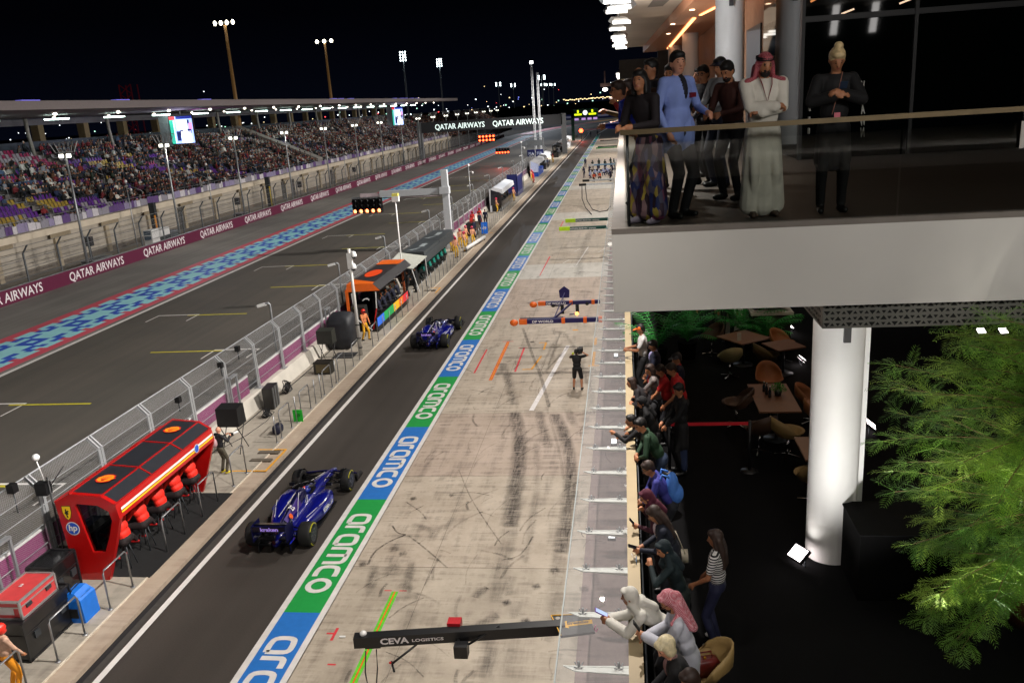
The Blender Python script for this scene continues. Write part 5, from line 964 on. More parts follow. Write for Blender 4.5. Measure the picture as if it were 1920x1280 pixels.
# ---- racing cars
CB=M('car_blue','#0a1174',.28,noise=.05,coat=.7); CBB=M('car_bright_blue','#0f20b0',.3,noise=.05,coat=.6); CN=M('car_navy','#0a0c3c',.3,coat=.5); CP=M('car_purple','#3d2a78',.4,noise=.05); TY=M('tyre_rubber','#0b0b0c',.7,noise=.2,scale=20); RIM=M('rim_metal','#53555a',.35,.7); YL=M('tyre_yellow','#a9a516',.5,noise=0)
LAT=(-.25,.15)
def race_car(x,y,lb,rz=0,num='23'):
    t=thing('race_car',lb,'racing car',(x,y,0),rz)
    g=MB()
    g.loft([(3.02,0,.06,.22,.27),(2.9,0,.10,.2,.32),(2.4,0,.14,.22,.42),(1.8,0,.19,.24,.52),(1.2,0,.26,.2,.60),(.75,0,.33,.14,.64),(.3,0,.36,.12,.66),(-.1,0,.36,.12,.68),(-.6,0,.34,.12,.62),(-1.3,0,.28,.12,.56),(-2.0,0,.16,.16,.48),(-2.3,0,.08,.2,.4)],CB,20)
    g.loft([(.12,0,.10,.6,.86),(0,0,.14,.6,.98),(-.3,0,.15,.5,.97),(-.8,0,.12,.45,.86),(-1.5,0,.07,.4,.7),(-2.05,0,.03,.38,.56)],CN,14)
    g.build('body',None,t)
    for s in (-1,1):
        g=MB(); g.loft([(.62,s*.52,.16,.3,.58),(.55,s*.56,.24,.18,.64),(.1,s*.58,.28,.12,.66),(-.5,s*.54,.27,.12,.58),(-1.1,s*.42,.2,.12,.46),(-1.7,s*.28,.1,.13,.34)],CB,16,pw=3)
        g.build('sidepod',None,t)
        g=MB(); 
        for yy in np.linspace(.0,-1.1,8): pass
        g.quad((s*.845,.35,.3),(s*.845,-.5,.3),(s*.81,-.5,.5),(s*.845,.35,.56),CBB); g.build('side_stripe',None,t)
    g=MB(); g.add([(-.78,.8,.06),(.78,.8,.06),(.8,-1.3,.06),(.5,-2.0,.06),(-.5,-2.0,.06),(-.8,-1.3,.06),(-.78,.8,.11),(.78,.8,.11),(.8,-1.3,.11),(.5,-2.0,.14),(-.5,-2.0,.14),(-.8,-1.3,.11)],[[5,4,3,2,1,0],[6,7,8,9,10,11],[0,1,7,6],[1,2,8,7],[2,3,9,8],[3,4,10,9],[4,5,11,10],[5,0,6,11]],CARB); g.build('floor',None,t)
    # purple and white bodywork graphics
    g=MB(); g.quad((.08,-.55,.915),(.2,-.55,.66),(.14,-1.6,.6),(.04,-1.6,.7),CP); g.build('cover_panel',None,t)
    g=MB()
    for dx in (-.16,-.13,.13,.16):
        g.bar((dx,.05,.70),(dx*2.0,-.45,.675),.012,.012,WHT)
    for s in (-1,1): g.bar((s*.05,-.35,.965),(s*.3,-1.2,.585),.014,.014,WHT); g.bar((s*.1,2.3,.42),(s*.24,1.3,.565),.012,.012,WHT); g.bar((s*.8,-.1,.6),(s*.5,-1.05,.5),.016,.016,WHT)
    g.build('white_pinstripes',None,t)
    g=MB(); addtext(g,'KOMATSU',.17,(.86,-.1,.36),(0,1,0),(-.25,0,1),WHT,.006,1.0); g.v=[(p[0]+.0,p[1],p[2]) for p in g.v]; g.build('side_lettering',None,t)
    g=MB(); addtext(g,num,.24,(.09,-1.05,.72),(.0,1,0) if 0 else (0,1,-.08),(-.8,0,.6),WHT,.008,1.0); g.v=[(p[0]+.06,p[1],p[2]+.04) for p in g.v]; g.build('race_number',None,t)
    g=MB(); g.add([(.13+.02*0+.085*math.cos(a)*.5,-1.35+.1*math.sin(a),.66+.085*math.cos(a)*-.86) for a in [k*math.pi/10 for k in range(20)]],[list(range(20))],M('emblem_orange','#e8632a',.4,noise=0)); addtext(g,'GULF',.06,(.135,-1.36,.65),(0,1,0),(-.5,0,.86),WHT,.002); g.v=[(p[0]+.035,p[1],p[2]+.03) for p in g.v]; g.build('round_sticker',None,t)
    # cockpit, halo, driver
    g=MB(); g.add([(.24*math.cos(a),.42+.42*math.sin(a),.667-.03*abs(math.sin(a))) for a in [k*math.pi/12 for k in range(24)]],[list(range(24))],BLK); g.build('cockpit_rim',None,t)
    g=MB(); hl=smooth([(-.27,-.05),(-.3,.35),(-.2,.7),(0,.8),(.2,.7),(.3,.35),(.27,-.05)],2); g.tube([(p[0],p[1],.72+.2*min(1,max(0,(.85-p[1])/.9))+.06) for p in hl],.028,None,6); g.tube([(0,.8,.80),(0,1.02,.6)],.025); g.build('halo',CARB,t)
    for s in (-1,1):
        g=MB(); g.box(s*.62-.09,s*.62+.09,.72,.78,.68,.78,CARB); g.bar((s*.3,.8,.6),(s*.58,.76,.7),.02,.02,CARB); g.build('mirror',None,t)
    g=MB(); g.box(-.09,.09,-.05,.06,1.0,1.06); g.build('roll_camera',CARB,t)
    # front wing
    for k,(ya,za,ch) in enumerate(((3.1,.1,.22),(2.88,.17,.17),(2.72,.25,.15),(2.58,.33,.12))):
        g=MB()
        for s in (-1,1): g.add([(s*.1,ya,za+.03),(s*.93,ya-.12,za),(s*.93,ya-.12-ch,za+.07),(s*.1,ya-ch,za+.1),(s*.1,ya,za+.01),(s*.93,ya-.12,za-.02),(s*.93,ya-.12-ch,za+.05),(s*.1,ya-ch,za+.08)],[[0,1,2,3],[7,6,5,4],[0,4,5,1],[1,5,6,2],[2,6,7,3],[3,7,4,0]],CB if k>1 else CARB)
        g.build('front_wing_element',None,t)
    for s in (-1,1):
        g=MB(); g.add([(s*.95,3.05,.06),(s*.95,2.4,.06),(s*.97,2.38,.36),(s*.96,2.75,.3),(s*.97,3.05,.06),(s*.97,2.4,.06),(s*.99,2.38,.36),(s*.98,2.75,.3)],[[0,1,2,3],[7,6,5,4],[0,4,5,1],[1,5,6,2],[2,6,7,3],[3,7,4,0]],CARB); g.build('front_endplate',None,t)
    # rear wing
    g=MB(); g.add([(-.5,-2.12,.86),(.5,-2.12,.86),(.5,-2.42,.95),(-.5,-2.42,.95),(-.5,-2.12,.89),(.5,-2.12,.89),(.5,-2.42,.99),(-.5,-2.42,.99)],[[3,2,1,0],[4,5,6,7],[0,1,5,4],[1,2,6,5],[2,3,7,6],[3,0,4,7]],CARB); g.build('rear_wing_plane',None,t)
    g=MB(); g.add([(-.5,-2.38,.83),(.5,-2.38,.83),(.5,-2.56,.99),(-.5,-2.56,.99),(-.5,-2.36,.85),(.5,-2.36,.85),(.5,-2.54,1.01),(-.5,-2.54,1.01)],[[0,1,2,3],[7,6,5,4],[0,4,5,1],[1,5,6,2],[2,6,7,3],[3,7,4,0]],CN)
    g.quad((-.48,-2.565,.83),(.48,-2.565,.83),(.48,-2.575,.985),(-.48,-2.575,.985),M('wing_purple_black','#15101f',.4)); addtext(g,'kraken',.165,(0.03,-2.58,.86),(1,0,0),(0,-.1,1),M('wing_lilac_lettering','#a98ce8',.5,emit=.3),.007,1.18); g.build('rear_wing_flap',None,t)
    for s in (-1,1):
        g=MB(); g.box(s*.5-.012,s*.5+.012,-2.58,-2.05,.5,1.0,CN); g.build('rear_endplate',None,t)
    g=MB(); g.box(-.42,.42,-2.2,-2.0,.36,.4); g.box(-.02,.02,-2.35,-2.2,.35,.85); g.build('beam_wing',CARB,t)
    g=MB(); g.add([(-.5,-1.7,.08),(.5,-1.7,.08),(.48,-2.35,.3),(-.48,-2.35,.3)],[[0,1,2,3]]); g.box(-.5,-.47,-2.35,-1.7,.06,.32);g.box(.47,.5,-2.35,-1.7,.06,.32);g.box(-.15,-.13,-2.3,-1.7,.06,.3);g.box(.13,.15,-2.3,-1.7,.06,.3); g.build('diffuser',CARB,t)
    g=MB(); g.box(-.04,.04,-2.37,-2.34,.32,.42); g.build('rain_light',M('rain_light_off','#3a0d0d',.4),t)
    g=MB(); g.box(.44,.49,-2.3,-1.95,.1,.33); g.build('blue_endplate',CBB,t)
    for (yy,wx,ww,hub) in ((1.8,.83,.32,.3),(-1.8,.80,.40,.34)):
        for s in (-1,1):
            g=MB(); r=.36; h=ww/2
            g.lathe((s*wx,yy,r),[(.21,-h*.96),(.3,-h),(r-.015,-h*.86),(r,-h*.6),(r,h*.6),(r-.015,h*.86),(.3,h),(.21,h*.96)],TY,28,'x'); tyre=g.build('tyre',None,t)
            g=MB(); g.lathe((s*wx,yy,r),[(0,s*h*.7),(.08,s*h*.82),(.12,s*h*.72),(.2,s*h*.9),(.215,s*h*.97)],RIM,20,'x')
            for k in range(8): a=k*math.pi/4; g.bar((s*(wx+h*.84),yy+.07*math.cos(a),r+.07*math.sin(a)),(s*(wx+h*.9),yy+.19*math.cos(a),r+.19*math.sin(a)),.012,.03,RIM)
            g.build('rim',None,tyre)
            g=MB(); 
            for (a0,a1) in ((.5,2.5),(3.6,5.7)):
                n=10; vs=[];
                for k in range(n+1):
                    a=a0+(a1-a0)*k/n
                    for rr in (.305,.335): vs.append((s*(wx+h*(1.012 if rr<.32 else .93)),yy+rr*math.cos(a),r+rr*math.sin(a)))
                g.add(vs,[[2*k,2*k+1,2*k+3,2*k+2] for k in range(n)],YL)
            g.build('yellow_stripe',None,tyre)
            for (dy,z0,z1) in ((.25,.28,.34),(-.25,.28,.34),(.18,.5,.5),(-.2,.5,.5),(0,.42,.2)):
                g=MB(); g.bar((s*.16,yy+dy*1.3,z0 if yy<0 else z0+.06),(s*(wx-h),yy+dy*.25,z1),.018,.035); g.build('suspension_arm',CARB,t)
            if yy>0: g=MB(); g.add([(s*(wx-h*.3),yy+.37*math.sin(a),r+.40*math.cos(a)) for a in [-.9+.3*k for k in range(7)]]+[(s*(wx-h*1.0),yy+.37*math.sin(a),r+.40*math.cos(a)) for a in [-.9+.3*k for k in range(7)]],[[k,k+1,k+8,k+7] for k in range(6)],CARB); g.build('wheel_winglet',None,t)
    return t
race_car(-10.22,22.75,'dark blue racing car rolling down the pit lane nearest the camera')
c2=race_car(-10.32,43.1,'dark blue racing car farther along the pit lane beside the covered trolley')
HB=M('helmet_blue','#2a3a9c',.3,coat=.5); HO=M('helmet_coral','#e0574a',.3,coat=.5); HY=M('helmet_yellow','#b9d41c',.3,coat=.5); HW=M('helmet_white','#d5d9e6',.3,coat=.5)
for (x,y,a,b,lb) in ((-10.22,22.75,HO,HB,'driver in an orange and blue helmet in the nearest racing car'),(-10.32,43.1,HY,HW,'driver in a yellow and white helmet in the farther racing car')):
    t=thing('person',lb,'person',(x,y+.33,.55)); g=MB(); g.ell((-.06,-.02,.16),(.12,.14,.14),a,14,10); g.ell((0.02,.02,.155),(.13,.145,.138),b,14,10); g.build('helmet',None,t)
    g=MB(); g.loft([(-.2,0,.18,-.25,.02),(-.05,0,.2,-.25,.06),(.12,0,.17,-.25,.0)],M('race_suit_blue','#10164a',.7)); g.build('body',None,t); g=MB(); g.box(-.09,.09,.13,.16,.12,.2); g.build('visor',BLK,t)
# ================================================================= pit building
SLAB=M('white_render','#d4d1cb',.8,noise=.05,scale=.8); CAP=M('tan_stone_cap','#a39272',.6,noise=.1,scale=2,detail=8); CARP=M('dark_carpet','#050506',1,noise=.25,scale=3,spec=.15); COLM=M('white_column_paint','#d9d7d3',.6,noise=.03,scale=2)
t=B=thing('pit_building','white pit building with upper balcony, lower terrace, glass canopy and round columns','building',(2,12,0)); off=(-2,-12,0)
def bb_(name,mb,m=None): return gb(mb,name,m,B,off)
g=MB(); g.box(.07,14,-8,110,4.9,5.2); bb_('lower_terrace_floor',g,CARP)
g=MB(); g.box(-.09,.07,-8,110,6.03,6.1); bb_('parapet_cap',g,CAP)
g=MB(); g.box(-.05,.03,-8,110,4.2,6.03); bb_('parapet_wall',g,M('parapet_render','#a8987c',.8))
g=MB(); g.tube([(.1,-8,6.06),(.1,110,6.06)],.012); bb_('parapet_inner_rail',g,DST)
g=MB(); g.box(-.08,0,-8,110,3.3,4.2); bb_('garage_lintel',g,M('garage_lintel','#8d8a86',.7))
for k in range(20): g=MB(); g.box(-.08,.1,-3+6*k,-2.4+6*k,0,3.3); bb_('garage_pier',g,M('garage_lintel'))
g=MB(); g.box(5,5.2,-8,110,0,4.9); bb_('garage_back_wall',g,M('garage_white','#a8a5a2',.7))
# canopy
cg=glassmat('canopy_glass',(.93,.95,.95),.10,.13,(.72,.72,.74),.004)
g=MB(); g.quad((-1.1,4,4.5),(-.1,4,4.5),(-.1,110,4.5),(-1.1,110,4.5)); bb_('canopy_glass',g,cg)
g=MB(); g.box(-1.12,-1.1,4,110,4.48,4.52); bb_('canopy_edge',g,glassmat('canopy_edge',(.6,.7,.68),.2,.4))
FIN=M('white_fin_paint','#e2e3de',.5,noise=.05)
k=0; y=9.91-1.27*3
while y<80:
    g=MB(); g.add([(-1.02,y,4.47),(-.09,y,4.47),(-.09,y,4.33),(-.85,y,4.40),(-1.02,y+.02,4.47),(-.09,y+.02,4.47),(-.09,y+.02,4.33),(-.85,y+.02,4.40)],[[0,3,2,1],[4,5,6,7],[0,1,5,4],[1,2,6,5],[2,3,7,6],[3,0,4,7]],FIN)
    g.add([(-1.02,y+.02,4.465),(-.85,y-.09,4.465),(-.09,y-.13,4.465),(-.09,y+.05,4.465),(-1.02,y+.02,4.45),(-.85,y-.09,4.45),(-.09,y-.13,4.45),(-.09,y+.05,4.45)],[[3,2,1,0],[4,5,6,7],[0,1,5,4],[1,2,6,5],[2,3,7,6],[3,0,4,7]],FIN)
    bb_('canopy_fin',g)
    if y<30:
        for x in (-.8,-.25):
            g=MB()
            for a in (-1,1):
                for b in (-1,1): g.bar((x,y,4.44),(x+a*.06,y+b*.06,4.5),.014,.014)
            g.cyl((x,y,4.4),.02,.15,None,8); bb_('spider_fitting',g,STEEL)
    y+=1.27
# upper slab
g=MB(); g.box(-.15,14,8.93,55,9.75,10.60); bb_('upper_slab',g,SLAB)
g=MB(); g.box(0.02,14,9.05,55,10.60,10.63); bb_('upper_balcony_floor',g,M('balcony_floor','#3a332d',.6,noise=.12))
g=MB(); g.box(-.15,0.02,8.93,55,10.60,10.66); g.box(0.02,14,8.93,9.04,10.60,10.66); bb_('balcony_kerb',g,M('kerb_stone','#777069',.7,noise=.12,scale=3))
gl=glassmat('balustrade_glass',(.72,.75,.72),.05)
for (x0,x1) in ((0.04,2.74),(2.76,5.5),(5.52,8.3),(8.32,12)): g=MB(); g.quad((x0,9.0,10.66),(x1,9.0,10.66),(x1,9.0,11.62),(x0,9.0,11.62)); bb_('balustrade_glass',g,gl)
g=MB(); g.quad((0.0,9.04,10.66),(0.0,55,10.66),(0.0,55,11.62),(0.0,9.04,11.62)); bb_('balustrade_glass',g,gl)
BR=M('bronze_handrail','#6a5c44',.35,.7,noise=.08)
g=MB(); g.box(-.03,12,8.97,9.03,11.62,11.67); bb_('handrail',g,BR)
g=MB(); g.box(-.03,.03,9.04,55,11.62,11.67); bb_('handrail',g,BR)
g=MB(); g.tube([(.04,9.06,10.66),(.04,9.06,11.62)],.015); bb_('corner_post',g,DST)
# far slab continuing lower and the outer kerb catching light
g=MB(); g.box(-.15,3.2,60,61,13.2,14.4); bb_('next_block_beam',g,M('grey_beam','#5a5550',.8)); 
g=MB(); g.box(-.1,3,61,110,13.9,14.2); bb_('next_block_ceiling',g,M('cream_ceiling','#b3a68c',.7))
g=MB(); g.box(.2,2.2,60.5,62,12.3,13.2); bb_('next_block_panel',g,M('olive_panel','#4a4636',.8))
# ceiling
g=MB(); g.box(-.1,14,9.5,53,14.8,15.1); bb_('ceiling',g,M('ceiling_paint','#c9bcae',.6,noise=.1,scale=.5))
g=MB(); g.add([(1.3,53,14.45),(3.6,53,14.45),(12,14,14.45),(2.2,20,14.45),(1.3,53,14.79),(3.6,53,14.79),(12,14,14.79),(2.2,20,14.79)],[[3,2,1,0],[4,5,6,7],[0,1,5,4],[1,2,6,5],[2,3,7,6],[3,0,4,7]]); bb_('dropped_soffit',g,M('peach_soffit','#c98f6c',.6,noise=.05))  # peach colour carries the warm strip light on this part of the ceiling
g=MB(); g.add([(.9,30,14.79),(1.4,30,14.79),(2.3,18,14.79),(1.5,18,14.79)],[[0,1,2,3]]); bb_('ceiling_shadow_panel',g,M('grey_ceiling_panel','#77716b',.7))  # plain grey wedge panel in the ceiling
g=MB(); g.bar((2.6,50,14.42),(2.5,31,14.42),.12,.03); bb_('strip_light',g,M('warm_strip','#ffb070',.5,emit=3.5,ecol='#ffae70',noise=0))
g=MB(); g.bar((2.62,30,14.42),(3.9,18.5,14.42),.09,.03); bb_('strip_light',g,M('warm_strip'))
for (x,y) in ((1.9,33),(2.0,38),(2.9,27),(3.3,24),(2.2,28)): g=MB(); g.cyl((x,y,14.42),.08,.02,None,10); bb_('downlight',g,M('warm_downlight','#ffe0b8',.5,emit=5,noise=0))
add_area((1.9,34,14.3),(1.2,30,10.6),60,2,14,(1,.72,.5)); add_area((1.6,17.5,14.2),(1.4,12,11),26,2,3,(1,.66,.45)); add_area((1.4,7.0,14.4),(1.2,10,11.5),10,.25,1.6,(1,.92,.86))
# columns
for (x,y,z0,z1,r) in ((2.92,11.75,5.2,9.75,.35),(2.62,22,10.63,14.8,.345),(2.98,39,10.63,14.8,.345),(2.85,48,10.63,14.8,.35),(2.92,24,5.2,9.75,.35),(2.92,36,5.2,9.75,.35)):
    g=MB(); g.lathe((x,y,z0),[(r,0),(r,(z1-z0)*.13),(r-.002,(z1-z0)*.131),(r,(z1-z0)*.14),(r,z1-z0)],COLM,48); bb_('column',g)
g=MB(); g.box(3.19,3.30,11.6,11.8,5.25,9.74); bb_('column_pipe_casing',g,COLM)
g=MB(); g.bar((2.93,11.36,9.3),(2.93,11.36,8.62),.09,.05,M('dark_grey_speaker','#3a3838',.5),(0,1,0)); bb_('wall_speaker',g)
g=MB(); g.bar((2.6,21.6,14.6),(2.6,21.6,13.9),.1,.06,M('dark_grey_speaker'),(0,1,0)); bb_('wall_speaker',g)
# dark glass facade
FG=bpy.data.materials.new('dark_facade_glass'); FG.use_nodes=True; b=FG.node_tree.nodes['Principled BSDF']; b.inputs['Base Color'].default_value=lin('#050807'); b.inputs['Roughness'].default_value=.03; b.inputs['Specular IOR Level'].default_value=.05; MATS['dark_facade_glass']=FG
for k,x0 in enumerate((3.35,5.3,7.3,9.3,11.3)): g=MB(); g.box(x0+.03,x0+1.92,16.98,17.02,10.63,14.8); bb_('facade_glass',g,FG)
for x0 in (3.3,5.27,7.25,9.27): g=MB(); g.box(x0-.0,x0+.06,16.9,17.05,10.63,14.8); bb_('facade_mullion',g,BLK)
g=MB(); g.box(3.36,13,16.93,16.99,13.1,13.2); bb_('facade_transom',g,BLK)
g=MB(); g.box(3.33,3.37,17.05,21.5,10.63,14.8); bb_('facade_glass',g,FG)
g=MB(); g.box(3.6,3.8,21.5,52,10.63,14.45); bb_('inner_wall',g,M('warm_plaster','#8a6a52',.8))
g=MB(); g.box(3.56,3.6,23.5,26,10.7,13.6); bb_('inner_wall_panel',g,BLK)
g=MB(); g.box(2.1,3.6,52,52.2,10.63,14.45); bb_('inner_wall',g,M('shelf_grey','#4a4642',.7))
for (x,z,w_) in ((6.3,14.0,.5),(6.9,13.6,.4),(5.0,13.4,.35),(7.6,14.2,.5),(6.0,12.9,.3)): pass
# interior glow seen through the facade, then glowing bars painted as ceiling light reflections
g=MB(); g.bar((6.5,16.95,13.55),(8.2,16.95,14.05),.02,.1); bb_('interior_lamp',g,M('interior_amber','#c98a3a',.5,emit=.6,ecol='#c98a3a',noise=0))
for (x,z) in ((4.1,13.9),(4.4,13.55),(4.9,13.75),(5.0,13.3),(5.6,14.1),(5.2,14.5),(7.3,14.3),(7.3,14.05),(7.3,14.65),(7.35,13.8),(3.8,14.2),(4.0,13.2),(5.7,13.45)): g=MB(); g.bar((x,16.955,z),(x+.22,16.955,z+.07),.01,.03); bb_('reflected_slot_light',g,M('slot_light_glow','#ffd9b8',.5,emit=.9,noise=0)) if 0 else bb_('slot_lamp',g,M('slot_light_glow','#ffd9b8',.5,emit=.9,noise=0))  # glowing bars painted on the facade as reflected ceiling slots
g=MB(); g.bar((3.45,16.95,13.45),(6.4,16.95,14.75),.012,.035); bb_('linear_lamp',g,M('linear_orange_glow','#e08a4a',.5,emit=.8,noise=0))  # glowing bar painted on the facade as a reflected ceiling strip
# near ceiling above the photographer's own balcony and its lamp
g=MB(); g.box(.0,14,-9,6.5,14.8,15.1); bb_('near_ceiling',g,M('ceiling_paint'))
for k in range(6): g=MB(); g.box(2.2+k*1.4,2.5+k*1.4,-1.6,.6,14.76,14.79); bb_('ceiling_light',g,M('panel_lamp','#fff4e6',.5,emit=3,noise=0)); add_area((2.35+k*1.4,-.5,14.72),(2.6+k*1.2,9,9.7),135,.25,2.2,(1,.965,.93))
g=MB(); g.box(-.1,14,-8,-.9,10.2,10.6); bb_('near_balcony_slab',g,SLAB)
add_area((-.2,26,13.7),(1.6,27,14.8),420,1,18,(1,.95,.88)); add_area((-.05,17,13.9),(2.6,22,12.6),190,.12,2.4,(.95,.96,1))  # added area lights without fixtures, brighten the ceiling and columns like flood spill
# perforated soffit screen
PF=M('perforated_metal','#6f6e67',.5,.2,noise=.05); HO_=M('dark_void','#0a0a09',.9)
g=MB(); g.box(2.07,8.6,9.04,9.06,9.47,9.745,PF)
def tris(mb,o,u,L_,h,rows,pitch):
    o=Vector(o);u=Vector(u).normalized(); v=Vector((0,0,1)); n=Vector(u).cross(v)*.003
    rh=h/rows
    for r in range(rows):
        k=0; x=.04
        while x<L_-.05:
            up=(k+r)%2; s=(.034 if (k//1+r*2)%4==0 else .024) ; c=o+u*x+v*(rh*(r+.5)); sg=1 if up else -1
            mb.add([c+n-u*s-v*(s*.6*sg),c+n+u*s-v*(s*.6*sg),c+n+v*(s*.75*sg)],[[0,1,2]],HO_); x+=pitch; k+=1
tris(g,(2.07,9.04,9.48),(1,0,0),6.5,.26,4,.058); bb_('perforated_screen',g)
g=MB(); g.box(2.07,2.085,9.06,12.5,9.47,9.745,M('perforated_metal_light','#85837c',.5,.2)); tris(g,(2.07,12.5,9.48),(0,-1,0),3.4,.26,4,.058); bb_('perforated_screen',g)
g=MB(); g.box(5.18,5.2,9.03,9.065,9.47,9.745); bb_('screen_joint',g,BLK)
t=thing('notice_sheet','blank white sheet taped to the balcony glass at the right edge','sheet',(4.1,8.96,11.4)); g=MB(); g.add([(-.26,0,-.13),(.2,0,-.11),(.2,0,.13),(-.26,0,.13),(-.26,.006,-.13),(.2,.006,-.11),(.2,.006,.13),(-.26,.006,.13)],[[0,1,2,3],[7,6,5,4]]); g.build('sheet',M('white_sheet','#b9b5ad',.8),t)
# floodlight fixtures under the roof edge
FL=M('flood_face','#ffffff',.4,emit=3.2,ecol='#fffaf0',noise=0)
def flood(x,y,z,lb,rz=0,s=1.,grp='floodlights under the pit building roof edge'):
    t=thing('floodlight',lb,'floodlight',(x,y,z),rz,grp); g=MB(); g.add([(-.28*s,-.2*s,-.02),(.28*s,-.2*s,-.02),(.28*s,.2*s,.1),(-.28*s,.2*s,.1),(-.2*s,-.14*s,.14),(.2*s,-.14*s,.14),(.2*s,.14*s,.22),(-.2*s,.14*s,.22)],[[3,2,1,0],[4,5,6,7],[0,1,5,4],[1,2,6,5],[2,3,7,6],[3,0,4,7]]); g.build('housing',M('white_plastic'),t)
    g=MB(); g.add([(-.26*s,-.21*s,-.03),(.26*s,-.21*s,-.03),(.26*s,-.19*s,.07),(-.26*s,-.19*s,.07)],[[0,1,2,3]]); g.build('lamp_face',FL,t); g=MB(); g.tube([(0,.05,.15),(0,.1,.5)],.025); g.build('bracket',STEEL,t); return t
fl=flood(-.1,19.5,13.95,'white floodlight head in the row under the pit building roof edge',.2,1.1)
for (x,y,z,rz) in ((.05,21.5,14.0,-.3),(-.12,24.5,14.2,.15),(-.02,28,14.2,.3),(-.12,32,14.3,.1),(-.05,36,14.3,-.2),(-.1,38,14.3,.2),(-.02,40,14.3,.1),(-.1,42,14.3,0),(-.05,44,14.3,.3),(-.1,64,13.6,0),(-.05,67,13.6,.2),(-.1,71,13.6,-.1),(-.05,75,13.6,.1),(-.1,80,13.6,0)): dup(fl,(x,y,z),rz)
t=thing('lamp_bracket','small outrigger lamp sticking out from the far end of the building','light',(-.9,95,13.2)); g=MB(); g.box(-1.4,1,-.1,.1,0,.35); g.tube([(-.9,0,.3),(-.9,0,1.6)],.08); g.build('arm',M('pinkish_arm','#7a5f5a',.6,emit=.06),t); g=MB(); g.ell((-.9,-.1,-.3),(.3,.3,.2)); g.build('lamp',FL,t)
# ---- terrace furniture
WOOD=M('table_wood','#6b4630',.45,noise=.12,scale=4); SHELL=M('tan_shell_seat','#8c7346',.6,noise=.08,scale=5); SHELLO=M('brown_shell_seat','#8a5630',.6,noise=.08,scale=5); CHR=M('chrome','#c4c6c8',.15,1,noise=0)
def table(x,y,sx,sy,lb,rz=0):
    t=thing('table',lb,'table',(x,y,5.2),rz); g=MB(); g.box(-sx/2,sx/2,-sy/2,sy/2,.71,.74); g.build('table_top',WOOD,t)
    for s in ((-.25,.25) if sy>1.2 else (0,)): g=MB(); g.tube([(0,s*sy,.03),(0,s*sy,.71)],.03,None,8); g.lathe((0,s*sy,0),[(0,0),(.25,0),(.25,.015),(.04,.03)],None,16); g.build('pedestal',DST,t)
    return t
def chair(x,y,lb,rz=0,m=None):
    t=thing('chair',lb,'chair',(x,y,5.2),rz); m=m or SHELL; V=[];F=[]; nu=12; rows=[(.0,.40,.0),(.17,.405,.0),(.235,.43,0),(.26,.50,.12),(.275,.60,.45),(.28,.72,.8),(.27,.86,1.0)]
    # curved bucket: outline radius grows, the back (y<0) rises
    g=MB(); seg=20
    for (r,z,w_) in [(0.02,.42,0),(.16,.42,0),(.23,.45,0),(.27,.52,0)]:
        for k in range(seg):
            a=2*math.pi*k/seg; bk=max(0,-math.sin(a)); V.append((r*math.cos(a)*1.0,r*math.sin(a)*.95,z+(bk*.0)))
    for (r,zf,zb) in [(.30,.54,.62),(.305,.55,.74),(.30,.555,.86)]:
        for k in range(seg):
            a=2*math.pi*k/seg; bk=max(0,(-math.sin(a)-.1)/.9)**.6; V.append((r*math.cos(a),(r+ .06*bk)*math.sin(a),zf+(zb-zf)*bk))
    for i in range(6):
        for k in range(seg): F.append([i*seg+k,i*seg+(k+1)%seg,(i+1)*seg+(k+1)%seg,(i+1)*seg+k])
    F.append(list(range(seg))[::-1])
    me=bpy.data.meshes.new('chair_shell'); me.from_pydata(V,[],F); me.materials.append(m); me.polygons.foreach_set('use_smooth',[True]*len(F)); o=link('shell',me,t); md=o.modifiers.new('thick','SOLIDIFY'); md.thickness=.025
    g=MB(); g.tube([(0,0,.05),(0,0,.42)],.022,None,8); g.build('stem',CHR,t)
    for k in range(4): a=.78+k*1.57; g=MB(); g.bar((0,0,.06),(.24*math.cos(a),.24*math.sin(a),.02),.03,.03); g.build('base_arm',CHR,t)
    return t
table(2.89,16.6,.8,1.65,'long brown table with a green plant and bottles in the middle of the terrace'); table(2.9,21.1,.95,.95,'square brown table near the palms at the back of the terrace',.6); table(3.3,14.0,.8,1.0,'brown table half hidden behind the lit column'); table(3.75,20.3,.75,.75,'orange lit table beside the back terrace lamps',.4)
chair(3.1,18.35,'brown bucket chair at the far end of the long table',math.pi+.1,SHELLO); chair(3.75,17.0,'brown bucket chair right of the long table, farther one',-1.9,SHELLO); chair(3.75,16.1,'brown bucket chair right of the long table, nearer one',-1.75,SHELLO); chair(2.2,16.9,'dark brown bucket chair left of the long table',1.4,M('dark_brown_seat','#3d2717',.6)); chair(2.45,15.5,'dark brown bucket chair at the near left corner of the long table',.5,M('dark_brown_seat')); chair(2.95,15.3,'tan bucket chair turned sideways before the hidden table',-1.2); chair(3.0,13.4,'tan bucket chair nearest the lit column',.3); chair(2.45,20.1,'beige bucket chair nearest the square table',.2,M('beige_seat','#8f875f',.6)); chair(3.35,20.2,'olive brown bucket chair right of the square table',-1.2,M('olive_seat','#5a4a2c',.6)); chair(3.9,21.2,'red brown bucket chair by the back lamps',-2.4,SHELLO); chair(2.2,22.0,'dark bucket chair left behind the square table',2.2,M('dark_brown_seat'))
chair(.72,8.3,'tan bucket chair holding a dark red handbag at the near end of the parapet',1.57,SHELL)
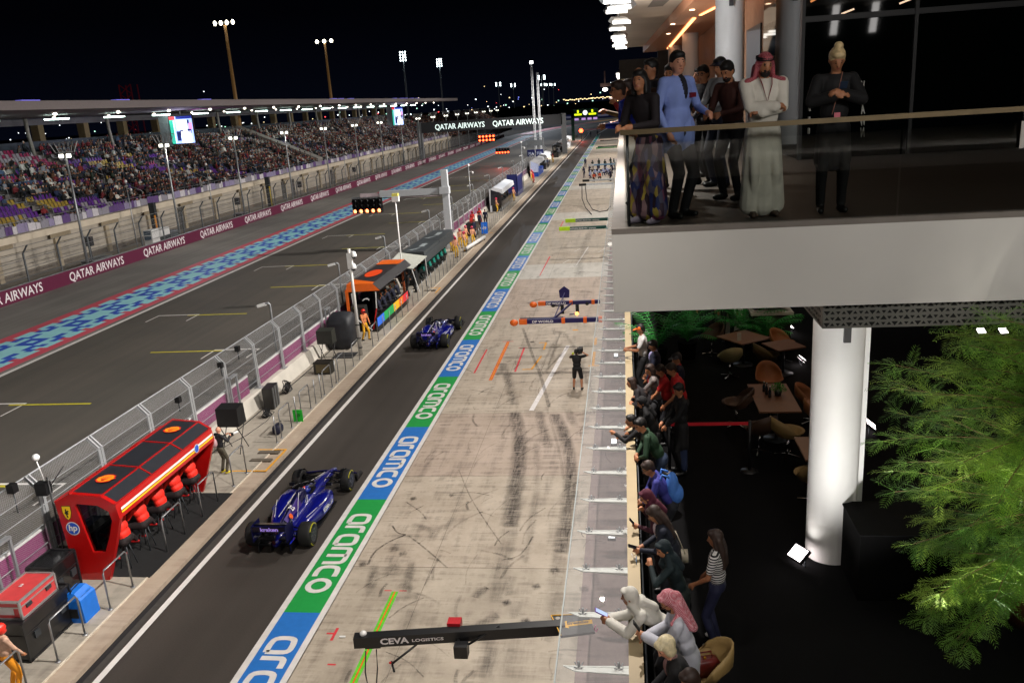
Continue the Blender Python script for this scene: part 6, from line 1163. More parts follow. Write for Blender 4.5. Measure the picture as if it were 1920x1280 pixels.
t=thing('handbag','dark red handbag lying on the near tan chair','bag',(.76,8.3,5.63),.3); DRB=M('oxblood_leather','#5a1512',.4,noise=.1); g=MB(); g.loft([(-.07,0,.14,0,.2),(-.05,0,.17,0,.22),(.05,0,.17,0,.22),(.07,0,.14,0,.2)],DRB,16,pw=4); g.build('bag',None,t); g=MB(); g.tube([(-.09,0,.2),(-.07,0,.3),(.07,0,.3),(.09,0,.2)],.01); g.build('handle',DRB,t); g=MB(); g.ell((0,0,.225),(.02,.02,.02)); g.build('clasp',M('brass','#c9a03a',.3,.9),t)
for (x,y,h) in ((2.78,16.75,.24),(2.82,16.6,.22),(2.76,16.95,.2)):
    t=thing('bottle','dark glass bottle %s on the long terrace table'%{.24:'tallest of three',.22:'nearest the camera',.2:'farthest and smallest'}[h],'bottle',(x,y,5.94)); g=MB(); g.lathe((0,0,0),[(0,0),(.033,0),(.033,h*.6),(.012,h*.8),(.012,h),(0,h)],None,12); g.build('glass',M('bottle_glass','#1d2a33',.15,coat=.5),t); g=MB(); g.cyl((0,0,h),.014,.02,None,8); g.build('cap',WHT,t)
t=thing('table_plant','low bright green plant in a dark pot on the long terrace table','plant',(3.0,16.7,5.94)); g=MB(); g.lathe((0,0,0),[(0,0),(.06,0),(.08,.1),(0,.1)],None,12); g.build('pot',BLK,t); g=MB()
for k in range(260): a=random.uniform(0,6.28); e_=random.uniform(.05,1.4); d=Vector((math.cos(a)*math.cos(e_),math.sin(a)*math.cos(e_),math.sin(e_)))*random.uniform(.04,.17); p=Vector((0,0,.1))+d; n=Vector((random.uniform(-1,1),random.uniform(-1,1),random.uniform(-1,1))).normalized()*.014; g.add([p-n,p+n,p+d.normalized()*.04+n*.2],[[0,1,2]])
g.build('leaves',M('bright_leaf','#3f8a2c',.5,noise=.4,scale=9),t)
t=thing('barrier_belt','red belt barrier stretched across the terrace behind the people','barrier',(.7,14.65,5.2)); g=MB(); g.box(0,1.42,-.005,.005,.92,.98); g.build('red_belt',M('red_belt','#a5101c',.6,emit=.08),t)
for x in (0,1.45): g=MB(); g.tube([(x,0,0),(x,0,1)],.03,None,8); g.lathe((x,0,0),[(0,0),(.16,0),(.16,.015),(.03,.04)],None,14); g.build('belt_post',BLK,t)
t=thing('planter_cabinet','black rectangular cabinet standing against the base of the lit column','cabinet',(4.0,10.95,5.2)); g=MB(); g.box(-1.0,1.2,-.45,.5,0,.98); g.build('cabinet_body',M('matt_black','#030303',1,spec=.1),t); g=MB(); g.box(-1.02,1.22,-.47,.52,.98,1.0); g.build('cabinet_top',M('matt_black_top','#040404',.9,spec=.15),t)
t=thing('service_counter','white serving counter with stacked trays near the back lamps','counter',(3.75,22.6,5.2)); g=MB(); g.box(-.5,.6,-.35,.35,.98,1.05); g.build('counter_top',M('counter_white','#b9b4ae',.6),t); g=MB(); g.box(-.45,.55,-.3,.3,0,.98); g.build('counter_body',M('counter_dark','#241a16',.7),t)
for k in range(3): g=MB(); g.box(-.45+k*.05,.35+k*.05,-.25,.2,1.07+k*.09,1.09+k*.09); g.build('tray',M('counter_white'),t)
t=thing('display_tablet','small white upright tablet on the square table','sign',(2.75,20.75,5.94)); g=MB(); g.box(-.05,.05,-.01,.01,0,.2); g.build('panel',M('white_sheet'),t)
# floor floodlights of the terrace
LF=M('terrace_lamp_face','#ffffff',.5,emit=9,ecol='#fff2f2',noise=0)
def uplight(x,y,lb,target,p,s=.2,col=(1,.96,.93),near=True,tilt=.9):
    t=thing('floor_floodlight',lb,'floodlight',(x,y,5.2),math.atan2(target[1]-y,target[0]-x)-math.pi/2); g=MB(); ct,st=math.cos(tilt),math.sin(tilt)
    def P(a,b,c): return (a,b*ct-c*st*-1*0-(-c)*0+0 if 0 else (b*st*-1+c*ct)*-1,.14+b*ct+c*st)
    vs=[P(a*s/2*1.2,b*s/2,c) for c in (0,.05) for b in (-1,1) for a in (-1,1)]
    g.add(vs,[[0,2,3,1],[4,5,7,6],[0,1,5,4],[2,6,7,3],[0,4,6,2],[1,3,7,5]]); g.build('housing',BLK,t)
    g=MB(); 
    for c in (-.004,.054): g.add([P(a*s/2*1.05,b*s/2*.85,c) for (a,b) in ((-1,-1),(1,-1),(1,1),(-1,1))],[[0,1,2,3]])
    g.build('lamp_face',LF,t); g=MB(); g.bar((-s/2,0,0),(-s/2,0,.14),.02,.02); g.bar((s/2,0,0),(s/2,0,.14),.02,.02); g.bar((-s/2,0,.005),(s/2,0,.005),.02,.02); g.build('stand',DST,t)
    if p: add_spot((x,y,5.45),target,p,col=col,size=R_(120),blend=.8,rad=.08)
uplight(2.42,11.45,'bright white floor floodlight at the left foot of the lit column',(2.9,11.75,7.6),13,.24)
add_spot((2.1,8.0,5.45),(2.95,11.8,8.0),820,col=(1,.98,.96),size=R_(60),blend=.9,rad=.1)  # added spot without a fixture, spreads even light up the column
uplight(4.7,12.5,'bright floor floodlight right of the black cabinet under the tree',(4.2,9.8,8),50,.26,(1,.93,.86)); uplight(4.95,10.4,'bright floor floodlight low behind the tree pot',(4.1,9.2,8.5),45,.26,(1,.95,.88))
add_spot((2.6,7.3,5.5),(4.2,9,7.8),720,col=(1,.95,.85),size=R_(62),rad=.15); add_spot((5.2,6.8,5.4),(4.4,9,7.4),170,col=(1,.95,.85),size=R_(62),rad=.15)  # two added fill spots for the tree, no fixtures built
add_area((3.2,18,9.6),(3,17.5,5.9),40,1.5,7,(1,.66,.42))  # added warm fill over the tables, no fixture above them
uplight(4.31,20.97,'small floor floodlight at the back of the terrace, left of a close pair',(3.5,20.9,8),14,.2,(1,.75,.6)); uplight(4.72,20.95,'small floor floodlight at the back of the terrace, right of a close pair',(4.9,22,8),0,.2); uplight(4.75,16.47,'floor floodlight glowing just right of the lit column',(3.1,16.8,7),26,.24,(1,.72,.55)); uplight(9.36,23.06,'floor floodlight under the perforated screen, left one',(9,25,9),0,.2); uplight(9.9,23.02,'floor floodlight under the perforated screen, right one',(9.5,25,9),0,.2); uplight(4.6,24.2,'farthest floor floodlight beside the serving counter',(3,22.5,7.5),22,.24,(1,.7,.6))
# palms
def palm(x,y,lb,n=16,h=1.5,sp=1.0,seed=1):
    rr=random.Random(seed); t=thing('palm_plant',lb,'plant',(x,y,5.2)); g=MB(); g.lathe((0,0,0),[(0,0),(.2,0),(.26,.45),(.22,.45),(0,.42)],None,16); g.build('pot',M('matt_black'),t)
    g=MB()
    for k in range(n):
        a=rr.uniform(0,6.28); el=rr.uniform(.7,1.35); L_=rr.uniform(.8,1.2)*sp; pts=[]
        p=Vector((0,0,.45)); d=Vector((math.cos(a)*math.cos(el),math.sin(a)*math.cos(el),math.sin(el)))
        for i in range(9): pts.append(p.copy()); p=p+d*L_*h/9; d=(d+Vector((math.cos(a)*.09,math.sin(a)*.09,-.13))).normalized()
        g.tube(pts,.008,None,4)
        for i in range(2,9):
            for q in (0,.5):
                c=pts[i-1].lerp(pts[i],q); tn=(pts[i]-pts[i-1]).normalized(); sd=tn.cross(Vector((0,0,1))).normalized()
                for s in (-1,1): l=.28*sp*math.sin(math.pi*min(.95,(i+q)/9.6)); e=c+sd*s*l+tn*l*.5+Vector((0,0,-.06)); w_=tn*.016; g.add([c-w_,c+w_,e],[[0,1,2]])
    g.build('fronds',M('palm_leaf','#1f7a2a',.45,noise=.35,scale=4),t)
palm(.75,21.3,'dark green palm by the parapet behind the man in the orange cap',16,1.5,1.0,2); palm(1.55,21.8,'dark green palm second from the parapet',16,1.4,1.0,3); palm(3.1,22.6,'bright green palm behind the square table',22,1.5,1.0,4); palm(3.6,22.0,'bright green palm nearest the back lamps',16,1.3,.9,5)
add_spot((1.2,20.2,9.3),(1.1,21.5,6),26,col=(.7,1,.7),size=R_(90)); add_spot((3.2,21,9.3),(3.2,22.4,6),40,col=(.85,1,.8),size=R_(90))
# the feathery tree
def feather_tree():
    rr=random.Random(11); t=thing('potted_tree','feathery light green tree in a brown pot at the right of the terrace','tree',(5.0,10.1,5.2)); g=MB(); g.lathe((0,0,0),[(0,0),(.26,0),(.36,.55),(.38,.58),(.32,.56),(0,.5)],None,20); g.build('pot',M('terracotta','#7a4426',.7,noise=.15),t)
    T=MB(); LV=MB(); base=Vector((0,0,.5)); 
    lm=[M('feather_leaf_'+k,c,.5,noise=.25,scale=6) for k,c in (('light','#93b545'),('mid','#6c9836'),('deep','#4a7429'))]
    def twig(p,d,L_,m):
        n=9; pts=[];q=p.copy()
        for i in range(n): pts.append(q.copy()); q=q+d*L_/n; d=(d+Vector((0,0,-.06))+Vector((rr.uniform(-.05,.05),rr.uniform(-.05,.05),0))).normalized()
        for i in range(1,n):
            tn=(pts[i]-pts[i-1]).normalized(); sd=tn.cross(Vector((0,0,1)))
            if sd.length<.1: sd=Vector((1,0,0))
            sd.normalize(); l=.06*math.sin(math.pi*min(.96,(i+1)/10))+.014
            for s in (-1,1):
                c=pts[i]; e=c+sd*s*l+tn*l*.9+Vector((0,0,rr.uniform(-.02,.015))); w_=tn*.0036; mid=c.lerp(e,.5)+Vector((0,0,.004)); LV.add([c,mid+w_*1.2,e,mid-w_*1.2],[[0,1,2,3]],m)
        LV.add([pts[0]+Vector((0,0,.003)),pts[-1],pts[0]-Vector((0,0,.003))],[[0,1,2]],m)
    T.tube([base,base+Vector((-.05,-.2,.8)),base+Vector((-.12,-.5,1.7)),base+Vector((-.25,-.8,2.8)),base+Vector((-.35,-1.0,3.7))],.05,None,8,.02)
    for k in range(118):
        z0=rr.uniform(.1,3.65); a=rr.uniform(0,6.28) if rr.random()<.55 else rr.uniform(2.6,5.2); p=base+Vector((-.095*z0,-.28*z0,z0)); el=rr.uniform(-.15,.75)-(.35 if z0<1.3 else 0); d=Vector((math.cos(a)*math.cos(el),math.sin(a)*math.cos(el),math.sin(el)))
        prof=2.0*math.sin(math.pi*(.16+.76*(z0)/4.0))**.6; L_=prof*rr.uniform(.65,1.12)*(1.0 if math.cos(a)<.3 else .8); pts=[];q=p.copy(); n=12
        for i in range(n): pts.append(q.copy()); q=q+d*L_/n; d=(d+Vector((rr.uniform(-.07,.07),rr.uniform(-.07,.07),-.03+rr.uniform(-.04,.04)))).normalized()
        T.tube(pts,.012,None,5,.004); m=lm[rr.choices([0,1,2],[4,4,2])[0]]
        for i in range(2,n):
            for s in range(6):
                aa=rr.uniform(0,6.28); tn=(pts[i]-pts[i-1]).normalized(); r_=Vector((math.cos(aa),math.sin(aa),rr.uniform(-.5,.6))); dd=(tn*.8+r_*.9).normalized(); twig(pts[i],dd,rr.uniform(.2,.36),m if rr.random()<.7 else lm[rr.randrange(3)])
    T.build('trunk',M('thin_bark','#6a5638',.8),t); o=LV.build('crown',None,t,recalc=False)
    return t
feather_tree()
t=thing('garage_board','red sign board with a blue and white ringed emblem lying under the canopy','board',(-.5,10.9,0)); g=MB(); g.box(-.55,.5,-1.4,1.2,.01,.05); g.build('panel',M('dull_red_board','#7c1820',.5),t); g=MB()
for r,m_,k in ((.42,WHT,0),(.36,M('emblem_blue_dull','#2a4c94',.5),1)): g.add([(r*math.cos(a),r*math.sin(a)-.4,.054+.004*k) for a in [2*math.pi*i/24 for i in range(24)]],[list(range(24))],m_)
g.bar((-.06,-.75,.06),(.06,-.05,.06),.03,.004,WHT); g.build('emblem',None,t)
for i,y in enumerate((14.6,19.2,26.4,33.0,38.2)):
    t=thing('floor_lamp_panel',['nearest bright square lamp under the glass canopy','second bright square lamp under the glass canopy','third bright square lamp under the glass canopy','fourth bright square lamp under the glass canopy','farthest bright square lamp under the glass canopy'][i],'lamp',(-.42,y,3.9)); g=MB(); g.box(-.06,.06,-.12,.12,0,.03); g.build('lamp_face',M('canopy_lamp','#ffffff',.5,emit=1.6,noise=0),t); g=MB(); g.box(-.08,.08,-.14,.14,-.05,0); g.bar((.08,0,-.02),(.36,0,-.02),.03,.03); g.build('housing',DST,t)  # glowing squares added as lamp reflections in the canopy glass
# ================================================================= people
def clothmat(name,col,rough=.8,bump=.35,noise=.12,scale=5,**k): return mat(name,col,rough,noise=noise,scale=scale,bump=bump,**k)
class Blob:
    """ rounded primitives merged into one continuous skin by a voxel remesh """
    def __init__(s): s.p=[]
    def cap(s,a,b,ra,rb,m,fl=None): s.p.append(('c',Vector(a),Vector(b),ra,rb,m,fl)); return s
    def ell(s,c,r,m,rot=None): s.p.append(('e',Vector(c),Vector(r),rot or Matrix.Identity(3),m)); return s
    def mesh(s,name,vox,smooth=2):
        g=MB()
        for q in s.p:
            if q[0]=='c':
                _,a,b,ra,rb,m,fl=q; d=b-a; L_=max(d.length,1e-5); d=d/L_; n=12
                u=Vector((1,0,0)) if abs(d.x)<.8 else Vector((0,1,0)); e1=(u-d*d.dot(u)).normalized(); e2=d.cross(e1)
                rings=[]
                for k in range(1,4): t=math.pi/2*k/3; rings.append((a-d*ra*math.cos(t),ra*math.sin(t)))
                for k in range(3): t=math.pi/2*k/3; rings.append((b+d*rb*math.sin(t),rb*math.cos(t)))
                f1,f2=fl or (1,1); vs=[a-d*ra]
                for c,r in rings:
                    for k in range(n): t=2*math.pi*k/n; vs.append(c+e1*(r*f1*math.cos(t))+e2*(r*f2*math.sin(t)))
                vs.append(b+d*rb); o=1; R=len(rings)
                fs=[[0,1+(k+1)%n,1+k] for k in range(n)]+[[1+i*n+k,1+i*n+(k+1)%n,1+(i+1)*n+(k+1)%n,1+(i+1)*n+k] for i in range(R-1) for k in range(n)]+[[1+(R-1)*n+k,1+(R-1)*n+(k+1)%n,1+R*n] for k in range(n)]
                g.add(vs,fs)
            else: g.ell(q[1],q[2],None,14,10,q[3])
        me=g.mesh('t'); o=bpy.data.objects.new('t',me); C.objects.link(o)
        md=o.modifiers.new('r','REMESH'); md.mode='VOXEL'; md.voxel_size=vox
        if smooth: m2=o.modifiers.new('s','SMOOTH'); m2.factor=.5; m2.iterations=smooth
        dg=bpy.context.evaluated_depsgraph_get(); out=bpy.data.meshes.new_from_object(o.evaluated_get(dg)); out.name=name
        bpy.data.objects.remove(o); bpy.data.meshes.remove(me)
        n=len(out.polygons); cen=np.empty(n*3); out.polygons.foreach_get('center',cen); cen=cen.reshape(-1,3)
        mats=[];best=np.full(n,1e9);idx=np.zeros(n,int)
        for q in s.p:
            m=q[5] if q[0]=='c' else q[4]
            if m not in mats: mats.append(m)
            if q[0]=='c':
                a=np.array(q[1]);b=np.array(q[2]);ab=b-a;t=np.clip(((cen-a)@ab)/max(ab@ab,1e-9),0,1); d=np.linalg.norm(cen-(a+t[:,None]*ab),axis=1)/ ((q[6][0]+q[6][1])/2 if q[6] else 1)-(q[3]+(q[4]-q[3])*t)
            else:
                R=np.array(q[3]); L_=(cen-np.array(q[1]))@R; r=np.array(q[2]); k=np.linalg.norm(L_/r,axis=1); d=(k-1)*r.min()
            u=d<best; best[u]=d[u]; idx[u]=mats.index(m)
        for m in mats: out.materials.append(m)
        out.polygons.foreach_set('material_index',idx.tolist()); out.polygons.foreach_set('use_smooth',[True]*n); out.update(); return out
def ik(a,b,l1,l2,pole):
    a=Vector(a);b=Vector(b);d=b-a;L_=d.length
    if L_>(l1+l2)*.995: b=a+d.normalized()*(l1+l2)*.995; d=b-a; L_=d.length
    x=(l1*l1-l2*l2+L_*L_)/(2*L_); h=math.sqrt(max(0,l1*l1-x*x)); dn=d/L_; p=Vector(pole); p=(p-dn*dn.dot(p)).normalized(); return a+dn*x+p*h,b
EYE=mat('eye_dark','#120c0a',.3,noise=0); LIP=mat('lip','#9c5248',.5,noise=0); BROW=mat('brow_dark','#1a1210',.8,noise=0)
GOLDH=clothmat('blonde_hair','#c9b183',.5,noise=.3,scale=25); SILH=clothmat('silver_blond_hair','#cdbf9a',.5,noise=.25,scale=25)
def hand(B,w,f,n,side,m,curl=.5,s=1.):
    # w wrist, f finger direction, n palm normal
    f=Vector(f).normalized(); n=Vector(n); n=(n-f*f.dot(n)).normalized(); a=f.cross(n)*side
    pc=w+f*.05*s; B.cap(w,pc+f*.02*s,.028*s,.036*s,m,(1.15,.75) if 0 else None)
    for i,(o,l) in enumerate(((-.028,.062),(-.010,.072),(.010,.068),(.027,.054))):
        k0=w+f*.085*s+a*(o*s); d1=(f*math.cos(curl*.6)+n*math.sin(curl*.6)); d2=(f*math.cos(curl*1.5)+n*math.sin(curl*1.5))
        k1=k0+d1*l*.55*s; k2=k1+d2*l*.5*s; B.cap(pc+a*(o*s*.8),k0,.013*s,.011*s,m); B.cap(k0,k1,.0105*s,.0098*s,m); B.cap(k1,k2,.0098*s,.0085*s,m)
    t0=w+f*.03*s-a*(.03*s); t1=t0+(f*.7-a*.6+n*.3).normalized()*.035*s; t2=t1+(f*.9-a*.15+n*.4).normalized()*.028*s; B.cap(t0,t1,.014*s,.012*s,m); B.cap(t1,t2,.012*s,.0095*s,m)
HANDP={}
def person(label,loc,rz,h=1.75,lean=0,hands=None,feet=None,head=(0,0),top='#222',bot='#15151a',skin=1,sleeve='long',style='trousers',hair='short',haircol=None,shoe='#101010',scarf=None,build=1.,vox=.0125,seat=None,group=None,cuffs=None,curl=.5,jacket=None,agal=False,helmet=None,cap=None,glasses=False,beard=False,under=None,extra=None,hip=None,twist=0,handdir=None,name='person'):
    s=h/1.75; S=SKN[skin]; T=top if not isinstance(top,str) else clothmat('cloth_'+top[1:],top); Bm=bot if not isinstance(bot,str) else clothmat('cloth_'+bot[1:],bot); SH=mat('shoe_'+shoe[1:],shoe,.5)
    t=thing(name,label,'person',loc,rz,group); B=Blob()
    hz=(seat if seat else .93)
    if hip: hx,hy=hip
    else: hx,hy=0,(-math.sin(lean)*.16 if not seat else 0)
    Hc=Vector((hx,hy,hz)); u=Vector((0,math.sin(lean),math.cos(lean))); v=Vector((0,math.cos(lean),-math.sin(lean)))
    rt=Matrix.Rotation(-lean,3,'X'); bw=build
    ct,st=math.cos(twist),math.sin(twist); X=Vector((ct,st*math.cos(lean),-st*math.sin(lean)))
    waist=Hc+u*.16; chest=Hc+u*.36; nb=Hc+u*.535
    B.ell(Hc+u*.0,(.165*bw,.115*bw,.12),Bm,rt); B.ell(waist,(.15*bw,.11*bw,.16),T,rt); B.ell(chest,(.17*bw,.12*bw,.2),T,rt); 
    sh=[nb+X*(q*.175*bw)-u*.045 for q in (-1,1)]
    B.cap(sh[0],sh[1],.062,.062,T); B.cap(nb-u*.04,nb+u*.02,.075,.055,under and clothmat('cloth_'+under[1:],under) or T)
    hp_,hy_=head; hd=Vector((0,math.sin(lean*.6+hp_*.35),math.cos(lean*.6+hp_*.35))); hc=nb+hd*.15+Vector((0,.02,0))
    R=Matrix.Rotation(hy_,3,'Z')@Matrix.Rotation(-(hp_),3,'X')
    B.cap(nb,hc-hd*.06,.055,.05,S)
    P=lambda x,y,z: hc+R@Vector((x,y,z))
    B.ell(hc,(.073,.092,.105),S,R); B.ell(P(0,.022,-.055),(.056,.068,.062),S,R); B.cap(P(0,.088,.01),P(0,.105,-.022),.010,.015,S)
    for q in (-1,1): B.ell(P(q*.076,-.005,-.01),(.012,.022,.03),S,R); B.ell(P(q*.029,.083,.012),(.0095,.009,.0055),EYE,R); B.ell(P(q*.03,.086,.032),(.017,.007,.0035),BROW,R)
    B.ell(P(0,.083,-.055),(.024,.011,.008),LIP,R)
    if beard: B.ell(P(0,.045,-.075),(.055,.055,.045),BROW,R); B.cap(P(-.025,.09,-.04),P(.025,.09,-.04),.008,.008,BROW)
    # arms
    hp_w=[]
    hands=hands or ((-.27,.08,.72),(.27,.08,.72)); sl=clothmat('cloth_'+jacket[1:],jacket) if jacket else T
    if jacket: B.ell(chest,(.183*bw,.128*bw,.21),sl,rt); B.ell(waist+u*-.02,(.168*bw,.122*bw,.2),sl,rt); B.cap(sh[0],sh[1],.07,.07,sl); B.ell(chest+v*.06+u*.05,(.05,.085*bw,.16),T,rt)
    for i,q in enumerate((-1,1)):
        tgt=Vector(hands[i][:3]); pole=Vector(hands[i][3]) if len(hands[i])>3 else Vector((q*.6,-.5,-.6)); el,wr=ik(sh[i],tgt,.285,.25,pole)
        a1=.052*bw if sleeve!='none' else .042
        if sleeve=='long': B.cap(sh[i],el,a1+.008,.046,sl); B.cap(el,wr,.046,.034,sl); 
        elif sleeve=='wide': B.cap(sh[i],el,a1+.015,.065,sl); B.cap(el,wr,.065,.062,sl)
        elif sleeve=='short': B.cap(sh[i],el.lerp(sh[i],.35),a1+.012,.056,sl); B.cap(sh[i],el,.044,.038,S); B.cap(el,wr,.039,.027,S)
        else: B.cap(sh[i],el,.042,.036,S); B.cap(el,wr,.037,.026,S)
        fd=(wr-el).normalized() if not handdir else Vector(handdir[i]); hp_w.append(wr+fd*.1); hand(B,wr+fd*.008,fd,Vector((-q*.6,-.2,-.7)) if abs(fd.z)<.8 else Vector((-q,0.3,0)),q,S,curl)
        if sleeve in('long','wide'): B.cap(wr-fd*.02,wr+fd*.012,.030,.029,S)
    # legs
    feet=feet or ((-.11,.0),(.11,.03)); lw=1.0 if style!='shorts' else 1
    for i,q in enumerate((-1,1)):
        ft=feet[i]; an=Vector((ft[0],ft[1],ft[2] if len(ft)>2 else .085)); hj=Hc+Vector((q*.09*bw,0,-.03)); kn,an=ik(hj,an,.43,.425,(q*.12,1,0))
        if style=='trousers' : B.cap(hj,kn,.088*bw,.062*bw,Bm); B.cap(kn,an,.062*bw,.05,Bm)
        elif style=='shorts': B.cap(hj,kn.lerp(hj,.05),.095*bw,.085,Bm); B.cap(kn,an.lerp(kn,.55),.05,.056,S); B.cap(kn.lerp(an,.45),an,.055,.035,S); B.cap(hj,kn,.07,.052,S)
        else: B.cap(hj,kn,.07,.05,S if style in('skirt','dress') else Bm); B.cap(kn,an,.052,.036,S if style in('skirt','dress') else Bm)
        fy=(ft[3] if len(ft)>3 else q*.15); fdv=Vector((math.sin(fy),math.cos(fy),0)); B.cap(an+Vector((0,0,-.045))-fdv*.03,an+Vector((0,0,-.05))+fdv*.14,.042,.034,SH); B.cap(an,an+Vector((0,0,-.04)),.04,.042,SH)
    if style in('thobe','abaya','longskirt','skirt','coat'):
        zb={'thobe':.08,'abaya':.05,'longskirt':.10,'skirt':.42,'coat':.52}[style]; wb={'thobe':.24,'abaya':.27,'longskirt':.27,'skirt':.2,'coat':.19}[style]
        n=7; fc=(Vector((feet[0][0]+feet[1][0],feet[0][1]+feet[1][1],0))/2) if zb<.3 else Vector((hx,hy,0))
        c0=Hc.copy(); prev=None
        for k in range(n+1):
            f=k/n; c=Vector((c0.x*(1-f)+fc.x*f,c0.y*(1-f)+fc.y*f,c0.z*(1-f)+(zb+.05)*f)); w_=.165*bw*(1-f)+wb*f
            if prev is not None: 
                for q in (-1,1): B.cap(prev[0]+Vector((q*(prev[1]-.1),0,0)),c+Vector((q*(w_-.1),0,0)),.11,.11,Bm)
                B.cap(prev[0],c,.125,.13,Bm)
            prev=(c,w_)
    if extra: extra(B,P,nb,u,v,Hc,sh)
    body=link('body',B.mesh('body',vox*s),t)
    # hair and headwear
    HB_=Blob(); hm=haircol or HAIRM
    if hair in('short','long','bun','bob') and not scarf:
        HB_.ell(P(0,-.022,.036),(.087,.098,.1),hm,R); HB_.ell(P(0,.036,.083),(.068,.052,.042),hm,R); HB_.ell(P(0,-.055,-.02),(.075,.05,.07),hm,R)
        if hair=='long':
            for q in (-1,0,1): HB_.cap(P(q*.05,-.05,.0),P(q*.06,-.07,-.15),.05,.05,hm); HB_.cap(P(q*.06,-.07,-.15),nb+X*(q*.07)-v*.1-u*.22,.05,.035,hm)
            for q in (-1,1): HB_.cap(P(q*.07,0,.02),P(q*.075,.0,-.12),.024,.03,hm)
        if hair=='bob':
            for q in (-1,1): HB_.ell(P(q*.065,-.01,-.03),(.042,.07,.085),hm,R)
            HB_.ell(P(0,-.04,.02),(.1,.1,.1),hm,R); HB_.ell(P(0,.055,.085),(.075,.035,.03),hm,R)
        if hair=='bun': HB_.ell(P(0,-.03,.145),(.05,.05,.045),hm,R)
    if scarf:
        sm=scarf if not isinstance(scarf,str) else clothmat('scarf_'+scarf[1:],scarf,.85,.4,.1,6)
        HB_.ell(P(0,-.02,.018),(.092,.098,.112),sm,R); HB_.ell(P(0,-.05,-.06),(.088,.07,.1),sm,R); HB_.ell(P(0,.05,.085),(.07,.045,.028),sm,R)
        if agal:
            for q in (-1,1): HB_.cap(P(q*.085,-.01,.02),P(q*.1,.02,-.14),.022,.028,sm); HB_.cap(P(q*.1,.02,-.14),sh[0 if q<0 else 1]+u*.03+v*.05,.028,.03,sm); HB_.cap(P(q*.07,-.05,-.05),nb+X*(q*.1)-v*.12-u*.16,.05,.035,sm)
            HB_.cap(P(0,-.09,-.02),nb-v*.13-u*.22,.06,.05,sm)
        else:
            HB_.cap(P(0,-.04,-.1),nb+u*.0,.075,.1,sm); HB_.cap(P(0,.03,-.115),nb+v*.08-u*.05,.045,.075,sm)
            for q in (-1,1): HB_.cap(P(q*.06,-.0,-.08),sh[0 if q<0 else 1]+u*.015,.04,.055,sm)
            HB_.cap(nb-v*.04,nb-v*.1-u*.15,.09,.07,sm)
    if HB_.p: link('headscarf' if scarf else 'hair',HB_.mesh('hair',.012*s,2),t)
    if agal and agal!='none':
        g=MB()
        for z in (.058,.076): g.tube([P(.092*math.cos(a),-.015+.1*math.sin(a),z+.012*math.sin(a)) for a in [k*math.pi/8 for k in range(17)]],.009,None,6)
        g.build('head_cord',BLK,t)
    if cap:
        HB2=Blob(); cm=clothmat('cap_'+cap[1:],cap,.7,.2); HB2.ell(P(0,-.005,.045),(.088,.1,.075),cm,R); HB2.cap(P(-.03,.09,.055),P(.03,.09,.055),.02,.02,cm); HB2.ell(P(0,.125,.05),(.062,.06,.011),cm,R); link('cap',HB2.mesh('cap',.011*s,2),t)
    if helmet:
        HB3=Blob(); hm3=mat('helmet_'+helmet[1:],helmet,.3,noise=.03,coat=.5); HB3.ell(P(0,-.01,.03),(.125,.14,.13),hm3,R); HB3.ell(P(0,.01,-.03),(.11,.12,.1),hm3,R); link('helmet',HB3.mesh('helmet',.014*s,2),t)
        g=MB(); g.add([P(.118*math.sin(a),.005+.128*math.cos(a)+.008,z) for z in (-.02,.055) for a in np.linspace(-.9,.9,7)],[[k,k+1,k+8,k+7] for k in range(6)],BLK); g.build('visor',None,t)
    if glasses:
        g=MB(); 
        for q in (-1,1): g.tube([P(q*.033+.022*math.cos(a),.103,.01+.017*math.sin(a)) for a in [k*math.pi/5 for k in range(11)]],.0035,None,5); g.tube([P(q*.055,.1,.015),P(q*.08,0,.015)],.003,None,4)
        g.build('glasses',BLK,t)
    for c in kids(t): c.scale=(s,s,s)
    m_=Matrix.Translation(loc)@Matrix.Rotation(rz,4,'Z'); HANDP[t.name]=[m_@(q_*s) for q_ in hp_w]
    return t
def wpt(t,p): # world point of a local point of an unscaled person
    m=Matrix.Translation(t.location)@Matrix.Rotation(t.rotation_euler[2],4,'Z'); return m@Vector(p)
def phone(pos,label,rz=0,tilt=.6,lit=True,col='#0c0c10',sz=(.075,.15)):
    t=thing('phone',label,'phone',pos,rz); g=MB(); ct,st=math.cos(tilt),math.sin(tilt); w_,h_=sz
    def Q(x,y,z): return (x,y*ct-z*st,y*st+z*ct)
    vs=[Q(x,y,z) for z in (-.005,.005) for y in (-h_/2,h_/2) for x in (-w_/2,w_/2)]; g.add(vs,[[0,2,3,1],[4,5,7,6],[0,1,5,4],[2,6,7,3],[0,4,6,2],[1,3,7,5]]); g.build('case',mat('phone_case_'+col[1:],col,.4),t)
    g=MB(); g.add([Q(x,y,.0062) for (x,y) in ((-w_*.44,-h_*.46),(w_*.44,-h_*.46),(w_*.44,h_*.46),(-w_*.44,h_*.46))],[[0,1,2,3]]); g.build('screen',mat('phone_screen','#9fb4d8',.2,emit=.5,noise=0) if lit else mat('phone_screen_dark','#101216',.1,noise=0),t); return t
L90=math.pi/2  # facing -X (over the parapet) = +90 deg
Fz=5.2
def deck(label,y,x,**k):
    k.setdefault('rz',L90); rz=k.pop('rz'); return person(label,(x,y,Fz),rz,**k)
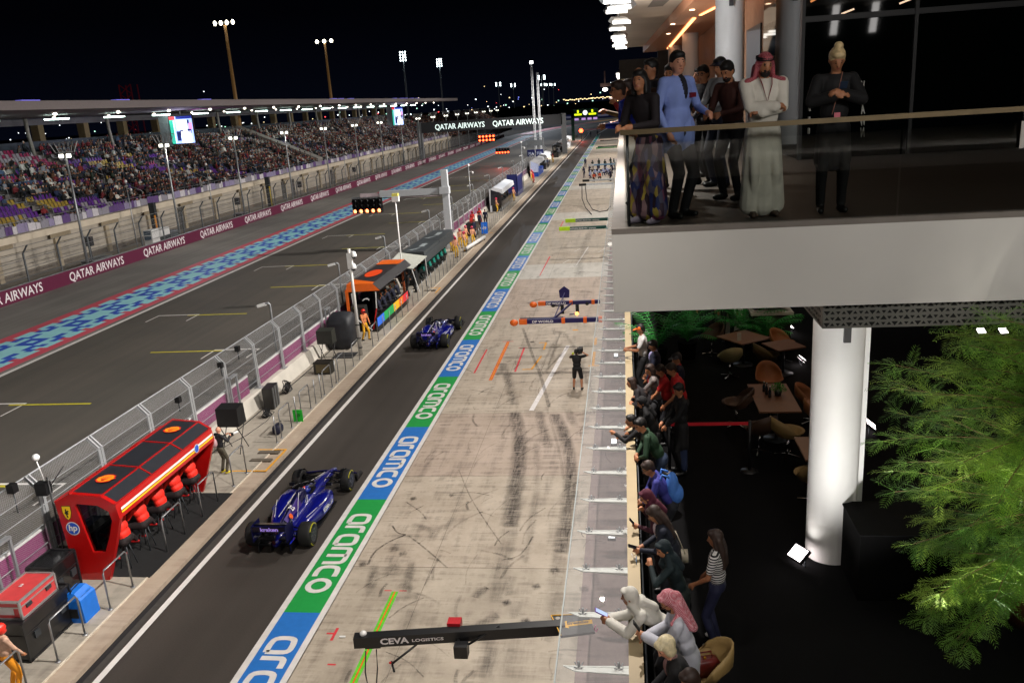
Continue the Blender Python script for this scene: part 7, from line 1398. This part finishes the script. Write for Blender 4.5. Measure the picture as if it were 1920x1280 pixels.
# hands local: forward is +y (towards the parapet), x to the right.  rail height .9 above the floor
RH=.96
lean_arms=lambda d,w=.14:((-w*.6,d-.14,RH+.04,Vector((-1,-.2,-.3))),(w*.3,d-.1,RH+.05,Vector((1,-.2,-.3))))
W_=clothmat
deck('man in an orange cap and white T-shirt standing sideways at the parapet holding his phone',18.9,.32,h=1.75,hands=((-.08,.33,1.15),(.1,.33,1.15)),head=(.35,0),top='#c4c2c0',bot='#0d0d10',sleeve='short',skin=2,cap='#d9641a',hair='short')
deck('man in a dark blue blazer and striped shirt behind the orange capped man',17.6,.56,h=1.74,hands=((-.2,.2,.9),(.2,.2,.9)),head=(.4,.1),top='#8a84a8',jacket='#12162c',skin=2)
deck('woman in a grey cardigan over a red shirt reaching her arm to the parapet',16.2,.55,h=1.66,lean=.25,hands=((-.1,.48,1.02),(.15,.3,1.0)),head=(.25,.4),top='#a8161c',jacket='#6e6663',skin=1,hair='long',haircol=HAIRB)
deck('brown haired woman bending low over the parapet in a dark jacket',15.95,.35,h=1.6,lean=.75,hands=lean_arms(.45),head=(.1,0),top='#141014',skin=1,hair='long',haircol=HAIRB)
deck('man in a grey cap and dark blue jacket with a red collar',16.6,1.0,h=1.74,hands=((-.2,.2,.95),(.2,.2,.95)),head=(.3,.3),top='#b3181c',jacket='#11132a',skin=1,cap='#4a4c50')
deck('dark haired person in a red team polo half hidden behind the big man in red',16.0,.72,h=1.7,lean=.15,hands=((-.1,.35,.98),(.2,.3,.95)),head=(.5,.1),top='#b0161b',bot='#16161c',sleeve='short',skin=1,haircol=HAIRB)
deck('big man in a bright red polo shirt looking down, tallest in the red group',15.75,.98,h=1.82,lean=.25,hands=((-.2,.3,.95),(.25,.25,.9)),head=(.5,.3),top='#bd181d',bot='#17171d',sleeve='short',skin=1,build=1.12,haircol=HAIRB)
deck('person in black hiding the lower face, leaning beside the parapet',14.35,.38,h=1.66,lean=.3,hands=((-.12,.42,1.02),(.12,.42,1.05)),head=(.4,.1),top='#060608',bot='#060608',skin=1,scarf='#08080a',style='abaya',vox=.0135)
deck('person in a long black coat and blue jeans standing back from the parapet',14.6,.92,h=1.78,hands=((-.1,.3,1.0),(.12,.3,1.0)),head=(.4,.25),top='#070709',bot='#070709',style='coat',skin=1,rz=L90+.25,extra=lambda B,P,nb,u,v,Hc,sh:[B.cap((q*.12,0,.55),(q*.13,0,.16),.07,.065,W_('cloth_jeans_blue','#1c2a4a')) for q in (-1,1)])
deck('bending figure with a raised hand just behind the man in the green sweater',13.85,.3,h=1.6,lean=.7,hands=((-.05,.62,1.22),(.1,.5,1.1)),head=(.1,.1),top='#0a0a0e',skin=1)
deck('man in a dark green sweater leaning on the parapet, face towards the camera',13.15,.42,h=1.76,lean=.5,hands=lean_arms(.42,.2),head=(.35,.55),top='#0f3018',bot='#1d2c44',skin=1,hair='short')
deck('person with glasses in a blue jacket and a light blue backpack',11.6,.5,h=1.68,lean=.5,hands=lean_arms(.48,.16),head=(.5,.2),top='#2a2c7a',bot='#14161e',skin=2,glasses=True,haircol=HAIRB)
t=thing('backpack','light blue cloth backpack on the person in the blue jacket','bag',(.64,11.62,Fz+1.16),L90); Bq=Blob(); lb=W_('cloth_light_blue','#3f74c4'); Bq.ell((0,.05,0),(.16,.1,.24),lb); Bq.ell((0,.0,-.1),(.15,.12,.16),lb); link('bag',Bq.mesh('bag',.015,3),t); g=MB(); g.tube([(-.1,.1,.2),(-.1,.2,.24),(-.1,.24,.1)],.018); g.tube([(.1,.1,.2),(.1,.2,.24),(.1,.24,.1)],.018); g.build('strap',lb,t)
p=deck('woman in a maroon headscarf filming with a phone over the parapet',10.75,.42,h=1.62,lean=.45,hands=((-.1,.36,1.1),(.08,.3,1.28)),head=(.45,.1),top='#3a1022',bot='#1c0c14',skin=1,scarf='#4a1228',glasses=True)
phone(HANDP[p.name][0]+Vector((-.02,0,.03)),'black phone held out by the woman in the maroon headscarf',L90,.9,False)
p=deck('woman with long dark brown hair in a navy blazer holding a phone and a mask',10.1,.48,h=1.68,lean=.35,hands=((-.12,.4,1.08),(.1,.36,1.04)),head=(.6,.1),top='#b39ea0',jacket='#0f1526',bot='#10131c',skin=1,hair='long',haircol=HAIRB)
phone(HANDP[p.name][0]+Vector((-.02,0,.04)),'black phone in the hands of the woman in the navy blazer',L90,.3,False)
t=thing('face_mask','pale blue face mask dangling from the hand of the woman in the navy blazer','mask',(.02,9.9,Fz+.95)); g=MB(); g.add([(0,-.05,0),(0,.06,.02),(.02,.05,-.1),(.01,-.04,-.11),(.006,-.05,0),(.006,.06,.02),(.026,.05,-.1),(.016,-.04,-.11)],[[0,1,2,3],[7,6,5,4],[0,4,5,1],[1,5,6,2],[2,6,7,3],[3,7,4,0]]); g.build('cloth',mat('mask_blue','#7f9fbf',.8),t); g=MB(); g.tube([(0,-.05,0),(-.06,-.02,.1),(0,.06,.02)],.004); g.build('ear_loop',WHT,t)
t=thing('shoulder_bag','small pale handbag behind the woman in the navy blazer','bag',(.66,10.02,Fz+.86),L90); g=MB(); g.loft([(-.04,0,.1,0,.16),(.04,0,.1,0,.16)],mat('pale_leather','#b3aa98',.5)); g.tube([(-.09,0,.16),(-.05,.1,.42),(.05,.12,.42),(.07,.1,.4)],.006,mat('pale_leather')); g.build('bag',None,t)
p=deck('woman in a dark green headscarf and gown resting her cheek on her hand',9.25,.52,h=1.64,lean=.3,hands=((-.03,.34,1.33,Vector((-1,.3,-1))),(.25,.05,.85)),head=(.35,.5),top='#081c20',bot='#06140f',skin=1,scarf='#061a20',style='abaya')
p=deck('woman in a white headscarf leaning far over the parapet with a purple phone',8.45,.30,h=1.66,lean=.85,hands=((-.06,.62,1.08),(.07,.6,1.06)),head=(.2,-.1),top='#c6c3ba',bot='#1a1a1e',skin=2,scarf='#c6c3ba',hip=(0,-.12),sleeve='wide')
phone(HANDP[p.name][0]+Vector((-.03,.05,.04)),'phone in a purple case held over the canopy with its light on',L90,.5,True,'#6a2f9a',(.08,.16))
t=thing('purple_phone_strap','pink wrist strap dangling below the purple phone','strap',(-.46,8.4,Fz+.98)); g=MB(); g.tube([(0,0,0),(-.02,0,-.05),(0,.02,-.1),(.02,0,-.04)],.005); g.build('cord',mat('pink_cord','#c0608f',.6),t)
GHM=bpy.data.materials.new('pink_check_cloth'); GHM.use_nodes=True; q=GHM.node_tree; b=q.nodes['Principled BSDF']; tc=N(q,'ShaderNodeTexCoord'); ck=N(q,'ShaderNodeTexChecker'); ck.inputs['Scale'].default_value=90; ck.inputs[1].default_value=lin('#a8394c'); ck.inputs[2].default_value=lin('#c99aa0'); q.links.new(tc.outputs['Object'],ck.inputs[0]); q.links.new(ck.outputs[0],b.inputs['Base Color']); b.inputs['Roughness'].default_value=.8; MATS['pink_check_cloth']=GHM
p=deck('bearded man in white with glasses and a pink checked headcloth looking at his phone',7.95,.52,h=1.78,lean=.25,hands=((-.03,.4,1.16),(.1,.36,1.1)),head=(.6,.35),top='#b9bac4',bot='#b9bac4',skin=1,scarf=GHM,agal='none',beard=True,glasses=True,style='thobe',sleeve='wide')
phone(HANDP[p.name][0]+Vector((-.02,.02,.06)),'black phone held upright by the man in the pink checked headcloth',L90,1.0,False)
p=deck('woman with short blonde hair and a black jacket nearest the bottom edge',7.35,.48,h=1.64,lean=.35,hands=((-.1,.42,.98),(.12,.35,.98)),head=(.6,.6),top='#7a5a58',jacket='#0a0a0e',bot='#101014',skin=0,hair='bob',haircol=SILH)
t=thing('booklet','small dark red booklet in the hand of the blonde woman','booklet',(.06,7.25,Fz+1.0)); g=MB(); g.box(-.06,.06,-.09,.09,0,.015); g.build('cover',mat('dark_red_cover','#6e1016',.5),t)
deck('dark haired person cut by the bottom edge beside the blonde woman',6.85,.62,h=1.62,lean=.2,hands=((-.1,.35,.98),(.12,.3,.98)),head=(.5,.3),top='#0c0c10',skin=1,haircol=HAIRB)
STR=bpy.data.materials.new('striped_cloth'); STR.use_nodes=True; q=STR.node_tree; b=q.nodes['Principled BSDF']; tc=N(q,'ShaderNodeTexCoord'); wv=N(q,'ShaderNodeTexWave'); wv.bands_direction='Z'; wv.inputs['Scale'].default_value=9; wv.inputs['Distortion'].default_value=.6; cr=N(q,'ShaderNodeMath',operation='GREATER_THAN'); cr.inputs[1].default_value=.5; mx=N(q,'ShaderNodeMix',data_type='RGBA'); mx.inputs[6].default_value=lin('#0e0e12'); mx.inputs[7].default_value=lin('#c9c6c4'); q.links.new(tc.outputs['Object'],wv.inputs[0]); q.links.new(wv.outputs['Fac'],cr.inputs[0]); q.links.new(cr.outputs[0],mx.inputs[0]); q.links.new(mx.outputs[2],b.inputs['Base Color']); b.inputs['Roughness'].default_value=.8; MATS['striped_cloth']=STR
person('woman with very long brown hair and a striped top behind the tan chair',(1.02,9.45,Fz),L90-.35,h=1.64,hands=((-.2,.25,1.0),(.2,.2,.95)),head=(.2,.1),top=STR,bot='#0c1030',sleeve='short',skin=2,hair='long',haircol=HAIRB,shoe='#b5b2ae',style='trousers')
for (x,y,lb,hh) in ((2.2,23.6,'waiter in black standing at the back of the terrace, left one',1.78),(2.75,23.2,'waiter in a dark suit standing at the back of the terrace, right one',1.8)): person(lb,(x,y,Fz),math.pi,h=hh,top='#0c0c10',bot='#0a0a0d',jacket='#101016',skin=1,vox=.017)
add_spot((-1.3,8,14.2),(.4,9.5,6),620,col=(1,.93,.85),size=R_(50),blend=1); add_spot((-1.3,18,14.2),(.4,15,6),0.01,col=(1,.93,.85),size=R_(50))
add_area((1.5,12,9.6),(.6,12,6),40,1,8,(1,.86,.75))
# ---- upper balcony
Uz=10.63
def up(label,x,y,rz,**k): k.setdefault('vox',.011); return person(label,(x,y,Uz),rz,**k)
S180=math.pi
GH2=bpy.data.materials.new('red_check_cloth'); GH2.use_nodes=True; q=GH2.node_tree; b=q.nodes['Principled BSDF']; tc=N(q,'ShaderNodeTexCoord'); ck=N(q,'ShaderNodeTexChecker'); ck.inputs['Scale'].default_value=110; ck.inputs[1].default_value=lin('#8a1d2a'); ck.inputs[2].default_value=lin('#a8656c'); q.links.new(tc.outputs['Object'],ck.inputs[0]); q.links.new(ck.outputs[0],b.inputs['Base Color']); b.inputs['Roughness'].default_value=.85
def lanyard(t,col,ps,w=.006,s=1): g=MB(); g.tube([Vector(p)*s for p in ps],w,None,5); g.build('lanyard',mat('lanyard_'+col[1:],col,.6),t)
t=up('man in a long white robe and red checked headcloth with black cord, arms crossed',1.50,9.62,S180+.12,h=1.74,hands=((.07,.22,1.13,Vector((-1,.3,-1))),(-.05,.25,1.18,Vector((1,.3,-1)))),handdir=((1,-.35,.1),(-1,-.35,.05)),head=(.35,.05),top='#d3cec2',bot='#d3cec2',style='thobe',sleeve='wide',skin=1,scarf=GH2,agal=True,beard=True,shoe='#4a3a30',curl=1.2,build=1.12)
lanyard(t,'#7a2a2c',[(-.07,.06,1.5),(-.05,.14,1.4),(0,.155,1.22),(.05,.14,1.4),(.07,.06,1.5)])
t=up('man in a light blue blazer with a dark red pocket square',.60,9.85,S180+.75,h=1.83,hands=((-.2,.24,1.1),(.24,.1,.93)),head=(.05,-.45),top='#0c0e1a',jacket='#8196d6',bot='#0b0b10',skin=0,haircol=HAIRM,build=1.06,extra=lambda B,P,nb,u,v,Hc,sh:[B.cap(Hc+Vector((q*.08,0,.05)),Hc+Vector((q*.09,0,-.12)),.14,.13,W_('cloth_8196d6','#8196d6')) for q in (-1,1)])
g=MB(); g.box(-.14,-.06,.13,.16,1.32,1.37); g.build('pocket_square',mat('dark_red_silk','#6a1022',.5),t)
t=up('dark haired woman in a colourful long skirt leaning on the glass corner',.26,9.5,S180-.75,h=1.66,lean=.2,hands=((-.1,.33,1.12),(.12,.33,1.12)),head=(.0,.35),top='#150c12',bot='#5a3050',style='longskirt',sleeve='long',skin=1,hair='long',haircol=HAIRM,shoe='#8f8496')
# patterned skirt cloth
SKM=bpy.data.materials.new('patterned_skirt'); SKM.use_nodes=True; q=SKM.node_tree; b=q.nodes['Principled BSDF']; tc=N(q,'ShaderNodeTexCoord'); mp=N(q,'ShaderNodeMapping'); mp.inputs['Scale'].default_value=(16,16,6); mp.inputs['Rotation'].default_value=(.5,.4,.2); vo=N(q,'ShaderNodeTexVoronoi'); vo.inputs['Scale'].default_value=1.2; rp=N(q,'ShaderNodeValToRGB'); rp.color_ramp.interpolation='CONSTANT'; cols=['#3a1f3a','#7a3a5a','#1d2a66','#a8913f','#55506f','#2a1526','#8a6a72']
for i,c in enumerate(cols):
    e=rp.color_ramp.elements[i] if i<2 else rp.color_ramp.elements.new(i/7); e.position=i/7; e.color=lin(c)
sp_=N(q,'ShaderNodeSeparateXYZ'); q.links.new(tc.outputs['Object'],mp.inputs[0]); q.links.new(mp.outputs[0],vo.inputs['Vector']); q.links.new(vo.outputs['Color'],sp_.inputs[0]); q.links.new(sp_.outputs[0],rp.inputs[0]); q.links.new(rp.outputs[0],b.inputs['Base Color']); b.inputs['Roughness'].default_value=.6
bd=[k for k in kids(t) if k.name.startswith('body')][0]
for i,m in enumerate(bd.data.materials):
    if m.name=='cloth_5a3050': bd.data.materials[i]=SKM
up('person in a bright blue long sleeved top leaning out over the glass',.22,11.0,L90+.2,h=1.68,lean=.6,hands=((-.12,.46,1.08),(.12,.4,1.08)),head=(.1,.2),top='#1233b8',bot='#1a1a22',skin=1,glasses=True,haircol=HAIRB)
up('bald headed man with glasses behind the dark haired woman',.30,10.3,L90+.9,h=1.74,lean=.3,hands=lean_arms(.35),head=(.2,.3),top='#3a2413',bot='#17171c',skin=1,hair='none',glasses=True)
up('woman in red holding her hand to her face at the outer rail',.28,11.9,L90+.3,h=1.66,lean=.45,hands=((-.05,.42,1.35),(.12,.4,1.08)),head=(.1,.2),top='#7a1418',bot='#17171c',skin=1,hair='long',haircol=HAIRB)
up('woman with a flower print sleeve farthest along the outer rail',.28,12.8,L90+.2,h=1.64,lean=.45,hands=((-.08,.55,1.25),(.12,.4,1.08)),head=(.1,.2),top='#5a4520',bot='#17171c',skin=1,hair='long',haircol=HAIRM)
up('tall man with curly dark hair behind the leaning group',.42,12.2,L90+.5,h=1.86,hands=((-.2,.2,.9),(.2,.2,.9)),head=(.1,.1),top='#14161c',skin=1,build=1.05,haircol=HAIRM)
up('man with dark hair in an olive jacket behind the leaning group',.72,13.0,L90+.9,h=1.8,hands=((-.2,.2,.9),(.2,.2,.9)),head=(.2,.3),top='#1a2350',jacket='#3a3a2a',skin=1)
up('short haired man seen between the blazer and the columns',1.28,14.6,L90+.3,h=1.76,hands=((-.2,.2,.9),(.2,.2,.9)),top='#15151c',skin=2)
up('man in a dark brown jacket with a beard looking down towards the lane',1.38,11.3,L90+.75,h=1.74,lean=.12,hands=((-.1,.32,1.1),(.15,.3,1.1)),head=(.5,.2),top='#42201a',bot='#0d0d12',skin=1,beard=True,build=1.05)
up('man in a navy cap and pale grey shirt behind the man in the brown jacket',1.42,12.9,L90+.6,h=1.84,hands=((-.1,.32,1.1),(.15,.3,1.1)),head=(.2,.2),top='#8a8c90',bot='#141a2e',skin=1,cap='#0e1226',build=1.05)
up('man with dark glasses behind the light blue blazer',1.22,13.3,L90+.7,h=1.76,hands=((-.1,.32,1.0),(.15,.3,1.0)),head=(.2,.3),top='#22222a',bot='#14141a',skin=1,glasses=True)
t=up('woman with a blonde bun in a black coat with white sleeve letters',2.26,9.72,S180-.05,h=1.74,hands=((-.03,.27,1.27,Vector((-1,.2,-1))),(.05,.27,1.25,Vector((1,.2,-1)))),head=(.55,.05),top='#08080a',bot='#08080a',style='coat',skin=1,hair='bun',haircol=GOLDH,sleeve='wide',curl=.9,shoe='#09090b',extra=lambda B,P,nb,u,v,Hc,sh:[B.cap((q*.11,0,.5),(q*.11,0,.1),.062,.05,W_('cloth_boot_black','#0b0b0d')) for q in (-1,1)])
g=MB()
for k,ch in enumerate('VIAWN'): addtext(g,ch,.13,(-.275-.004*k,.06,1.28-.12*k),(.25,1,0) if 0 else (.55,.85,0),(0.1,0,1),M('white_cloth_print','#b5b3ac',.8),.006,1.1)
g.build('sleeve_lettering',None,t)
g=MB(); 
for k in range(4): g.box(.262,.275,.03,.12,.86+.12*k,.92+.12*k,M('white_cloth_print'))
g.build('sleeve_patch',None,t); lanyard(t,'#8a5a4a',[(-.06,.06,1.48),(0,.15,1.25),(.05,.16,1.05)],.005)
phone((2.27,9.42,Uz+1.32),'dark blue phone held up by the woman with the blonde bun',S180,.9,True,'#1c3048')
t=thing('handheld_card','small lit pink card hanging on the lanyard of the woman in the black coat','card',(2.24,9.5,Uz+1.02)); g=MB(); g.box(-.03,.03,-.01,0,-.05,.05); g.build('card',mat('pink_card','#a0505a',.6,emit=.25),t)
# ---- people on the pit wall platform
Pz=.15
REDC=W_('crew_red','#d8220f',.7,.4,.1,6)
for k in range(5):
    y=19.45+k*.98
    person(['crew member in red seated nearest in the red pit stand','crew member in red seated second from the near end of the red stand','crew member in red seated in the middle of the red stand','crew member in red seated second from the far end of the red stand','crew member in red seated farthest in the red stand'][k],(-14.08,y,Pz),L90+.05*math.sin(k*2),h=1.9,seat=.80,lean=.3,hands=((-.2,.5,1.02),(.2,.5,1.02)),feet=((-.14,.25,.35),(.14,.2,.35)),head=(.1,.0),top=REDC,bot='#16080a',skin=0,helmet=None,vox=.014,build=1.4,haircol=HAIRM,shoe='#a01012',cap='#a01012' if k%2 else None,hair='short')
ORC='#d9822a'
def marshal(label,x,y,rz,helm='#d42a1e',coll='#d0a92c',top='#c8825a',**k):
    k.setdefault('vox',.016); k.setdefault('hands',((-.2,.2,1.0),(.2,.25,.95))); return person(label,(x,y,Pz),rz,h=k.pop('h',1.72),top=top,bot=coll,skin=1,helmet=helm,hair='none',**k)
marshal('marshal in orange overalls and a red helmet at the lower left corner',-13.72,14.2,-.5,coll='#d98a12',top='#b8937c',build=1.1,vox=.012)
marshal('marshal in orange and yellow overalls beside the white camera mast, holding a flag',-14.2,42.6,-2.2,coll='#d9a11a',top='#c87a4a',feet=((-.14,.1),(.16,-.08)))
t=thing('marshal_flag','rolled yellow green flag held by the marshal at the camera mast','flag',(-14.5,42.4,Pz+1.4)); g=MB(); g.tube([(0,0,-.6),(-.1,.1,.5)],.02); g.build('stick',WHT,t); g=MB(); g.tube([(-.06,.06,.1),(-.1,.1,.45),(-.2,.15,.4)],.06,None,8,.03); g.build('cloth',mat('flag_lime','#b8cc3a',.7),t)
person('bald photographer in a dark jacket standing beside the black screen cover',(-14.25,25.6,Pz),-.5,h=1.76,hands=((-.1,.35,1.3),(.15,.33,1.3)),head=(.1,-.3),top='#1c1c20',bot='#4a4538',skin=0,hair='none',shoe='#c9b51a',vox=.013)
t=thing('camera_bag','pale pink backpack on the photographer','bag',(-14.38,25.45,Pz+1.2)); Bq=Blob(); Bq.ell((0,0,0),(.13,.1,.18),W_('pale_pink_cloth','#b8959a')); link('bag',Bq.mesh('bag',.015,3),t); g=MB(); g.tube([(-.08,.0,.15),(-.09,.15,.18),(-.09,.18,0)],.012); g.build('strap',BLK,t)
t=thing('photo_camera','camera with a white lens held by the photographer','camera',(-13.95,25.95,Pz+1.32),-.5); g=MB(); g.box(-.07,.07,-.04,.04,-.05,.05); g.build('camera_body',BLK,t); g=MB(); g.cyl((0,.04,0),.045,.22,WHT,12,'y'); g.build('lens',None,t)
# marshal variants for the far groups: copied with all their parts
protoA=marshal('marshal in pale orange overalls and a pink helmet at the left of the marshals group',-14.3,68.5,-2.6,'#d8365a','#d6a826','#c98f6e',vox=.02)
GRP='marshals standing together by the pale gantry post'
lab=['marshal with a pink helmet second from the left in the group by the pale post','marshal with a red helmet in the middle of the group by the pale post','marshal in a yellow helmet facing the lane in the group by the pale post','marshal crouching nearest the platform edge in the group by the pale post','marshal at the right end of the group by the pale post','marshal standing behind the one in the yellow helmet by the pale post']
for (x,y,rz),l in zip(((-14.9,70.2,-2.2),(-14.4,71.8,-2.9),(-13.7,70.0,-1.9),(-13.9,67.2,-2.4),(-13.5,73.0,-2.5),(-14.2,73.6,-2.0)),lab): dup(protoA,(x,y,Pz),rz,l)
pr=person('crew member all in red by the dark boxes beyond the marshals',(-15.3,83.5,Pz),-2.4,h=1.76,top='#c0281e',bot='#b8241c',skin=1,helmet='#b81c18',hair='none',vox=.02)
dup(pr,(-14.9,80.5,Pz),-2.0,'second crew member in red nearer the marshals group'); dup(pr,(-15.0,86,Pz),-2.7,'third crew member in red farther behind the dark boxes')
pn=person('crew member in navy standing past the crew in red',(-14.4,82.5,Pz),-2.2,h=1.76,top='#101834',bot='#0d1020',skin=1,vox=.02); dup(pn,(-14.1,77.5,Pz),-1.9,'person in dark clothes walking by the blue sign'); dup(pn,(-14.2,84.8,Pz),-2.9,'crew member in navy bending over the dark boxes')
dup(protoA,(-14.6,95.5,Pz),-1.6,'lone marshal in orange overalls beyond the blue sign'); dup(protoA,(-14.0,106.5,Pz),-2.2,'marshal beside the far end of the pearl white stand'); dup(protoA,(-14.2,132,Pz),-2.2,'marshal in orange nearest the thin white pole'); dup(protoA,(-14.6,134.5,Pz),-2.7,'marshal in orange behind another near the lattice tower'); dup(pr,(-13.9,130,Pz),-2.0,'crew member in red by the thin white pole'); dup(pn,(-14.2,160,Pz),-2,'figure in dark clothes at the white and blue stand'); dup(protoA,(-14.2,172,Pz),-2.4,'marshal in orange past the white and blue stand')
t=thing('equipment_case','black equipment trunk standing between the crew in red and the posts','case',(-14.6,79.4,Pz)); g=MB(); g.box(-.5,.5,-.8,.8,0,1.2); g.build('shell',M('black_case_shell'),t); g=MB(); g.bar((-.5,-.8,1.2),(.5,-.8,1.2),.05,.05); g.bar((-.5,-.8,.7),(.5,-.8,.7),.03,.03); g.build('edging',DST,t)
t=thing('barrier_beam','white padded beam lying along the platform edge beyond the marshals','barrier',(-13.2,72.5,.15)); g=MB(); g.tube([(-.3,-2.8,.3),(.3,3.2,.3)],.16,None,10); g.build('pad',WHT,t); g=MB(); g.cyl((-.3,-2.8,0),.05,.3,None,8); g.cyl((.3,3.2,0),.05,.3,None,8); g.build('foot',DST,t)
# crew under the second and third pit stands
pc=person('crew member in dark navy with orange headset seated nearest in the orange topped stand',(-14.35,45.3,Pz),L90,h=1.76,seat=.8,lean=.3,hands=((-.2,.5,1.02),(.2,.5,1.02)),feet=((-.14,.25,.35),(.14,.2,.35)),top='#14182c',bot='#0e0f18',skin=1,cap='#dc6a1c',vox=.018)
for k,l in enumerate(('second from the near end','third from the near end','fourth from the near end','fifth from the near end','at the far end')): dup(pc,(-14.35,46.4+k*1.05,Pz),L90+.1*math.sin(k),'crew member in dark navy seated %s of the orange topped stand'%l)
pt=person('crew member in teal seated nearest in the dark grey stand',(-14.25,57.5,Pz),L90,h=1.76,seat=.8,lean=.3,hands=((-.2,.5,1.02),(.2,.5,1.02)),feet=((-.14,.25,.35),(.14,.2,.35)),top='#0f7a6c',bot='#0c1c1c',skin=1,vox=.018,build=1.1)
for k,l in enumerate(('second from the near end','in the middle, left','in the middle, right','second from the far end','at the far end')): dup(pt,(-14.2,59.2+k*1.35,Pz),L90+.1*math.cos(k),'crew member in teal seated %s of the dark grey stand'%l)
pk=person('mechanic in black standing under the pale awning',(-14.4,53.2,Pz),L90,h=1.76,top='#0e0f12',bot='#0e0f12',skin=1,vox=.018,hands=((-.2,.35,1.0),(.2,.35,1.0))); dup(pk,(-14.2,54.4,Pz),L90+.4,'mechanic in black second from the left under the pale awning'); dup(pk,(-14.5,55.4,Pz),L90-.3,'mechanic in black at the right under the pale awning'); dup(pk,(-14.3,98.5,Pz),L90,'crew member in black at the near end of the pearl white stand'); dup(pk,(-14.3,101,Pz),L90,'crew member in black in the middle of the pearl white stand'); dup(pk,(-14.3,103.5,Pz),L90,'crew member in black at the far end of the pearl white stand')
# ---- cameraman on the apron
t=person('cameraman in black shirt and shorts with a camera on his shoulder, standing on the apron',(-2.22,34.2,0),-.1,h=1.84,hands=((-.14,.3,1.48),(.22,.18,1.55)),feet=((-.17,.03),(.17,-.03)),head=(.05,-.2),top='#0a0a0d',bot='#0b0b0e',sleeve='short',style='shorts',skin=1,hair='short',cap=None,vox=.014,build=1.12)
t=thing('video_camera','black television camera resting on the shoulder of the cameraman','camera',(-2.05,34.35,1.72),-.1); g=MB(); g.box(-.08,.08,-.22,.2,-.1,.12); g.box(-.05,.05,-.3,-.22,-.08,.08); g.build('camera_body',BLK,t); g=MB(); g.cyl((0,.2,0),.06,.16,None,12,'y'); g.build('lens',DST,t); g=MB(); g.box(-.14,-.08,.02,.12,.02,.1); g.build('viewfinder',BLK,t)
g=MB(); g.ell((-2.36,34.12,1.66),(.05,.05,.05),mat('lime_headset','#b8cc2a',.5)); tag(g.build('headset'),'lime ear piece on the head of the cameraman','headset')
# ---- pit crew far along the apron
pw=person('kneeling pit crew member in white and blue, nearest of the far crew',(-5.4,134,0),-.6,h=1.74,seat=.5,lean=.5,hands=((-.2,.45,.6),(.2,.45,.6)),feet=((-.14,.2),(.14,-.15)),top='#9aa2c4',bot='#151a4a',skin=1,helmet='#c8cad8',hair='none',vox=.024)
pb=person('pit crew member in dark blue standing at the left of the far crew',(-6.3,136,0),.5,h=1.76,top='#12183a',bot='#0e1230',skin=1,helmet='#14163a',hair='none',vox=.024,lean=.3,hands=((-.2,.4,.8),(.2,.4,.8)))
po=person('pit crew member in an orange vest crouching before the far crew',(-4.6,128.5,0),-.3,h=1.74,seat=.6,lean=.4,hands=((-.2,.45,.6),(.2,.45,.6)),feet=((-.14,.2),(.14,-.1)),top='#c8502a',bot='#3a2a20',skin=1,helmet='#2a2a30',hair='none',vox=.024)
dup(po,(-3.6,129.5,0),.4,'second pit crew member in an orange vest, right of the first')
for i,(x,y,r,l) in enumerate(((-4.7,137,-.4,'kneeling in white and blue left of the middle'),(-3.9,136,.2,'kneeling in white and blue in the middle'),(-3.2,138,.5,'kneeling in white and blue right of the middle'),(-2.6,140,.9,'kneeling in white and blue near the right end'),(-2.1,137,1.2,'kneeling in white and blue at the right end'))): dup(pw,(x,y,0),r,'pit crew member '+l+' of the far crew')
for i,(x,y,r,l) in enumerate(((-5.6,139,-.6,'behind the left kneeling figures'),(-4.2,141,0,'behind the middle kneeling figures'),(-3.0,142,.4,'behind the right kneeling figures'),(-1.9,141,.9,'at the far right end'))): dup(pb,(x,y,0),r,'pit crew member in dark blue standing '+l+' of the far crew')
dup(pb,(-7.0,157,0),0,'lone figure in black standing by the teal end of the painted band'); dup(pb,(-2.0,128,0),.8,'dark figure alone at the right below the pale blue boom')
pg=person('pit crew member in dark green at the left of the wheel group',(-5.4,150,0),.4,h=1.76,top='#0c2a22',bot='#0c201c',skin=1,helmet='#0f2a24',hair='none',vox=.024,lean=.3,hands=((-.2,.4,.8),(.2,.4,.8)))
for (x,y,r,l) in ((-4.4,153,.1,'second from the left of'),(-3.3,150,-.2,'in the middle of'),(-2.3,154,.5,'second from the right of'),(-1.6,151,.9,'at the right of')): dup(pg,(x,y,0),r,'pit crew member in dark green '+l+' the group around the wheels')
for i,(x,y) in enumerate(((-5.6,147),(-4.8,147.5),(-2.6,147),(-1.8,148),(-3.9,146.4))):
    t=thing('spare_wheel',['spare wheel lying at the left of the green crew','spare wheel second from the left before the green crew','spare wheel second from the right before the green crew','spare wheel at the right of the green crew','spare wheel in the middle before the green crew'][i],'wheel',(x,y,0)); g=MB(); g.lathe((0,0,0),[(.2,0),(.36,.02),(.36,.36),(.2,.38)],TY,16); g.build('tyre',None,t); g=MB(); g.lathe((0,0,0),[(0,.3),(.2,.34)],RIM,12); g.build('rim',None,t)
for (x,y,lb) in ((-10.6,285,'tiny dark figure standing in the pit exit lane, left one'),(-8.6,292,'tiny dark figure standing at the pit exit line, right one')): dup(pn,(x,y,0),0,lb)
